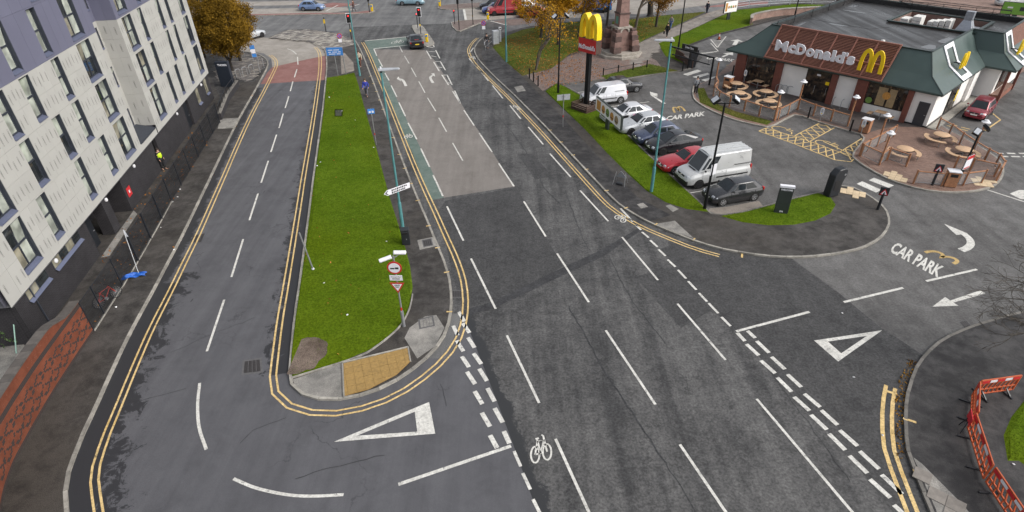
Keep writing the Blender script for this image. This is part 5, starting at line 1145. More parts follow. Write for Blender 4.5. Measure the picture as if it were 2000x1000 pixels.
def park(c, px_front, px_rear, W, L, wb, fo=None, side=1, head=None, zc=0.):
    """place by the ground contacts of the near-side wheels (side=+1: near side is the vehicle's left)"""
    a_, b_ = G(*px_front), G(*px_rear); d = (a_-b_).normalized(); 
    ang = math.atan2(d.y, d.x) if head is None else head
    d = Vector((math.cos(ang), math.sin(ang), 0)); n = Vector((-d.y, d.x, 0)); fo = fo if fo is not None else (L-wb)*.5
    c.location = a_-d*(L/2-fo)-n*side*(W/2-.1)+Vector((0, 0, .012+zc)); c.rotation_euler = (0, 0, ang)
paint('p_grey', (.024, .025, .029)); paint('p_white', (.56, .57, .60), .2); paint('p_silver', (.52, .53, .53), .3); paint('p_silver2', (.46, .48, .50), .35); paint('p_navy', (.045, .06, .11)); paint('p_black', (.012, .012, .016)); paint('p_red', (.40, .016, .028), .2); paint('p_maroon', (.23, .016, .03), .3); paint('p_paleblue', (.22, .34, .40), .2); paint('p_blue', (.16, .24, .42), .3); paint('p_vanred', (.36, .03, .04), .1); paint('p_deepblue', (.05, .08, .25), .2); paint('p_bluetruck', (.02, .14, .42), .1)
HB = lambda L, bz=.95, nose=.72: [(-L/2, .92*bz/.95), (-L/2+.3, bz), (L/2-1.35, bz+.02), (L/2-1.0, bz-.02), (L/2-.5, nose+.12), (L/2-.12, nose+.02), (L/2, nose-.06)]
HD = R(196.2)
GRP = 'vehicles parked along the grass strip'
polo = car('parked_car', 'dark grey hatchback nearest the black lamp post in the parking row', 'car', 'p_grey', 3.97, 1.68, 1.46, 2.47, HB(3.97), .95, (.98, .30, -1.28, -1.88, .17), .31, group=GRP)
park(polo, (1409, 402), (1471, 391), 1.68, 3.97, 2.47)
# panel van (tall)
vh = [(-2.6, 1.25), (-2.5, 1.30), (1.1, 1.30), (1.5, 1.22), (2.1, 1.12), (2.45, 1.0), (2.62, .82)]
van = car('parked_van', 'tall silver panel van between the red car and dark grey hatchback', 'van', 'p_silver', 5.24, 1.97, 2.42, 3.30, vh, 1.30, (1.75, .95, -2.52, -2.60, .13), .34, group=GRP, panel_van=True, fo=.98, rim='rim_dark', clear=.24)
park(van, (1362, 368), (1450, 350), 1.97, 5.24, 3.30, .98, head=HD)
for k in range(4): obj('roof_rib', MB().box((-.95, -.54+k*.36, 2.452), (3.0, .05, .02)), 'p_silver', van)
for s in (1, -1): obj('rub_strip', MB().box((-1.0, s*.985, .72), (2.6, .03, .1)), 'trim_black', van); obj('door_rail', MB().box((-1.75, s*.955, 1.5), (1.4, .03, .035)), 'trim_black', van)
obj('front_bumper', MB().box((2.56, 0, .48), (.14, 1.75, .34)), 'trim_black', van, bevel=.05); obj('bonnet_vent', MB().box((1.75, 0, 1.225), (.10, .8, .02)), 'trim_black', van)
red = car('parked_car', 'bright red saloon tucked beside the tall silver van', 'car', 'p_red', 4.36, 1.78, 1.42, 2.69, HB(4.36, .92, .70), .92, (.62, -.10, -1.35, -1.95, .2), .32, group=GRP); park(red, (1316, 340), (1380, 325), 1.78, 4.36, 2.69, head=HD)
black = car('parked_car', 'black liftback car third from the tall silver van', 'car', 'p_black', 4.46, 1.745, 1.50, 2.70, [(-2.23, 1.02), (-1.9, 1.08), (-.5, 1.0), (1.3, .96), (1.7, .84), (2.1, .70), (2.23, .60)], .97, (1.25, .25, -.75, -2.1, .19), .31, group=GRP, rim='rim_dark'); park(black, (1293, 303), (1350, 290), 1.745, 4.46, 2.70, head=HD)
navy = car('parked_car', 'navy blue hatchback between the black liftback and a white hatchback', 'car', 'p_navy', 3.99, 1.71, 1.49, 2.58, HB(3.99, .96), .96, (1.0, .32, -1.3, -1.9, .17), .31, group=GRP); park(navy, (1262, 285), (1315, 272), 1.71, 3.99, 2.58, head=HD)
silver = car('parked_car', 'pearl white hatchback with black wheels beside the navy hatchback', 'car', 'p_silver2', 4.36, 1.81, 1.45, 2.67, HB(4.36, .94, .72), .94, (.80, .05, -1.45, -2.05, .2), .32, group=GRP, rim='rim_dark'); park(silver, (1231, 264), (1290, 250), 1.81, 4.36, 2.67, head=HD)
white = car('parked_car', 'white taxi saloon with pink lettering and dark door panel', 'car', 'p_white', 4.57, 1.77, 1.46, 2.58, [(-2.28, .95), (-1.9, 1.0), (.9, .95), (1.3, .93), (1.8, .84), (2.16, .74), (2.28, .64)], .94, (.75, .02, -1.2, -1.95, .2), .32, group=GRP); park(white, (1203, 243), (1262, 230), 1.77, 4.57, 2.58, head=HD)
obj('door_panel', MB().box((.55, .887, .55), (.75, .012, .4)), 'trim_black', white); mat('pink', (.7, .08, .35), .5)
for k in range(6): obj('door_lettering', MB().box((-.3-k*.1, .893, .72+.02*(k % 2)), (.075, .01, .12)), 'pink', white)
pv = car('parked_van', 'small white panel van behind the planter and tall sign post', 'van', 'p_white', 4.38, 1.81, 1.82, 2.73, [(-2.19, 1.12), (-2.05, 1.15), (.9, 1.12), (1.25, 1.05), (1.75, .95), (2.08, .84), (2.19, .70)], 1.13, (1.35, .72, -1.98, -2.12, .17), .33, group=GRP, panel_van=True, rim='rim', fo=.9); park(pv, (1160, 208), (1213, 201), 1.81, 4.38, 2.73, .9, head=HD)
for s in (1, -1): obj('rub_strip', MB().box((-.2, s*.905, .62), (1.7, .03, .09)), 'trim_black', pv); obj('door_rail', MB().box((-1.3, s*.865, 1.25), (1.0, .03, .03)), 'trim_black', pv)
bk = car('parked_car', 'grey hatchback with black folding roof behind the small white van', 'car', 'p_grey', 4.0, 1.7, 1.48, 2.5, HB(4.0), .95, (.98, .30, -1.2, -1.8, .18), .31, group=GRP, roofm='p_black'); park(bk, (1242, 180), (1190, 188), 1.7, 4.0, 2.5, side=-1, head=AX)
mpv = car('red_hatchback', 'dark red small hatchback waiting beside the restaurant wall', 'car', 'p_maroon', 3.75, 1.67, 1.52, 2.37, HB(3.75, .98, .74), .98, (1.15, .45, -1.25, -1.75, .17), .30); park(mpv, (1920, 236), (1936, 222), 1.67, 3.75, 2.37, side=1, head=R(222))
aud = car('black_saloon', 'dark saloon waiting at the stop line with red tail lights', 'car', 'p_black', 4.7, 1.83, 1.43, 2.81, [(-2.35, .93), (-2.1, .99), (-1.6, .97), (.7, .93), (1.2, .92), (1.8, .84), (2.2, .74), (2.35, .64)], .93, (.7, -.05, -1.0, -1.75, .2), .33); aud.location = G(813, 93)+Vector((0, 0, .015)); aud.rotation_euler = (0, 0, R(104))
aud.location = G(814, 96)+Vector((-.4, 1.9, .02)); obj('rear_light_bar', MB().box((-2.2, 0, 1.20), (.05, .5, .05)), 'lens_red', aud)
def far(base, px, ang, label, pm, name='parked_car', cat='car', group='vehicles on the far cross road', sc_=None):
    c = dup(base, G(*px)+Vector((0, 0, .02)), R(ang), label, group, sc_); c.name = name; c['category'] = cat
    src = MATS[PAINT[base]]; PAINT[c] = pm
    cache = {}
    for ch in c.children:
        if ch.data and ch.data.materials and ch.data.materials[0] == src:
            if ch.data.name not in cache: me = ch.data.copy(); me.materials[0] = MATS[pm]; cache[ch.data.name] = me
            ch.data = cache[ch.data.name]
    return c
far(polo, (611, 20), -4, 'light blue hatchback crossing the junction on the far road', 'p_blue', 'blue_hatchback')
far(white, (803, 9), -3, 'pale blue classic saloon on the far road', 'p_paleblue', 'classic_car')
far(navy, (961, 17), 184, 'black hatchback waiting behind the far stop line', 'p_black', 'black_hatchback')
far(polo, (966, 25), 186, 'blue car mostly hidden behind the red van', 'p_deepblue', 'blue_car')
far(van, (985, 28), 187, 'red panel van waiting at the far traffic lights', 'p_vanred', 'red_van', 'van')
far(silver, (489, 76), 60, 'silver car parked behind the autumn tree', 'p_silver2', 'silver_car')
far(polo, (385, 6), 175, 'dark car on the far road left of the autumn tree', 'p_black', 'dark_car'); far(navy, (434, 2), 175, 'white car at the top edge above the autumn tree', 'p_white', 'white_car')
far(red, (1040, 32), 190, 'red car half hidden by autumn branches', 'p_red', 'red_car'); far(polo, (1062, 24), 190, 'silver car half hidden by autumn branches', 'p_silver', 'silver_car'); far(navy, (1020, 20), 190, 'white car half hidden by bare twigs', 'p_white', 'white_car')
far(van, (1160, 22), 176, 'blue van seen through the trees on the far road', 'p_bluetruck', 'blue_van', 'van')
far(pv, (1975, 12), 172, 'silver off road car parked behind the restaurant', 'p_silver', 'silver_jeep')
# ================================================================== STREET FURNITURE
mat('teal_paint', (.085, .25, .26), .5, .1, var=.15, scale=2); mat('lamp_grey', (.42, .44, .47), .4, .3); mat('post_grey', (.30, .31, .32), .45, .5, var=.15); mat('sign_blue', (.05, .22, .60), .4); mat('sign_black', (.012, .012, .012), .4); mat('sign_rd', (.50, .02, .02), .4); mat('wood_post', (.36, .17, .085), .6, var=.3, scale=6); mat('wood_pale', (.50, .33, .20), .6, var=.2, scale=5); mat('rail_grey', (.36, .37, .38), .4, .6); mat('yellow_plastic', (.75, .50, .01), .4); mat('orange_plastic', (.48, .095, .03), .5, var=.25, scale=4); mat('red_white', (.55, .02, .03), .5); mat('timber_dark', (.075, .042, .032), .75, var=.3, scale=6)
mat('totem_dark', (.028, .036, .033), .45, var=.1); mat('navy_dark', (.018, .024, .036), .5); mat('sand_pink', (.22, .135, .115), .8, var=.3, scale=2.5, bmp=.4, rnd=.08); mat('sand_dark', (.105, .068, .06), .85, var=.35, scale=2.5, bmp=.4, rnd=.1); mat('pale_stone', (.33, .30, .26), .8, var=.25, scale=3, bmp=.3); mat('bronze_green', (.12, .28, .22), .6); mat('bin_black', (.016, .018, .022), .45); mat('tarp_blue', (.015, .10, .42), .5, var=.25, scale=5); mat('bike_red', (.35, .03, .02), .4)
m, t, b_ = newmat('clear_panel'); b_.inputs['Base Color'].default_value = (.5, .52, .52, 1); b_.inputs['Roughness'].default_value = .15; b_.inputs['Alpha'].default_value = .28
def lit(name, col, e=1.5): return mat(name, col, .4, emit=e)
lit('lamp_red', (.9, .02, .02), 2.0)
UP = Vector((0, 0, 1))
def at(px, z=ZP): return G(px[0], px[1], z)
def pole(t_, h, r0, r1, m, n=12, name='pole', z0=0): return obj(name, MB().cyl((0, 0, z0), (0, 0, h), r0, r1, n), m, t_, smooth=True)
def toward(p, deg=0): return math.atan2(-p.y, -p.x)+R(deg)    # face the road below the camera
# ---- lighting columns
def column(px, h, ang, label, grp='teal street lighting columns'):
    t_ = thing('street_lamp', label, 'street lamp', at(px), ang, grp)
    obj('base_tube', MB().cyl((0, 0, 0), (0, 0, 1.9), .11, .11, 14), 'teal_paint', t_, smooth=True); obj('collar', MB().cyl((0, 0, 1.9), (0, 0, 2.0), .11, .075, 14), 'teal_paint', t_); obj('pole', MB().cyl((0, 0, 2.0), (0, 0, h), .075, .05, 14), 'teal_paint', t_, smooth=True)
    obj('bracket', MB().cyl((0, 0, h), (0, 0, h+.12), .06, .06), 'black_metal', t_)
    hd = obj('lamp_head', MB().add([(-.18, -.15, h+.1), (1.05, -.11, h+.16), (1.05, .11, h+.16), (-.18, .15, h+.1), (-.15, -.12, h+.24), (1.0, -.08, h+.23), (1.0, .08, h+.23), (-.15, .12, h+.24)], [(3, 2, 1, 0), (4, 5, 6, 7), (0, 1, 5, 4), (1, 2, 6, 5), (2, 3, 7, 6), (3, 0, 4, 7)]), 'lamp_grey', t_, bevel=.03)
    obj('photocell', MB().cyl((0, 0, h+.23), (0, 0, h+.33), .05), 'lamp_white', hd); obj('access_door', MB().box((0, -.108, .9), (.09, .02, .5)), 'teal_paint', t_); obj('lens', MB().box((.62, 0, h+.13), (.6, .16, .02)), 'lens_clear', hd)
    return t_
c1 = column((787, 447), height_at((787, 447), 142, ZP), R(5), 'teal lamp column beside the litter bin on the grass island')
column((703, 148), 10.2, R(5), 'teal lamp column at the far tip of the grass verge'); c3 = column((1272, 375), height_at((1272, 375), 84, ZP), R(178), 'teal lamp column on the grass strip beside the black liftback'); column((989, 121), 10.2, R(180), 'slender teal lamp column near the park lawn and cabinets')
# ---- black flood light posts
def floodpost(px, h, label, ang=0, r=.085):
    t_ = thing('floodlight_post', label, 'lamp post', at(px), R(ang), 'black floodlight posts'); pole(t_, h, r, r*.7, 'black_metal'); obj('base_sleeve', MB().cyl((0, 0, 0), (0, 0, 1.1), r*1.35, r*1.35, 12), 'black_metal', t_)
    obj('cross_arm', MB().bar((-.65, 0, h-.05), (.65, 0, h-.05), .06), 'black_metal', t_)
    for s in (-1, 1):
        f = obj('floodlight', MB().box((0, 0, 0), (.52, .42, .2)).xf(Matrix.Translation((s*.62, -.05, h+.18)) @ Matrix.Rotation(R(38*s), 4, 'Y') @ Matrix.Rotation(R(25), 4, 'X')), 'black_metal', t_, bevel=.03)
        obj('lens', MB().box((0, 0, .102), (.42, .32, .012)).xf(Matrix.Translation((s*.62, -.05, h+.18)) @ Matrix.Rotation(R(38*s), 4, 'Y') @ Matrix.Rotation(R(25), 4, 'X')), 'lens_clear', f)
    return t_
fa = floodpost((1376, 408), height_at((1376, 408), 200, ZP), 'black floodlight post in front of the dark grey hatchback'); obj('notice_board', MB().box((.12, .05, 2.9), (.5, .02, .75), R(30)), 'sign_white', fa)
fb = floodpost((1090, 182), height_at((1090, 182), 35, ZP), 'black floodlight post behind the tall restaurant pole sign', 20); floodpost((1324, 100), 8., 'black floodlight post on the grass behind the height barrier'); floodpost((1551, 36), 8., 'black floodlight post beside the low brick wall')
fc = floodpost((1868, 359), height_at((1868, 359), 258, ZP), 'black floodlight post with red and white notice on the patio', 30); nb = obj('notice_board', MB().box((0, -.13, 1.75), (.85, .03, 1.0)), 'sign_white', fc); obj('notice_header', MB().box((0, -.15, 2.12), (.85, .02, .26)), 'sign_rd', nb); obj('notice_footer', MB().box((0, -.15, 1.33), (.7, .02, .08)), 'sign_rd', nb)
# ---- tall restaurant pole sign
ps_p = at((1145, 208)); H_ = height_at((1145, 208), 26, ZP); hb = height_at((1148, 208), 104, ZP)
ps = thing('pole_sign', 'tall pole sign with yellow arches over a red name box', 'sign', ps_p, R(-50))
obj('pole', MB().box((0, 0, hb/2), (.42, .36, hb)), 'black_metal', ps, bevel=.02)
nb = obj('name_box', MB().box((0, 0, hb+.72), (2.15, .72, 1.25)), 'timber_dark', ps, bevel=.03)
for s in (-1, 1): obj('red_face', MB().box((0, s*.365, hb+.72), (2.1, .02, 1.2)), 'sign_rd', nb)
tb = text_mb("McDonald's", 1., .012, .03); obj('name_lettering', fit(tb, (-.98, -.385, hb+.40), (1.96, 0, 0), (0, 0, .42), (0, -1, 0)), 'sign_white', nb)
obj('arches', arch_mb(2.15, H_-hb-1.2, .36, .62).xf(Matrix.Translation((-1.075, 0, hb+1.2))), 'sign_yellow', ps, smooth=True)
# ---- timber planter round its foot
pc = at((1141, 214)); pl = thing('timber_planter', 'low slatted timber planter around the foot of the pole sign', 'planter', pc, R(-50))
for k in range(4):
    z = .1+k*.17
    for s in (-1, 1): obj('board', MB().box((0, s*.75, z), (2.0, .05, .11)), 'timber_dark', pl); obj('board', MB().box((s*.98, 0, z), (.05, 1.45, .11)), 'timber_dark', pl)
for sx in (-1, 1):
    for sy in (-1, 1): obj('post', MB().box((sx*.94, sy*.71, .36), (.08, .08, .72)), 'timber_dark', pl)
obj('soil', MB().box((0, 0, .25), (1.8, 1.35, .1)), 'soil', pl)
# ---- advertising boards
mat('poster_white', (.85, .84, .82), .5, var=.04)
def billboard(a_px, b_px, zb, zt, label, post_px, burgers=True, bg='poster_white'):
    A, B = at(a_px), at(b_px); c = (A+B)/2; ang = math.atan2((B-A).y, (B-A).x); L = (B-A).length
    t_ = thing('billboard', label, 'billboard', c, ang); obj('frame', MB().box((0, .12, (zb+zt)/2), (L, .2, zt-zb)), 'totem_dark', t_, bevel=.02)
    f = obj('poster', MB().box((0, .012, (zb+zt)/2), (L-.12, .02, zt-zb-.12)), bg, t_); obj('post', MB().box((-.1, .12, zb/2), (.55, .16, zb)), 'totem_dark', t_)
    if burgers:
        obj('poster_block', MB().box((-L*.36, -.004, (zb+zt)/2), (L*.16, .012, (zt-zb)*.7)), 'food_orange', f)
        for k in range(4):
            u = -L*.17+k*L*.17; z = (zb+zt)/2-.12
            obj('poster_food', MB().lathe([(0, 0), (.22*L/3.2, 0), (.22*L/3.2, .008), (0, .008)], (0, 0, 0), 14).xf(Matrix.Translation((u, -.002, z+.1)) @ Matrix.Rotation(R(90), 4, 'X')), ('food_orange', 'poster_green', 'food_orange', 'poster_tan')[k], f)
            obj('poster_food', MB().box((u, -.008, z-.03), (.36*L/3.2, .01, .09)), 'timber_dark', f)
    else: obj('poster_block', MB().box((L*.12, -.004, (zb+zt)/2), (.5, .012, .5)), 'totem_dark', f); obj('poster_block', MB().box((-L*.25, -.004, (zb+zt)/2+.1), (.6, .012, .2)), 'lamp_white', f)
    return t_
billboard((1161, 233), (1209, 276), .95, 2.15, 'landscape billboard with food poster facing the road beside the cars', None)
billboard((1411, 41), (1436, 37), 1.0, 2.6, 'small food billboard on the far grass slope', None)
mat('poster_lime', (.16, .36, .05), .5); billboard((1946, 40), (2010, 46), .9, 2.5, 'lime green billboard behind the restaurant roof', None, False, 'poster_lime')
# ---- plain signs on posts
def signpost(px, h, label, name='sign_post', cat='sign', ang=None, r=.035, m='post_grey', lean=0):
    p = at(px); t_ = thing(name, label, cat, p, toward(p, 90) if ang is None else R(ang)); pole(t_, h, r, r, m, 10)
    if lean: t_.rotation_euler = (R(lean), 0, t_.rotation_euler.z)
    return t_
t_ = signpost((1099, 248), height_at((1099, 248), 184, ZP), 'blank pale grey sign seen from behind on the grass strip', ang=12); hh = height_at((1099, 248), 184, ZP); obj('sign_plate', MB().box((0, .04, hh-.28), (1.15, .025, .5)), 'lamp_grey', t_); obj('clip', MB().box((0, .02, hh-.2), (.3, .03, .04)), 'post_grey', t_); obj('red_band', MB().cyl((0, 0, .9), (0, 0, 1.1), .04), 'sign_rd', t_)
def disc(t_, z, r, face, rim=None, y=-.05, name='round_sign'):
    M = Matrix.Translation((0, y, z)) @ Matrix.Rotation(R(90), 4, 'X')
    o = obj(name, MB().cyl((0, 0, -.012), (0, 0, .012), r, r, 24).xf(M), rim or face, t_)
    if rim: obj('sign_face', MB().cyl((0, 0, .012), (0, 0, .018), r*.78, r*.78, 24).xf(M), face, o)
    return o
# camera mast with three signs
mp = (789, 637); hm = height_at(mp, 500, ZP)
t_ = signpost(mp, hm, 'grey mast with two white cameras, round sign and give way triangle', 'camera_mast', 'sign', -3, .045); obj('base_sleeve', MB().cyl((0, 0, 0), (0, 0, 1.0), .085, .085, 14), 'post_grey', t_, smooth=True); obj('red_band', MB().cyl((0, 0, 1.05), (0, 0, 1.25), .05), 'sign_rd', t_)
dsc = disc(t_, hm-.62, .36, 'sign_white', 'sign_rd', -.09)
pic = MB(); pic.box((-.10, -.115, hm-.65), (.2, .006, .07)); pic.box((.12, -.115, hm-.63), (.17, .006, .10)); obj('pictogram', pic, 'sign_black', dsc)
ex = obj('plate', MB().box((0, -.08, hm-1.22), (.62, .02, .30)), 'sign_white', t_)
for i, s in enumerate(('Except for', 'access')): tb = text_mb(s, .1, .001, .001); obj('lettering', fit(tb, (-.24+.06*i, -.092, hm-1.2-.11*i), (.48-.12*i, 0, 0), (0, 0, .075), (0, -1, 0)), 'sign_black', ex)
gz = hm-1.52; gwt = obj('give_way_sign', MB().add([(-.36, -.08, gz), (.36, -.08, gz), (0, -.08, gz-.63), (-.36, -.06, gz), (.36, -.06, gz), (0, -.06, gz-.63)], [(0, 2, 1), (3, 4, 5), (0, 1, 4, 3), (1, 2, 5, 4), (2, 0, 3, 5)]), 'sign_rd', t_); obj('sign_face', MB().add([(-.25, -.085, gz-.065), (.25, -.085, gz-.065), (0, -.085, gz-.50)], [(0, 2, 1)]), 'sign_white', gwt)
for i, s in enumerate(('GIVE', 'WAY')): tb = text_mb(s, .1, .001, .003); obj('lettering', fit(tb, (-.13+.03*i, -.089, gz-.19-.11*i), (.26-.06*i, 0, 0), (0, 0, .085), (0, -1, 0)), 'sign_black', gwt)
for k, (x, y, a_) in enumerate(((-.32, -.25, -160), (.30, .12, 20))):
    cm = obj('camera', MB().cyl((-.3, 0, 0), (.3, 0, 0), .1, .1, 14).xf(Matrix.Translation((x, y, hm+.12-.12*(k == 0))) @ Matrix.Rotation(R(a_), 4, 'Z') @ Matrix.Rotation(R(12), 4, 'Y')), 'sign_white', t_, smooth=True, bevel=.03); obj('bracket', MB().cyl((0, 0, hm-.12), (x, y, hm+.05), .025), 'post_grey', cm)
t_ = signpost((612, 527), height_at((600, 527), 455, ZP), 'short leaning grey post on the grass verge edge', 'marker_post', 'post', -3, .045); t_.rotation_euler = (0, R(-6), 0); obj('foot_plate', MB().cyl((0, 0, .0), (0, 0, .12), .08), 'sign_white', t_); obj('cap', MB().cyl((0, 0, height_at((600, 527), 455, ZP)), (0, 0, height_at((600, 527), 455, ZP)+.04), .05), 'post_grey', t_)
# parking direction finger on the first column
t_ = thing('finger_sign', 'black and white pointed direction sign strapped to the teal column', 'sign', at((787, 447))+Vector((0, 0, 2.75)), R(40)); obj('plate', MB().add([(-1.0, -.1, .18), (-.78, -.1, .36), (.85, -.1, .36), (.85, -.1, 0), (-.78, -.1, 0)]+[(-1.0, -.085, .18), (-.78, -.085, .36), (.85, -.085, .36), (.85, -.085, 0), (-.78, -.085, 0)], [(0, 4, 3, 2, 1), (5, 6, 7, 8, 9)]+[(i, (i+1) % 5, 5+(i+1) % 5, 5+i) for i in range(5)]), 'sign_white', t_); obj('chevron', MB().add([(-.93, -.106, .18), (-.76, -.106, .32), (-.68, -.106, .32), (-.83, -.106, .18), (-.68, -.106, .04), (-.76, -.106, .04)], [(0, 3, 2, 1), (0, 5, 4, 3)]), 'sign_black', t_)
for i, n_ in enumerate((9, 8)):
    for k in range(n_): obj('text_stroke', MB().box((-.42+k*.125, -.106, .255-.16*i), (.085, .008, .09 if k % 3 else .12)), 'sign_black', t_)
bn = thing('litter_bin', 'black litter bin beside the teal column on the island pavement', 'bin', at((794, 476)), R(8)); obj('body', MB().box((0, 0, .5), (.5, .42, .95)), 'bin_black', bn, bevel=.04); obj('lid', MB().prism([(-.27, -.23), (.27, -.23), (.27, .23), (-.27, .23)], .98, 1.12), 'bin_black', bn, bevel=.06); obj('opening', MB().box((0, -.205, .86), (.34, .03, .13)), 'arch_black', bn, bevel=.04); obj('door_plate', MB().box((.05, -.214, .45), (.05, .01, .08)), 'post_grey', bn)
# blue signs
t_ = thing('blue_sign', 'wide blue information sign on two posts at the verge tip', 'sign', at((668, 147)), R(4)); hs_ = height_at((668, 147), 93, ZP)
for x in (-.45, .45): obj('post', MB().cyl((x, .05, 0), (x, .05, hs_), .04), 'post_grey', t_)
o = obj('plate', MB().box((-.35, 0, hs_-.4), (1.75, .03, .85)), 'sign_blue', t_)
for k, (x, z, w_) in enumerate(((-.75, .12, .5), (-.1, .12, .6), (-.85, -.1, .3), (-.3, -.1, .5), (.2, -.1, .3), (-.6, -.3, .7), (.1, -.3, .4))): obj('text_line', MB().box((x-.05, -.02, hs_-.36+z), (w_, .008, .07)), 'sign_white', o)
def clearway(px, tpx, label):
    h = height_at(px, tpx, ZP); t_ = signpost(px, h, label, 'clearway_sign', 'sign'); d = disc(t_, h-.3, .3, 'sign_blue', 'sign_rd', -.05)
    for a_ in (45, -45): obj('cross_bar', MB().box((0, 0, 0), (.5, .012, .07)).xf(Matrix.Translation((0, -.075, h-.3)) @ Matrix.Rotation(R(a_), 4, 'Y')), 'sign_rd', d)
    obj('plate', MB().box((0, -.05, h-.85), (.4, .02, .4)), 'sign_white', t_)
clearway((670, 112), 65, 'round red and blue clearway sign over the stone setts'); clearway((946, 88), 40, 'round red and blue clearway sign beside the right pavement kerb')
def cyc(px, ty, label):
    h = height_at(px, ty, ZP); t_ = signpost(px, h, label, 'cycle_sign', 'sign'); o = obj('plate', MB().box((0, -.04, h-.22), (.55, .02, .42)), 'sign_blue', t_)
    for x in (-.12, .12): obj('pictogram', MB().lathe([(.05, 0), (.09, 0), (.09, .008), (.05, .008)], (0, 0, 0), 14).xf(Matrix.Translation((x, -.051, h-.27)) @ Matrix.Rotation(R(90), 4, 'X')), 'sign_white', o)
    obj('pictogram', MB().bar((-.12, -.056, h-.26), (.1, -.056, h-.15), .03, .01), 'sign_white', o); obj('red_band', MB().cyl((0, 0, .9), (0, 0, 1.05), .04), 'sign_rd', t_); return t_
cyc((735, 283), 212, 'blue cycle route sign on a grey post beside the verge path')
t_ = signpost((497, 112), height_at((497, 112), 88, ZP), 'stacked blue and white restriction signs among the bollards', 'restriction_sign', 'sign'); hh = height_at((497, 112), 88, ZP)
for i in range(3): obj('plate', MB().box((.0, -.04, hh-.25-.5*i), (.55, .02, .45)), ('sign_blue', 'sign_white', 'sign_blue')[i], t_)
# ---- traffic signals
def signal(px, ty, label, back=True, lamps=True, ang=None, h=None):
    h = h or height_at(px, ty, ZP); p = at(px); t_ = thing('traffic_light', label, 'traffic light', p, toward(p, 90) if ang is None else R(ang), 'traffic signals at the junction'); pole(t_, h-.1, .055, .055, 'black_metal')
    if back: obj('backing_board', MB().box((0, -.06, h-.55), (.62, .03, 1.25)), 'sign_white', t_, bevel=.02); obj('backing_inner', MB().box((0, -.08, h-.55), (.50, .02, 1.12)), 'sign_black', t_)
    hd = obj('signal_head', MB().box((0, -.14, h-.55), (.30, .16, 1.0)), 'sign_black', t_, bevel=.03)
    for i, z in enumerate((h-.22, h-.55, h-.88)): obj('lamp', MB().cyl((0, -.215, z), (0, -.235, z), .10, .10, 14), 'lamp_red' if i == 0 and lamps else 'sign_black', hd); obj('hood', MB().box((0, -.28, z+.11), (.24, .14, .02)), 'sign_black', hd)
    obj('push_button', MB().box((.0, -.1, 1.15), (.14, .1, .24)), 'yellow_plastic', t_); return t_
signal((687, 77), 27, 'red traffic light on the left pavement tip beside the column'); signal((822, 66), 15, 'red traffic light on the narrow centre refuge'); signal((897, 58), 0, 'tall dark signal seen side on at the point of the traffic island', False, False, 190, 4.4); signal((924, 48), 0, 'dark signal in the middle of the traffic island', False, False, 190, 4.2)
signal((722, 24), 5, 'dark signal post at the end of the far median', False, False, 180, 2.6); signal((684, 26), 0, 'dark signal post with yellow button on the far median', False, False, 180, 3.6)
def lowsig(px, label): t_ = thing('cycle_signal', label, 'traffic light', at(px), 0); pole(t_, 1.9, .05, .05, 'black_metal'); h_ = obj('signal_head', MB().box((0, -.06, 1.75), (.2, .14, .35)), 'sign_black', t_); obj('lamp', MB().cyl((0, -.13, 1.85), (0, -.15, 1.85), .08), 'lamp_red', h_)
lowsig((816, 54), 'low red cycle signal on the narrow refuge'); lowsig((888, 47), 'low red cycle signal on the left of the traffic island')
def bollard(px, label, h=1.0, m='black_metal', r=.075, name='bollard', grp=None, cap=True):
    t_ = thing(name, label, 'bollard', at(px), 0, grp); obj('shaft', MB().cyl((0, 0, 0), (0, 0, h), r, r*.9, 12), m, t_, smooth=True)
    if cap: obj('cap', MB().lathe([(r*1.05, h-.08), (r*1.1, h-.05), (r, h), (.0, h+.05)], n=12), m, t_, smooth=True)
    return t_
def keepleft(px, label): t_ = thing('keep_left_bollard', label, 'bollard', at(px), 0); obj('shell', MB().box((0, 0, .5), (.36, .26, 1.0)), 'yellow_plastic', t_, bevel=.06); obj('sign_face', MB().cyl((0, -.13, .8), (0, -.15, .8), .13, .13, 16), 'sign_blue', t_)
keepleft((834, 82), 'yellow keep left bollard with blue disc behind the dark saloon'); keepleft((859, 12), 'yellow bollard at the left end of the far island'); keepleft((953, 38), 'yellow bollard in front of the red van'); keepleft((727, 22), 'yellow bollard at the tip of the far median'); keepleft((609, 6), 'yellow bollard beyond the light blue hatchback')
t_ = bollard((637, 62), 'black post with yellow top on the stone setts', 1.9, r=.06, name='signal_post'); obj('button_box', MB().box((0, -.08, 1.4), (.2, .14, .5)), 'yellow_plastic', t_)
for i, q in enumerate(((1034, 153), (1042, 160), (1051, 168))): bollard(q, ('left', 'middle', 'right')[i]+'most of three black bollards at the plaza entrance', 1.05, grp='three bollards at the plaza entrance')
for i, q in enumerate(((1333, 138), (1343, 134))): bollard(q, ('black bollard by the crossing, further from the dark totem', 'black bollard by the crossing, next to the dark totem')[i], 1.0)
bollard((1430, 148), 'thin black bollard beside the restaurant corner column', 1.1); bollard((1578, 230), 'black bollard between the patio fence and disabled bay', 1.0); bollard((1660, 256), 'black bollard in front of the wooden bin store', 1.0)
t_ = thing('bollard_rail', 'four short black posts joined by a low rail behind the grass bed', 'rail', at((1178, 148)), 0); BR = [at(q) for q in ((1178, 148), (1207, 142), (1236, 137), (1263, 132))]
for p in BR: obj('post', MB().cyl((p.x, p.y, ZP), (p.x, p.y, ZP+.85), .07), 'black_metal', t_, world=True)
for a_, b_ in zip(BR, BR[1:]): obj('rail', MB().cyl((a_.x, a_.y, ZP+.62), (b_.x, b_.y, ZP+.62), .025), 'black_metal', t_, world=True)
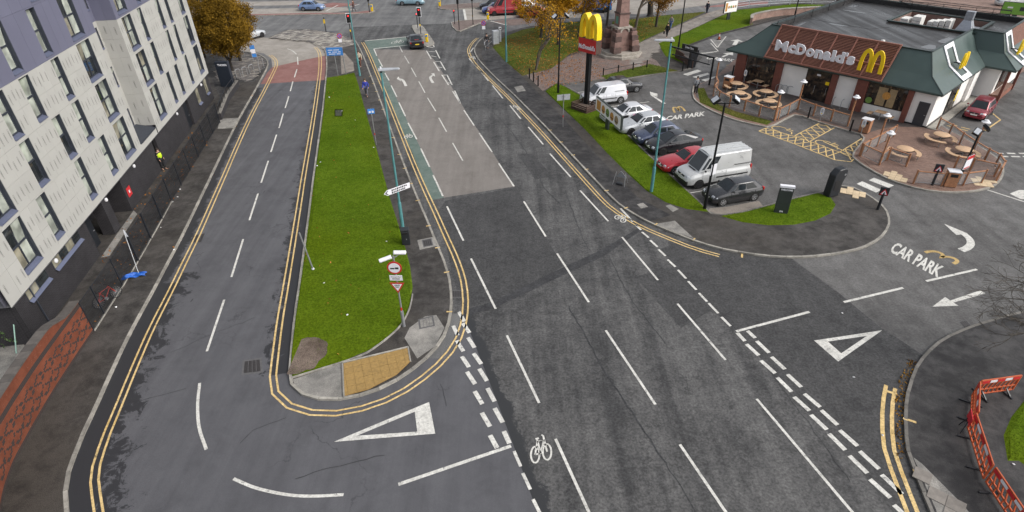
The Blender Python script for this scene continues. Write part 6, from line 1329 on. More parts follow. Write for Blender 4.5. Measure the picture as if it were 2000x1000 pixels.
# ---- height barrier
A, B = at((1303, 141)), at((1385, 166)); hA = height_at((1303, 141), 89, ZP); t_ = thing('height_barrier', 'black height restriction gantry over the car park entrance', 'barrier', A)
for p in (A, B): obj('post', MB().box((p.x, p.y, ZP+hA/2), (.14, .14, hA), MA), 'black_metal', t_, world=True)
obj('top_beam', MB().bar(A+UP*(hA-.07), B+UP*(hA-.07), .14), 'black_metal', t_, world=True); d = (B-A); q1, q2 = A+d*.06, A+d*.94
obj('hanging_bar', MB().cyl(q1+UP*(hA-.85), q2+UP*(hA-.85), .06), 'black_metal', t_, world=True)
for k in (.1, .9): q = A+d*k; obj('chain', MB().cyl(q+UP*(hA-.1), q+UP*(hA-.85), .015), 'black_metal', t_, world=True)
q = A+d*.45; M = Matrix.Translation(q+UP*(hA+.28)) @ Matrix.Rotation(math.atan2(d.y, d.x), 4, 'Z'); nb = obj('sign_box', MB().box((0, 0, 0), (2.0, .12, .5)).xf(M), 'sign_black', t_, world=True); obj('lettering', fit(text_mb('Drive Thru', .1, .002, .003), (-.55, -.066, -.12), (1.1, 0, 0), (0, 0, .24), (0, -1, 0)).xf(M), 'sign_white', nb, world=False)
nbx = nb.children[0]; nbx.location = -t_.location
t_ = thing('low_timber_wall', 'low brown sloping timber wall beside the access road', 'wall', at((1318, 112))); P = [at((1318, 112)), at((1334, 122)), at((1352, 133))]
for i in range(2):
    for k in range(5-i): obj('board', MB().bar(P[i]+UP*(.1+k*.2), P[i+1]+UP*(.1+k*.2-.0), .08, .18), 'timber_dark', t_, world=True)
def blob_totem(px, label, ang, h=2.0, w_=1.0):
    t_ = thing('order_totem', label, 'totem', at(px), R(ang)); pr = [(-.42*w_, 0), (.30*w_, 0), (.34*w_, .5*h), (.48*w_, .75*h), (.45*w_, .95*h), (.25*w_, h), (-.15*w_, .97*h), (-.38*w_, .8*h)]
    mb = MB(); n = len(pr); mb.v = [(x, -.28, z) for x, z in pr]+[(x, .28, z) for x, z in pr]; mb.f = [tuple(range(n)), tuple(range(2*n-1, n-1, -1))]+[(i, n+i, n+(i+1) % n, (i+1) % n) for i in range(n)]
    obj('shell', mb, 'bin_black', t_, bevel=.08, segs=3); obj('badge', MB().cyl((.3*w_, -.285, .78*h), (.3*w_, -.3, .78*h), .08), 'post_grey', t_); obj('side_panel', MB().box((-.05*w_, -.285, .42*h), (.36*w_, .02, .35*h)), 'trim_black', t_); return t_
blob_totem((1623, 381), 'curved black bin totem at the end of the grass bed', 20, 2.1, 1.25); blob_totem((1351, 131), 'dark totem standing behind the low timber wall', 10, 2.0, 1.1)
wp = at((1524, 416)); hw_ = height_at((1524, 416), 366, ZP); t_ = thing('welcome_totem', 'dark green welcome totem with white cap on the rounded grass bed', 'totem', wp, R(-16)); obj('slab', MB().box((0, 0, hw_/2), (.85, .22, hw_)), 'totem_dark', t_, bevel=.015); obj('cap', MB().box((0, 0, hw_+.07), (.9, .26, .14)), 'sign_white', t_); obj('lettering', fit(text_mb('WELCOME', .1, .002, .003), (-.36, -.115, hw_-.2), (.72, 0, 0), (0, 0, .13), (0, -1, 0)), 'sign_white', t_); obj('lettering', fit(text_mb('m', .1, .002, .003), (-.1, -.115, .12), (.2, 0, 0), (0, 0, .12), (0, -1, 0)), 'sign_white', t_)
def warnpost(px, label, ang):
    t_ = thing('warning_post', label, 'sign', at(px), R(ang)); obj('post', MB().cyl((0, 0, 0), (0, 0, 1.25), .09, .09, 14), 'bin_black', t_, smooth=True); obj('head', MB().box((0, 0, 1.35), (.55, .1, .6)), 'bin_black', t_, bevel=.03)
    o = obj('red_triangle', MB().add([(-.25, -.06, 1.12), (.25, -.06, 1.12), (0, -.06, 1.56), (-.25, -.05, 1.12), (.25, -.05, 1.12), (0, -.05, 1.56)], [(0, 1, 2), (0, 3, 4, 1), (1, 4, 5, 2), (2, 5, 3, 0)]), 'sign_rd', t_); obj('sign_face', MB().add([(-.17, -.065, 1.165), (.17, -.065, 1.165), (0, -.065, 1.46)], [(0, 1, 2)]), 'sign_white', o); obj('pictogram', MB().box((0, -.07, 1.26), (.05, .006, .16)), 'sign_black', o)
warnpost((1714, 409), 'black post with red triangle warning beside the left crossing end', -20); warnpost((1820, 362), 'black post with red triangle warning on the brick patio', -20)
cn = thing('traffic_cone', 'orange and white traffic cone on the hatched road marking', 'cone', at((1404, 77), .02), 0); obj('foot', MB().box((0, 0, .03), (.42, .42, .06)), 'bin_black', cn); obj('cone', MB().cyl((0, 0, .05), (0, 0, .8), .16, .03, 16), 'orange_plastic', cn, smooth=True); obj('white_band', MB().cyl((0, 0, .4), (0, 0, .65), .101, .063, 16, False), 'sign_white', cn, smooth=True)
# A-frame road sign lying open on the right pavement
t_ = thing('folding_road_sign', 'folding triangular road works frame standing on the right pavement', 'sign', at((1212, 358)), R(150)); fr = MB()
for a_, b_ in (((-.45, -.3, 0), (-.35, .1, .9)), ((.45, -.3, 0), (.35, .1, .9)), ((-.45, .45, 0), (-.35, .1, .9)), ((.45, .45, 0), (.35, .1, .9)), ((-.4, -.1, .45), (.4, -.1, .45))): fr.cyl(a_, b_, .018, .018, 6)
obj('frame', fr, 'post_grey', t_); obj('sign_plate', MB().add([(-.42, -.12, .42), (.42, -.12, .42), (0, .12, 1.05), (-.42, -.1, .42), (.42, -.1, .42), (0, .14, 1.05)], [(0, 1, 2), (5, 4, 3), (0, 3, 4, 1), (1, 4, 5, 2), (2, 5, 3, 0)]), 'lamp_grey', t_); obj('sandbag', MB().box((0, .2, .07), (.5, .28, .14)), 'bin_black', t_, bevel=.05)
# cabinets near the junction
t_ = thing('signal_cabinet', 'tall grey signal cabinet at the edge of the park lawn', 'cabinet', at((968, 86)), R(20)); obj('body', MB().box((0, 0, .85), (.8, .5, 1.7)), 'lamp_grey', t_, bevel=.03); obj('door', MB().box((0, -.255, .85), (.7, .02, 1.5)), 'lamp_grey', t_); obj('plinth', MB().box((0, 0, .06), (.86, .56, .12)), 'kerb', t_); obj('handle', MB().box((.25, -.275, .9), (.04, .03, .15)), 'sign_black', t_)
t_ = thing('ticket_pillar', 'slim grey ticket pillar behind the signal cabinet', 'machine', at((977, 82)), R(20)); obj('body', MB().box((0, 0, .8), (.25, .22, 1.6)), 'lamp_grey', t_, bevel=.02); obj('head', MB().box((0, 0, 1.7), (.32, .28, .3)), 'lamp_white', t_, bevel=.03); obj('screen', MB().box((0, -.145, 1.72), (.2, .01, .14)), 'sign_black', t_)
t_ = thing('guard_rail', 'short grey pedestrian guard rail beside the signal cabinet', 'rail', at((947, 96)), 0); A, B = at((948, 98)), at((962, 86))
for p in (A, (A+B)/2, B): obj('post', MB().cyl(p, p+UP*1.05, .035), 'post_grey', t_, world=True)
for z in (.4, 1.0): obj('rail', MB().cyl(A+UP*z, B+UP*z, .025), 'post_grey', t_, world=True)
# ---- obelisk
op = at((1209, 106)); ob = thing('obelisk', 'pink sandstone obelisk on a stepped buttressed base', 'monument', op, R(20))
def octa(r, z0, z1): return MB().prism([(r*math.cos(R(22.5+45*i)), r*math.sin(R(22.5+45*i))) for i in range(8)], z0, z1)
obj('step', octa(2.75, 0, .32), 'pale_stone', ob, bevel=.04); obj('step', octa(2.35, .32, .6), 'pale_stone', ob, bevel=.04)
for sx in (-1, 1):
    for sy in (-1, 1):
        for k, (w_, z0, z1) in enumerate(((1.0, .6, 1.25), (.92, 1.25, 1.85), (.84, 1.85, 2.4), (.72, 2.4, 2.85), (.5, 2.85, 3.15))): obj('buttress_stone', MB().box((sx*(1.22-k*.06), sy*(1.22-k*.06), (z0+z1)/2), (w_, w_, z1-z0-.015)), 'sand_pink' if k % 2 else 'sand_dark', ob, bevel=.03)
for k, (w_, z0, z1) in enumerate(((2.0, .6, 1.2), (1.9, 1.2, 1.9), (1.82, 1.9, 2.7), (1.7, 2.7, 3.1))): obj('pedestal_stone', MB().box((0, 0, (z0+z1)/2), (w_, w_, z1-z0-.012)), 'sand_pink', ob, bevel=.02)
for a_ in range(4):
    Mx = Matrix.Rotation(R(90*a_), 4, 'Z'); ar = MB(); 
    for k in range(8): t0, t1 = math.pi*k/8, math.pi*(k+1)/8; ar.bar((.55*math.cos(t0), -.9, 2.75+.5*math.sin(t0)), (.55*math.cos(t1), -.9, 2.75+.5*math.sin(t1)), .2, .18, (0, 1, 0))
    obj('arch_moulding', ar.xf(Mx), 'pale_stone', ob); obj('niche_panel', MB().box((0, -.96, 2.1), (.9, .05, 1.4)).xf(Mx), 'sand_pink', ob)
obj('cornice', MB().box((0, 0, 3.22), (1.9, 1.9, .2)), 'pale_stone', ob, bevel=.05); obj('die', MB().prism([(-.62, -.62), (.62, -.62), (.62, .62), (-.62, .62)], 3.32, 4.7), 'sand_pink', ob, bevel=.02); obj('collar', MB().box((0, 0, 4.76), (1.42, 1.42, .16)), 'sand_dark', ob, bevel=.03)
zs = [4.84, 5.9, 7.0, 8.2, 9.4, 10.6, 11.6]
for k in range(6):
    r0, r1 = .58-.05*k, .58-.05*(k+1); z0, z1 = zs[k], zs[k+1]-.02; obj('shaft_stone', MB().add([(-r0, -r0, z0), (r0, -r0, z0), (r0, r0, z0), (-r0, r0, z0), (-r1, -r1, z1), (r1, -r1, z1), (r1, r1, z1), (-r1, r1, z1)], [(3, 2, 1, 0), (4, 5, 6, 7), (0, 1, 5, 4), (1, 2, 6, 5), (2, 3, 7, 6), (3, 0, 4, 7)]), 'sand_pink', ob, bevel=.01)
obj('plaque', MB().box((-.64, 0, 4.0), (.05, .5, .8)), 'bronze_green', ob)
# ---- patio fence: posts, rails, clear panels
def patio_fence(name, label, pts, tall=(), h=1.0):
    P = [at(q) for q in pts]; t_ = thing('patio_fence', label, 'fence', P[0], 0, 'timber post and clear panel fences round the patio')
    for i, p in enumerate(P):
        hh = 2.35 if i in tall else h+.1; obj('post', MB().box((p.x, p.y, ZP+hh/2), (.11, .11, hh), MA), 'wood_post', t_, world=True)
        if i in tall: lamp_top(p, ZP+hh)
    for a_, b_ in zip(P, P[1:]):
        d = (b_-a_).normalized(); a2, b2 = a_+d*.1, b_-d*.1
        obj('top_rail', MB().bar(a2+UP*(h), b2+UP*(h), .1, .06), 'wood_post', t_, world=True)
        fr = MB()
        for z in (.16, h-.1): fr.bar(a2+UP*z, b2+UP*z, .035)
        for q in (a2, b2): fr.bar(q+UP*.16, q+UP*(h-.1), .035)
        obj('panel_frame', fr, 'rail_grey', t_, world=True); obj('clear_panel', MB().add([a2+UP*.2, b2+UP*.2, b2+UP*(h-.14), a2+UP*(h-.14)], [(0, 1, 2, 3)]), 'clear_panel', t_, world=True)
    return t_
LN = [0]
def lamp_top(p, z):
    names = ['left end of the curved patio fence', 'curved patio fence corner beside the disabled bay', 'patio fence corner nearest the entrance doors', 'patio fence in front of the white panel', 'short fence beside the second disabled bay', 'front corner of the brick patio near the bay hatching', 'right side of the brick patio fence', 'second post at the left end of the curved fence']
    t_ = thing('patio_lamp', 'white dome patio lamp on the '+names[LN[0] % 8], 'lamp', (p.x, p.y, z), 0, 'dome lamps on the patio posts'); LN[0] += 1
    obj('neck', MB().lathe([(.05, 0), (.07, .05), (.07, .18), (.1, .2)], n=14), 'rail_grey', t_, smooth=True); obj('dome', MB().lathe([(.12, .2), (.30, .22), (.31, .26), (.17, .34), (.14, .42), (.0, .46)], n=18), 'lamp_white', t_, smooth=True)
patio_fence('a', 'curved fence section round the left patio tables', [(1396, 167), (1399, 178), (1393, 187), (1403, 199), (1424, 209), (1453, 217), (1482, 227), (1512, 236)], (0, 7), 1.0)
patio_fence('b', 'straight fence section between the left patio and disabled bay', [(1514, 235), (1519, 233), (1538, 224), (1556, 214)], (3,)); patio_fence('c', 'fence section between the restaurant front and disabled bays', [(1558, 214), (1588, 226), (1622, 237), (1655, 247)], (3,))
patio_fence('d', 'short angled fence beside the second disabled bay', [(1744, 268), (1729, 277), (1712, 286), (1693, 296), (1678, 305)], (2,)); patio_fence('e', 'short fence at the front left of the brick patio', [(1680, 306), (1717, 323), (1729, 314)], (1,)); patio_fence('e2', 'lone fence panel in front of the left round table', [(1732, 313), (1769, 326)])
patio_fence('f', 'low curved fence at the front of the brick patio', [(1783, 359), (1838, 364), (1880, 363), (1916, 358)]); patio_fence('g', 'fence section along the right edge of the brick patio', [(1829, 253), (1852, 266), (1873, 283), (1898, 300), (1922, 315), (1943, 326), (1952, 340), (1945, 354)], (3,)); patio_fence('h', 'inner fence panel beside the red and white notice', [(1862, 331), (1893, 335), (1941, 346)])
# ---- round picnic tables
def table(px, ang, label):
    t_ = thing('picnic_table', label, 'table', at(px), R(ang), 'round picnic tables on the patio'); obj('table_top', MB().lathe([(0, .70), (.58, .70), (.6, .72), (.6, .745), (.58, .76), (0, .76)], n=28), 'wood_pale', t_, smooth=True)
    for s in (0, 1):
        mb = MB(); A0 = R(20+180*s); n = 12; ri, ro = .85, 1.18
        pts = [(ro*math.cos(A0+R(140)*k/n), ro*math.sin(A0+R(140)*k/n)) for k in range(n+1)]+[(ri*math.cos(A0+R(140)*k/n), ri*math.sin(A0+R(140)*k/n)) for k in range(n, -1, -1)]
        obj('bench', mb.prism(pts, .42, .47), 'wood_pale', t_)
        for k in (2, 10): a_ = A0+R(140)*k/n; obj('leg', MB().cyl((1.0*math.cos(a_), 1.0*math.sin(a_), 0), (1.0*math.cos(a_), 1.0*math.sin(a_), .42), .03), 'rail_grey', t_)
        a_ = A0+R(70); obj('strut', MB().bar((0, 0, .36), (1.0*math.cos(a_), 1.0*math.sin(a_), .40), .06), 'sign_black', t_)
    obj('pedestal', MB().cyl((0, 0, 0), (0, 0, .7), .06), 'rail_grey', t_)
for px, a_, l in (((1436, 176), 60, 'half hidden round picnic table at the far left of the patio'), ((1441, 195), 60, 'round picnic table behind the floodlight head on the left patio'), ((1493, 192), 60, 'round picnic table nearest the bicycle hoops'), ((1499, 211), 60, 'round picnic table nearest the left disabled bay'), ((1762, 307), 100, 'round picnic table on the left of the brick patio'), ((1833, 279), 100, 'round picnic table on the brick patio nearest the building corner'), ((1876, 308), 100, 'round picnic table on the right of the brick patio')): table(px, a_, l)
def rect_table(px, label):
    t_ = thing('bench_table', label, 'table', at(px), MA, 'square tables against the restaurant'); obj('table_top', MB().box((0, 0, .73), (.9, .75, .04)), 'wood_pale', t_); obj('pedestal', MB().cyl((0, 0, 0), (0, 0, .72), .05), 'rail_grey', t_)
    for s in (-1, 1): obj('bench', MB().box((s*.85, 0, .45), (.4, .75, .05)), 'wood_pale', t_); obj('leg', MB().cyl((s*.85, 0, 0), (s*.85, 0, .44), .03), 'rail_grey', t_); obj('strut', MB().bar((0, 0, .3), (s*.85, 0, .42), .05), 'rail_grey', t_)
rect_table((1716, 234), 'square table with two benches below the poster window'); rect_table((1478, 172), 'square table with benches under the left restaurant window')
def binstore(px, label, ang=0):
    t_ = thing('bin_store', label, 'bin', at(px), MA+R(ang), 'timber litter bin stores'); obj('body', MB().box((0, 0, .6), (.75, .62, 1.1)), 'wood_post', t_, bevel=.02); obj('top', MB().box((0, 0, 1.18), (.8, .68, .06)), 'lamp_white', t_); obj('flap', MB().box((0, -.315, .92), (.45, .02, .22)), 'sign_black', t_); obj('plinth', MB().box((0, 0, .03), (.7, .58, .06)), 'sign_black', t_)
binstore((1687, 258), 'timber litter bin store beside the second disabled bay'); binstore((1852, 363), 'timber litter bin store at the front of the brick patio', 30); binstore((1420, 172), 'timber litter bin store at the left end of the patio')
def oval(px, h, label):
    t_ = thing('parking_notice', label, 'sign', at(px), MA, 'oval white parking notices'); obj('post', MB().cyl((0, 0, 0), (0, 0, h), .03), 'rail_grey', t_); pts = [(.16*math.cos(a_)*1., .16*math.sin(a_)+(.17 if math.sin(a_) > 0 else -.17)) for a_ in [2*math.pi*k/20 for k in range(20)]]
    o = obj('plate', MB().prism(pts, 0, .02).xf(Matrix.Translation((0, -.04, h-.1)) @ Matrix.Rotation(R(90), 4, 'X')), 'sign_white', t_); obj('text_block', MB().box((0, -.065, h-.05), (.16, .006, .28)), 'lamp_grey', o); obj('logo', MB().box((0, -.065, h-.31), (.1, .006, .08)), 'sign_yellow', o)
oval((1601, 236), 1.0, 'oval white parking notice on the fence left of the bin store'); oval((1681, 262), 1.05, 'oval white parking notice in front of the bin store'); oval((1452, 165), 1.3, 'oval white notice by the restaurant corner column')
for i, q in enumerate(((1520, 180), (1530, 182), (1541, 184), (1627, 206), (1643, 210), (1658, 213))):
    t_ = thing('bicycle_hoop', ('left', 'middle', 'right')[i % 3]+' bicycle hoop in front of the '+('left' if i < 3 else 'right')+' white restaurant panel', 'bike rack', at(q), MA+R(90 if i > 2 else 20), 'steel bicycle hoops at the restaurant'); pts = [Vector((-.32, 0, 0)), Vector((-.32, 0, .55))]+[Vector((-.32*math.cos(math.pi*k/8), 0, .55+.25*math.sin(math.pi*k/8))) for k in range(1, 8)]+[Vector((.32, 0, .55)), Vector((.32, 0, 0))]; obj('hoop', MB().tube(pts, .025, 8), 'rail_grey', t_, smooth=True); obj('foot', MB().cyl((-.32, 0, 0), (-.32, 0, .02), .06), 'rail_grey', t_); obj('foot', MB().cyl((.32, 0, 0), (.32, 0, .02), .06), 'rail_grey', t_)
wf = thing('wet_floor_sign', 'yellow wet floor cone sign at the restaurant doors', 'sign', at((1584, 190)), MA); obj('cone', MB().cyl((0, 0, 0), (0, 0, .95), .16, .03, 4), 'yellow_plastic', wf); obj('base', MB().box((0, 0, .02), (.4, .4, .04)), 'yellow_plastic', wf)
# ---- orange pedestrian barriers
def barrier(a_px, b_px, label, red=True):
    A, B = at(a_px), at(b_px); c = (A+B)/2; L = (B-A).length; t_ = thing('pedestrian_barrier', label, 'barrier', c, math.atan2((B-A).y, (B-A).x), 'linked orange pedestrian barriers'); x = L/2
    fr = MB()
    for z in (.14, .42, .80, .98): fr.bar((-x+.02, 0, z), (x-.02, 0, z), .05, .07)
    for s in (-1, 1): fr.bar((s*(x-.04), 0, .12), (s*(x-.04), 0, .99), .07, .06)
    obj('frame', fr, 'orange_plastic', t_, bevel=.01)
    for k in range(8): u = -x+.12+(2*x-.24)*(k+.5)/8; obj('upright', MB().bar((u-.06, 0, .42), (u+.06, 0, .80), .045), 'orange_plastic', t_); obj('upright', MB().bar((u, 0, .14), (u, 0, .42), .04), 'orange_plastic', t_)
    if red:
        for k in range(5): obj('reflective_strip', MB().box((-x+.25+k*(2*x-.5)/4, -.035, .89), ((2*x-.3)/5, .012, .13)), 'red_white' if k % 2 == 0 else 'sign_white', t_); obj('reflective_strip', MB().box((-x+.25+k*(2*x-.5)/4, .035, .89), ((2*x-.3)/5, .012, .13)), 'red_white' if k % 2 == 0 else 'sign_white', t_)
    for s in (-.6, .6): obj('foot', MB().bar((s*x, -.42, .03), (s*x, .42, .03), .07, .05), 'bin_black', t_); obj('strut', MB().bar((s*x, -.3, .05), (s*x, 0, .25), .05), 'bin_black', t_)
barrier((1898, 775), (1976, 764), 'orange pedestrian barrier at the head of the chain'); barrier((1892, 836), (1896, 776), 'short orange barrier carrying the red diversion sign'); barrier((1918, 940), (1887, 838), 'orange barrier below the red diversion sign'); barrier((1990, 1050), (1922, 944), 'orange barrier cut by the bottom right edge of the picture')
t_ = thing('diversion_sign', 'red sign with white arrow hung beside the orange barriers', 'sign', at((1874, 838)), R(62)); 
obj('plate', MB().box((0, -.1, .75), (.62, .025, .42)), 'red_white', t_); obj('white_edge', MB().box((.25, -.115, .75), (.05, .01, .36)), 'sign_white', t_); obj('arrow', MB().add([(-.14, -.116, .76), (-.02, -.116, .62), (.1, -.116, .76), (.02, -.116, .76), (.02, -.116, .9), (-.06, -.116, .9), (-.06, -.116, .76)], [(0, 1, 2, 3, 6), (3, 4, 5, 6)]), 'sign_white', t_); obj('leg', MB().cyl((-.25, 0, 0), (-.1, -.08, .6), .02), 'bin_black', t_); obj('leg', MB().cyl((.25, 0, 0), (.1, -.08, .6), .02), 'bin_black', t_)
# ---- left footway clutter
tp = at((446, 168)); hT = height_at((446, 168), 120, ZP); t_ = thing('name_totem', 'dark slate totem lettered THORN beside the autumn tree', 'totem', tp, R(0)); obj('slab', MB().box((0, 0, hT/2), (1.35, .5, hT)), 'navy_dark', t_, bevel=.02); obj('lettering', fit(text_mb('THORN', .1, .004, .004), (-.42, -.26, hT-.42), (.95, 0, 0), (0, 0, .22), (0, -1, 0)), 'sign_white', t_)
for i, q in enumerate(((467, 152), (480, 148), (493, 143), (508, 140), (516, 132), (505, 122), (495, 120), (478, 112))):
    t_ = thing('steel_hoop' if i < 3 else 'steel_post', ('first', 'second', 'third', 'fourth', 'fifth', 'sixth', 'seventh', 'eighth')[i]+' from the totem of the steel '+('hoops' if i < 3 else 'posts')+' around the paved forecourt', 'post', at(q), R(60), 'steel hoops and posts round the forecourt')
    if i < 3: obj('hoop', MB().tube([Vector((-.3, 0, 0)), Vector((-.3, 0, .8)), Vector((-.2, 0, .95)), Vector((.2, 0, .95)), Vector((.3, 0, .8)), Vector((.3, 0, 0))], .03, 8), 'rail_grey', t_, smooth=True)
    else: obj('shaft', MB().cyl((0, 0, 0), (0, 0, 1.1), .04), 'rail_grey', t_)
    obj('foot', MB().cyl((0 if i > 2 else -.3, 0, 0), (0 if i > 2 else -.3, 0, .03), .07), 'rail_grey', t_)
t_ = thing('low_wall', 'low dark wall with railing beside the slate totem', 'wall', at((432, 234))); WL = [at(q) for q in ((432, 234), (447, 196), (466, 168))]
for a_, b_ in zip(WL, WL[1:]): obj('brickwork', MB().bar(a_+UP*.3, b_+UP*.3, .22, .6), 'brick_dark', t_, world=True); obj('coping', MB().bar(a_+UP*.63, b_+UP*.63, .3, .07), 'kerb_dark', t_, world=True); obj('railing', MB().bar(a_+UP*1.3, b_+UP*1.3, .05), 'fence_grey', t_, world=True)
for k in range(9):
    q = WL[0].lerp(WL[1], k/4) if k < 4 else WL[1].lerp(WL[2], (k-4)/4); obj('upright', MB().bar(q+UP*.6, q+UP*1.3, .04), 'fence_grey', t_, world=True)
bx = at((216, 590)); bk_ = thing('bicycle', 'red framed bicycle leaning on the mesh fence', 'bicycle', bx, R(68))
for x in (-.52, .52):
    w_ = MB(); 
    for k in range(24): a_, b_ = 2*math.pi*k/24, 2*math.pi*(k+1)/24; w_.cyl((x+.33*math.cos(a_), 0, .34+.33*math.sin(a_)), (x+.33*math.cos(b_), 0, .34+.33*math.sin(b_)), .022, .022, 6)
    wh = obj('wheel', w_, 'tyre', bk_); sp = MB()
    for k in range(8): a_ = math.pi*k/8; sp.cyl((x+.31*math.cos(a_), 0, .34+.31*math.sin(a_)), (x-.31*math.cos(a_), 0, .34-.31*math.sin(a_)), .006, .006, 4)
    obj('spokes', sp, 'post_grey', wh)
fr = MB(); 
for a_, b_ in (((-.52, 0, .34), (-.1, 0, .32)), ((-.1, 0, .32), (-.25, 0, .82)), ((-.52, 0, .34), (-.22, 0, .75)), ((-.1, 0, .32), (.34, 0, .72)), ((-.22, 0, .75), (.32, 0, .80)), ((.30, 0, .88), (.52, 0, .34))): fr.cyl(a_, b_, .02, .02, 8)
obj('frame', fr, 'bike_red', bk_); obj('saddle', MB().box((-.27, 0, .87), (.26, .14, .06)), 'sign_black', bk_, bevel=.02); obj('handlebar', MB().cyl((.30, -.27, .95), (.30, .27, .95), .018), 'sign_black', bk_); obj('crank', MB().cyl((-.1, -.08, .32), (-.1, .08, .32), .09), 'post_grey', bk_); bk_.rotation_euler = (R(-10), 0, R(68))
# blue tarpaulin: crumpled sheet
tpz = at((263, 540)); g = bmesh.new(); bmesh.ops.create_grid(g, x_segments=18, y_segments=10, size=.5)
for v in g.verts:
    x, y = v.co.x, v.co.y; r_ = math.hypot(x, y*1.2); v.co = Vector((x*1.9+.12*math.sin(7*y), y*.8*(1-.5*abs(x))+.1*math.sin(9*x+1), max(.02, .42*math.exp(-(x+.25)**2*14)*(1-abs(y))+.16*math.exp(-(x-.3)**2*20)+.05*math.sin(13*x+5*y)+.04*math.sin(17*y+3*x))))
me = bpy.data.meshes.new('tarpaulin'); g.to_mesh(me); g.free(); me.materials.append(MATS['tarp_blue']); o = bpy.data.objects.new('tarpaulin', me); COL.objects.link(o); o.location = tpz; o.scale = (.62, .62, .7); o.rotation_euler = (0, 0, R(25)); tag(o, 'crumpled blue tarpaulin lying on the left footway', 'tarpaulin')
t_ = thing('leaning_pole', 'white pole leaning against the mesh fence above the blue tarpaulin', 'pole', at((272, 537)), 0); q = Vector((-.75, 1.3, 2.3)); obj('pole', MB().cyl((0, 0, 0), tuple(q), .022, .022, 8), 'post_grey', t_); obj('tied_cloth', MB().add([tuple(q), tuple(q+Vector((.22, -.12, -.4))), tuple(q+Vector((.1, -.14, -.38))), tuple(q+Vector((.02, .03, -.02)))], [(0, 1, 2), (0, 2, 3), (3, 1, 0), (3, 2, 1)]), 'lamp_grey', t_)
t_ = thing('scaffold_frame', 'pale green scaffold tubes behind the red brick wall', 'scaffold', at((20, 640)), 0); mat('scaffold', (.32, .5, .42), .4, .5); O = at((20, 640))
for k, (a_, b_) in enumerate(((((24, 604), 1.9), ((32, 690), .1)), (((24, 604), 1.9), ((-30, 660), .4)), (((30, 596), 2.0), ((-40, 640), 1.6)), (((24, 604), 1.9), ((58, 660), .1)))): P0, P1_ = at(a_[0]), at(b_[0]); P0 = G(*a_[0], ZP+a_[1]); P1_ = G(*b_[0], ZP+b_[1]); obj('tube', MB().cyl(P0, P1_, .03, .03, 8), 'scaffold', t_, world=True)
# ---- far railings and wall by the access road
t_ = thing('brick_retaining_wall', 'low curved red brick wall with stone coping beside the grass slope', 'wall', at((1466, 50))); WL = GP([(1466, 49), (1468, 42), (1490, 36), (1520, 31), (1545, 29), (1600, 26)], ZP, 3)
brick_mat('brick_far', (.20, .095, .07), (.26, .13, .10), (.3, .26, .22), axis='both')
for a_, b_ in zip(WL, WL[1:]): obj('brickwork', MB().bar(a_+UP*.45, b_+UP*.45, .25, .9), 'brick_far', t_, world=True); obj('coping', MB().bar(a_+UP*.95, b_+UP*.95, .4, .1), 'kerb', t_, world=True)
t_ = thing('street_railing', 'long pale railing along the far footway', 'rail', at((1440, 17))); RL = [at(q) for q in ((1430, 20), (1462, 15), (1502, 12), (1542, 10), (1585, 9), (1630, 8))]
for p in RL: obj('post', MB().cyl(p, p+UP*1.1, .05), 'lamp_grey', t_, world=True)
for a_, b_ in zip(RL, RL[1:]):
    for z in (.35, .7, 1.05): obj('rail', MB().cyl(a_+UP*z, b_+UP*z, .035), 'lamp_grey', t_, world=True)
# ---- litter
mat('litter', (.75, .75, .75), .6)
for q in ((626, 317), (619, 324), (633, 553), (678, 615), (755, 472), (730, 288), (668, 217), (694, 235), (643, 190), (352, 370), (347, 385), (338, 395), (314, 445), (227, 600), (1723, 850), (1575, 447), (1668, 737), (1645, 612), (1980, 907), (340, 488)):
    p = at(q, ZP+.07 if 560 < q[0] < 800 else ZP+.02 if q[0] < 560 or q[0] > 1900 else .02); o = obj('litter_scrap', MB().add([(.07*math.cos(a_)*random.uniform(.4, 1.2), .06*math.sin(a_)*random.uniform(.5, 1.2), random.uniform(0, .04)) for a_ in [2*math.pi*k/7 for k in range(7)]]+[(0, 0, .06)], [(k, (k+1) % 7, 7) for k in range(7)]), 'litter'); o.location = p; tag(o, 'small pale scrap of litter on the '+('long grass verge' if 560 < q[0] < 800 else 'left footway beside the mesh fence' if q[0] < 560 else 'corner near the orange barriers' if q[0] > 1900 else 'main road near the give way triangle'), 'litter', 'scraps of litter')
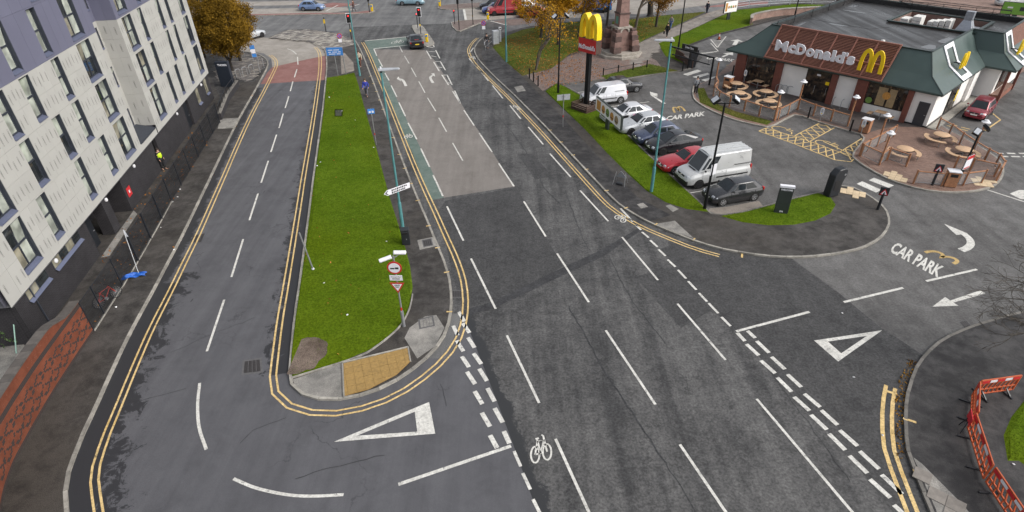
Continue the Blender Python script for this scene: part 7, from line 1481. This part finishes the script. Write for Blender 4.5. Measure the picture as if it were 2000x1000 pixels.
# ================================================================== TREES
mat('bark', (.085, .07, .055), .9, var=.35, scale=5, bmp=.5); mat('bark_dark', (.035, .03, .025), .9, var=.35, scale=5, bmp=.5); mat('twig', (.09, .078, .065), .9, var=.3)
leafy('leaf_rust', (.075, .045, .006), (.235, .135, .016), .5, fine=3.); leafy('leaf_gold', (.22, .10, .008), (.55, .30, .02), .6, fine=3.); leafy('leaf_brown', (.13, .06, .012), (.36, .19, .03), .6, fine=3.); leafy('leaf_litter', (.16, .06, .015), (.45, .20, .05), 1., fine=4.); leafy('leaf_pine', (.03, .06, .02), (.08, .12, .05), 1., fine=4.)
def rvec(s=1.): return Vector((random.gauss(0, s), random.gauss(0, s), random.gauss(0, s)))
def grow(mb, p, d, L, r, depth, tips, spread=.6, up=.15, kids=(2, 3), n=7, shrink=.72, wob=.12, minr=.006):
    segs = 3 if depth > 1 else 2; q = p.copy()
    for k in range(segs):
        d = (d+rvec(wob)+Vector((0, 0, up*.3))).normalized(); e = q+d*(L/segs); r1 = max(minr, r*(1-.28/segs*(k+1)*1.0)); mb.cyl(q, e, r if k == 0 else rl, r1, n if r > .03 else 4, False); rl = r1; q = e
        if depth <= 2: tips.append(q.copy())
        if depth > 0 and k > 0 and k < segs-1: grow(mb, q, (d+rvec(spread)).normalized(), L*shrink*.8, rl*.6, depth-1, tips, spread, up, kids, n, shrink, wob, minr)
    if depth > 0:
        for _ in range(random.randint(*kids)): grow(mb, q, (d+rvec(spread)).normalized(), L*shrink*random.uniform(.8, 1.1), rl*.7, depth-1, tips, spread, up, kids, n, shrink, wob, minr)
def leaves(pts, size, flat=0.):
    n = len(pts); P = np.array(pts); a = rng.normal(size=(n, 3)); a /= np.linalg.norm(a, axis=1)[:, None]; b = rng.normal(size=(n, 3)); b -= (b*a).sum(1)[:, None]*a; b /= np.linalg.norm(b, axis=1)[:, None]
    s = size*rng.uniform(.6, 1.4, n)[:, None]; v = np.zeros((n, 6, 3)); tip, tail = P+a*s, P-a*s; l, r = P+b*s*.55, P-b*s*.55
    v[:, 0], v[:, 1], v[:, 2] = tip, l, tail; v[:, 3], v[:, 4], v[:, 5] = tip, tail, r; return v.reshape(-1, 3)
def tree(px, label, h, levels, leafm, nleaf, lsize, stems=1, spread=.55, bark='bark', r=.14, group=None, clump=.28, name='autumn_tree', lean=Vector((0, 0, 0)), loc=None, trunk=.3):
    p = loc or at(px); t_ = thing(name, label, 'tree', p, 0, group); mb = MB(); tips = []
    for s in range(stems):
        d = (UP+rvec(.12 if stems == 1 else .28)+lean).normalized(); d.z = abs(d.z); q = Vector((0, 0, -.05)); e = q+d*h*trunk; mb.cyl(q, q+d*.3, r*1.5, r*1.05, 10, False); mb.cyl(q+d*.3, e, r*1.05, r*.8, 10, False)
        for _ in range(3): grow(mb, e, (d+rvec(spread)).normalized(), h*.26, r*.6, levels, tips, spread)
    obj('trunk', mb, bark, t_, smooth='all')
    if nleaf:
        k = max(1, nleaf//len(tips)); pts = [tuple(tp+rvec(clump)) for tp in tips for _ in range(k)]; c = tri_mesh('crown', leaves(pts, lsize), leafm, t_, None)
    return t_
# dense rust-coloured tree beside the block: clumps of leaves through an oval crown
def oval_tree(px, label, h, rx, leafm, nclump, per, lsize, z0):
    t_ = thing('beech_tree', label, 'tree', at(px), 0, 'rust coloured trees by the forecourt'); mb = MB(); tips = []
    mb.cyl((0, 0, -.05), (0, 0, 1.0), .2, .15, 10, False)
    for k in range(9): a = 2*math.pi*k/9+random.uniform(-.2, .2); grow(mb, Vector((0, 0, .95)), Vector((.55*math.cos(a), .55*math.sin(a), 1)).normalized(), 2.3, .075, 2, tips, .3, .3, wob=.07)
    obj('trunk', mb, 'bark_dark', t_, smooth='all'); pts = []; cz = z0+(h-z0)*.48; rz = (h-z0)*.5
    for _ in range(nclump):
        v = rvec().normalized()*random.uniform(.25, 1)**.45; c = Vector((v.x*rx*(1-.25*max(0, v.z)), v.y*rx*(1-.25*max(0, v.z)), cz+v.z*rz)); c += rvec(.18); s = random.uniform(.2, .42); pts += [tuple(c+Vector((random.gauss(0, s), random.gauss(0, s), random.gauss(0, s*.8)))) for _ in range(per)]
    tri_mesh('crown', leaves(pts, lsize), leafm, t_, None)
oval_tree((454, 138), 'dense rust coloured tree beside the clad block and slate totem', 8.4, 3.1, 'leaf_rust', 330, 110, .085, 1.9); oval_tree((470, 119), 'second rust coloured tree half hidden behind the first', 7.4, 2.6, 'leaf_rust', 160, 90, .085, 2.0); oval_tree((400, 112), 'rust coloured tree peeping out behind the clad block corner', 8.6, 2.3, 'leaf_rust', 120, 80, .085, 1.8)
PG = 'autumn trees in the park'
tree((1046, 138), 'two stemmed young tree with thin gold leaves nearest the plaza', 8.5, 3, 'leaf_gold', 1400, .09, 2, .5, group=PG, r=.10, trunk=.26)
tree((1056, 74), 'dark trunked autumn tree behind the young two stemmed tree', 8.5, 3, 'leaf_gold', 4200, .11, 1, .6, 'bark_dark', .18, PG)
tree((1090, 88), 'straight autumn tree behind the floodlight post', 9, 3, 'leaf_gold', 9000, .11, 1, .62, 'bark_dark', .15, PG)
tree((1129, 73), 'leaning autumn tree just left of the pole sign arches', 9.5, 3, 'leaf_gold', 6000, .11, 1, .6, 'bark_dark', .13, PG, lean=Vector((.12, .1, 0)))
tree((1185, 50), 'golden autumn tree behind the pole sign arches', 9, 3, 'leaf_gold', 12000, .11, 1, .55, 'bark_dark', .16, PG)
tree((1237, 73), 'forked brown leaved tree right of the obelisk', 8.6, 3, 'leaf_brown', 8000, .10, 1, .6, 'bark', .19, PG, trunk=.42)
tree((1281, 53), 'dark forked autumn tree beside the park path', 8.2, 3, 'leaf_brown', 8000, .10, 1, .6, 'bark_dark', .16, PG, trunk=.36)
tree((1270, 31), 'thick trunked tree at the back of the park lawn', 10, 3, 'leaf_brown', 8000, .10, 1, .6, 'bark_dark', .42, PG, trunk=.4)
# bare tree at the right edge
bt = thing('bare_tree', 'leafless twiggy tree at the right edge beside the orange barriers', 'tree', at((2075, 735)), 0); mb = MB(); tips = []
random.seed(21)
mb.cyl((0, 0, -.05), (-.15, .1, 2.8), .18, .13, 10, False)
for d in ((-.8, .5, .55), (-1, .1, .35), (-.7, -.25, .5), (-.2, .6, .8), (-.5, .8, .5), (-1, .35, .15), (.4, .2, .9), (-.9, .6, .9)): grow(mb, Vector((-.15, .1, 2.7)), Vector(d).normalized(), 1.9, .06, 4, tips, .42, -.05, (2, 3), 6, .68, .14, .008)
obj('trunk', mb, 'twig', bt)
# spiky evergreen behind the brick wall
t_ = thing('conifer_sapling', 'spiky dark green sapling behind the red brick wall', 'plant', at((4, 672)), 0); mb = MB().cyl((0, 0, 0), (0, 0, 2.6), .05, .015); obj('stem', mb, 'bark_dark', t_); pts = []
for k in range(140): z = random.uniform(.3, 2.6); a = random.uniform(0, 6.28); L = (2.8-z)*.45; pts += [(math.cos(a)*L*s, math.sin(a)*L*s, z-.15*s+random.gauss(0, .03)) for s in (.3, .5, .65, .8, .9, 1.)]
tri_mesh('crown', leaves(pts, .07), 'leaf_pine', t_, None)
# ------------------------------------------------------------------ fallen leaves
def litter(name, label, polys, n, z, size, m='leaf_litter'):
    pts = []
    for px, k in polys:
        P = GP(px, z); xy = scatter(P, k); pts += [(x, y, z+.012+random.random()*.02) for x, y in xy]
    o = tri_mesh(name, leaves(pts, size), m); o['label'] = label; o['category'] = 'leaves'
random.seed(9)
litter('fallen_leaves', 'orange fallen leaves strewn over the park lawn and brick plaza', [([(985, 80), (1090, 48), (1230, 60), (1190, 90), (1110, 112), (1060, 150), (1000, 135)], 5200), ([(1040, 148), (1120, 112), (1180, 130), (1170, 155), (1070, 175)], 900), ([(1196, 42), (1290, 32), (1260, 76), (1200, 90)], 1500)], 0, ZP+.06, .075)
litter('fallen_leaves', 'dead leaves blown against the mesh fence and brick base', [([(375, 252), (262, 411), (180, 530), (186, 640), (312, 437), (425, 252)], 900), ([(500, 180), (330, 520), (200, 760), (240, 660), (390, 380), (490, 180)], 160)], 0, ZP+.012, .07)
litter('fallen_leaves', 'brown leaves gathered along the corner kerb and gutter', [([(1745, 790), (1764, 800), (1772, 750), (1793, 705), (1775, 700), (1755, 745)], 900), ([(1770, 760), (1990, 640), (1960, 900), (1800, 900)], 70), ([(1752, 900), (1775, 890), (1764, 800), (1748, 800)], 420)], 0, .02, .055, 'leaf_brown')
litter('fallen_leaves', 'few scattered leaves on the long grass verge', [(VERGE, 220)], 0, ZP+.08, .06)
# ================================================================== PEOPLE
mat('skin', (.48, .29, .21), .6); mat('hair_dark', (.02, .014, .01), .8); mat('hair_brown', (.08, .045, .025), .8); mat('cloth_black', (.012, .012, .014), .85); mat('cloth_blue', (.03, .05, .35), .8); mat('cloth_cream', (.5, .44, .34), .85); mat('cloth_grey', (.22, .23, .25), .85); mat('cloth_jeans', (.05, .10, .24), .85); mat('cloth_navy', (.02, .025, .045), .85); mat('cloth_brown', (.12, .05, .035), .85); mat('hi_vis', (.55, .75, .02), .6, emit=.0); mat('shoe', (.015, .013, .012), .6); mat('cloth_trouser', (.10, .10, .115), .85)
def skinned(name, verts, edges, m, parent, sub=1, root=0):
    me = bpy.data.meshes.new(name); me.from_pydata([v[0] for v in verts], edges, []); o = bpy.data.objects.new(name, me)
    sk = o.modifiers.new('skin', 'SKIN'); sk.use_smooth_shade = True
    for i, v in enumerate(verts): d = me.skin_vertices[0].data[i]; d.radius = v[1] if isinstance(v[1], tuple) else (v[1], v[1]); d.use_root = (i == root)
    if sub: s = o.modifiers.new('sub', 'SUBSURF'); s.levels = sub; s.render_levels = sub
    me2 = baked(o); me2.materials.clear(); me2.materials.append(MATS[m]); bpy.data.objects.remove(o)
    n = bpy.data.objects.new(name, me2); COL.objects.link(n); n.parent = parent; return n
def person(px, ang, label, jacket, trousers, hair='hair_dark', stride=.3, coat=False, bag=None, vest=False, z=ZP, scale=1.):
    p = at(px, z); t_ = thing('person', label, 'person', p, R(ang)); t_.scale = (scale,)*3; s = stride; X = Vector
    hipL, hipR = X((0, .09, .93)), X((0, -.09, .93)); kL, kR = X((s*.30, .10, .50)), X((-s*.05, -.10, .50)); aL, aR = X((s*.62, .10, .09)), X((-s*.75, -.10, .10+.12*s)); tL, tR = aL+X((.17, .01, -.06)), aR+X((.15, -.01, -.07))
    shL, shR = X((0, .19, 1.42)), X((0, -.19, 1.42)); eL, eR = X((-.05-s*.25, .25, 1.14)), X((-.03+s*.22, -.25, 1.14)); wL, wR = X((.06-s*.35, .25, .90)), X((.12+s*.42, -.24, .92))
    V = [(X((0, 0, .95)), (.13, .16)), (X((0, 0, 1.15)), (.11, .14)), (X((0, 0, 1.36)), (.11, .17)), (X((.01, 0, 1.50)), .055), (X((.02, 0, 1.60)), .085), (X((.02, 0, 1.70)), .09), (hipL, .085), (kL, .058), (aL, .042), (tL, .036), (hipR, .085), (kR, .058), (aR, .042), (tR, .036), (shL, .062), (eL, .043), (wL, .03), (shR, .062), (eR, .043), (wR, .03)]
    E = [(0, 1), (1, 2), (2, 3), (3, 4), (4, 5), (0, 6), (6, 7), (7, 8), (8, 9), (0, 10), (10, 11), (11, 12), (12, 13), (2, 14), (14, 15), (15, 16), (2, 17), (17, 18), (18, 19)]
    for wi, w_ in ((16, wL), (19, wR)):
        d = (w_-(eL if wi == 16 else eR)).normalized(); V.append((w_+d*.07, (.036, .02))); pi = len(V)-1; E.append((wi, pi)); sd_ = X((d.z, 0, -d.x)).normalized()
        for k, (off, L) in enumerate(((-.03, .065), (-.01, .08), (.01, .075), (.028, .06))): V.append((w_+d*(.075+L)+sd_*off+X((0, -.012 if wi == 16 else .012, 0)), .009)); E.append((pi, len(V)-1))
        V.append((w_+d*.08+sd_*-.055, .01)); E.append((wi, len(V)-1))
    b_ = skinned('body', V, E, 'skin', t_, 1)
    obj('nose', MB().add([(.10, -.015, 1.635), (.10, .015, 1.635), (.128, 0, 1.63), (.10, 0, 1.675)], [(0, 2, 3), (2, 1, 3), (0, 1, 2)]), 'skin', t_)
    for y in (-.035, .035): obj('eye', MB().box((.098, y, 1.68), (.012, .022, .012)), 'sign_black', t_)
    obj('hair', MB().lathe([(.085, 1.66), (.102, 1.70), (.10, 1.76), (.07, 1.805), (.0, 1.82)], (-.006, 0, 0), 14), hair, t_, smooth=True)
    lo = .62 if coat else .90
    J = [(X((0, 0, 1.02)), (.145, .175)), (X((0, 0, 1.2)), (.13, .165)), (X((0, 0, 1.38)), (.125, .19)), (X((.005, 0, 1.47)), (.07, .085)), (shL, .092), (eL, .072), (wL, .058), (shR, .092), (eR, .072), (wR, .058), (X((0, 0, lo)), (.165, .195) if coat else (.14, .175))]
    j = skinned('jacket', J, [(0, 1), (1, 2), (2, 3), (2, 4), (4, 5), (5, 6), (2, 7), (7, 8), (8, 9), (0, 10)], jacket, t_, 1)
    T = [(X((0, 0, .93)), (.15, .18)), (hipL, .118), (kL, .092), (aL+X((0, 0, .01)), .078), (hipR, .118), (kR, .092), (aR+X((0, 0, .01)), .078)]
    skinned('trousers', T, [(0, 1), (1, 2), (2, 3), (0, 4), (4, 5), (5, 6)], trousers, t_, 1)
    for a_, tt in ((aL, tL), (aR, tR)): skinned('shoe', [(a_+X((-.05, 0, -.045)), .045), (tt, .04)], [(0, 1)], 'shoe', t_, 1)
    if vest: skinned('vest', [(X((0, 0, .90)), (.20, .225)), (X((0, 0, 1.2)), (.185, .225)), (X((0, 0, 1.44)), (.175, .24))], [(0, 1), (1, 2)], 'hi_vis', t_, 1)
    if bag: obj('bag', MB().box((wR.x+.02, wR.y-.05, wR.z-.28), (.34, .14, .34)), bag, t_, bevel=.05)
    return t_
person((717, 188), -92, 'man in an open bright blue jacket walking down the island footpath', 'cloth_blue', 'cloth_trouser', 'hair_brown', .35)
person((704, 130), -95, 'person in a long cream coat by the far teal column', 'cloth_cream', 'cloth_brown', 'hair_brown', .3, True)
person((321, 331), -20, 'worker in a yellow hi vis vest at the brick wall niche', 'cloth_black', 'cloth_black', 'hair_dark', .1, vest=True)
person((1302, 73), 230, 'person in a black coat with a bag walking down the park path', 'cloth_black', 'cloth_black', 'hair_dark', .4, True, 'cloth_black')
person((1309, 57), 230, 'person in a grey hooded top and blue jeans on the park path', 'cloth_grey', 'cloth_jeans', 'hair_brown', .35)
person((1380, 27), 230, 'man in a dark suit and pale shirt at the top of the path', 'cloth_navy', 'cloth_navy', 'hair_dark', .35)
person((1358, 184), 80, 'dark haired person with a rucksack standing by the patio kerb', 'cloth_grey', 'cloth_black', 'hair_dark', .15, z=.02)
person((951, 94), -80, 'person in black carrying a white bag beside the signal cabinet', 'cloth_black', 'cloth_trouser', 'hair_dark', .2, bag='lamp_white')
person((692, 23), 160, 'person in a brown coat crossing at the far median', 'cloth_brown', 'cloth_trouser', 'hair_dark', .35)

bpy.data.scenes.remove(SCRATCH)
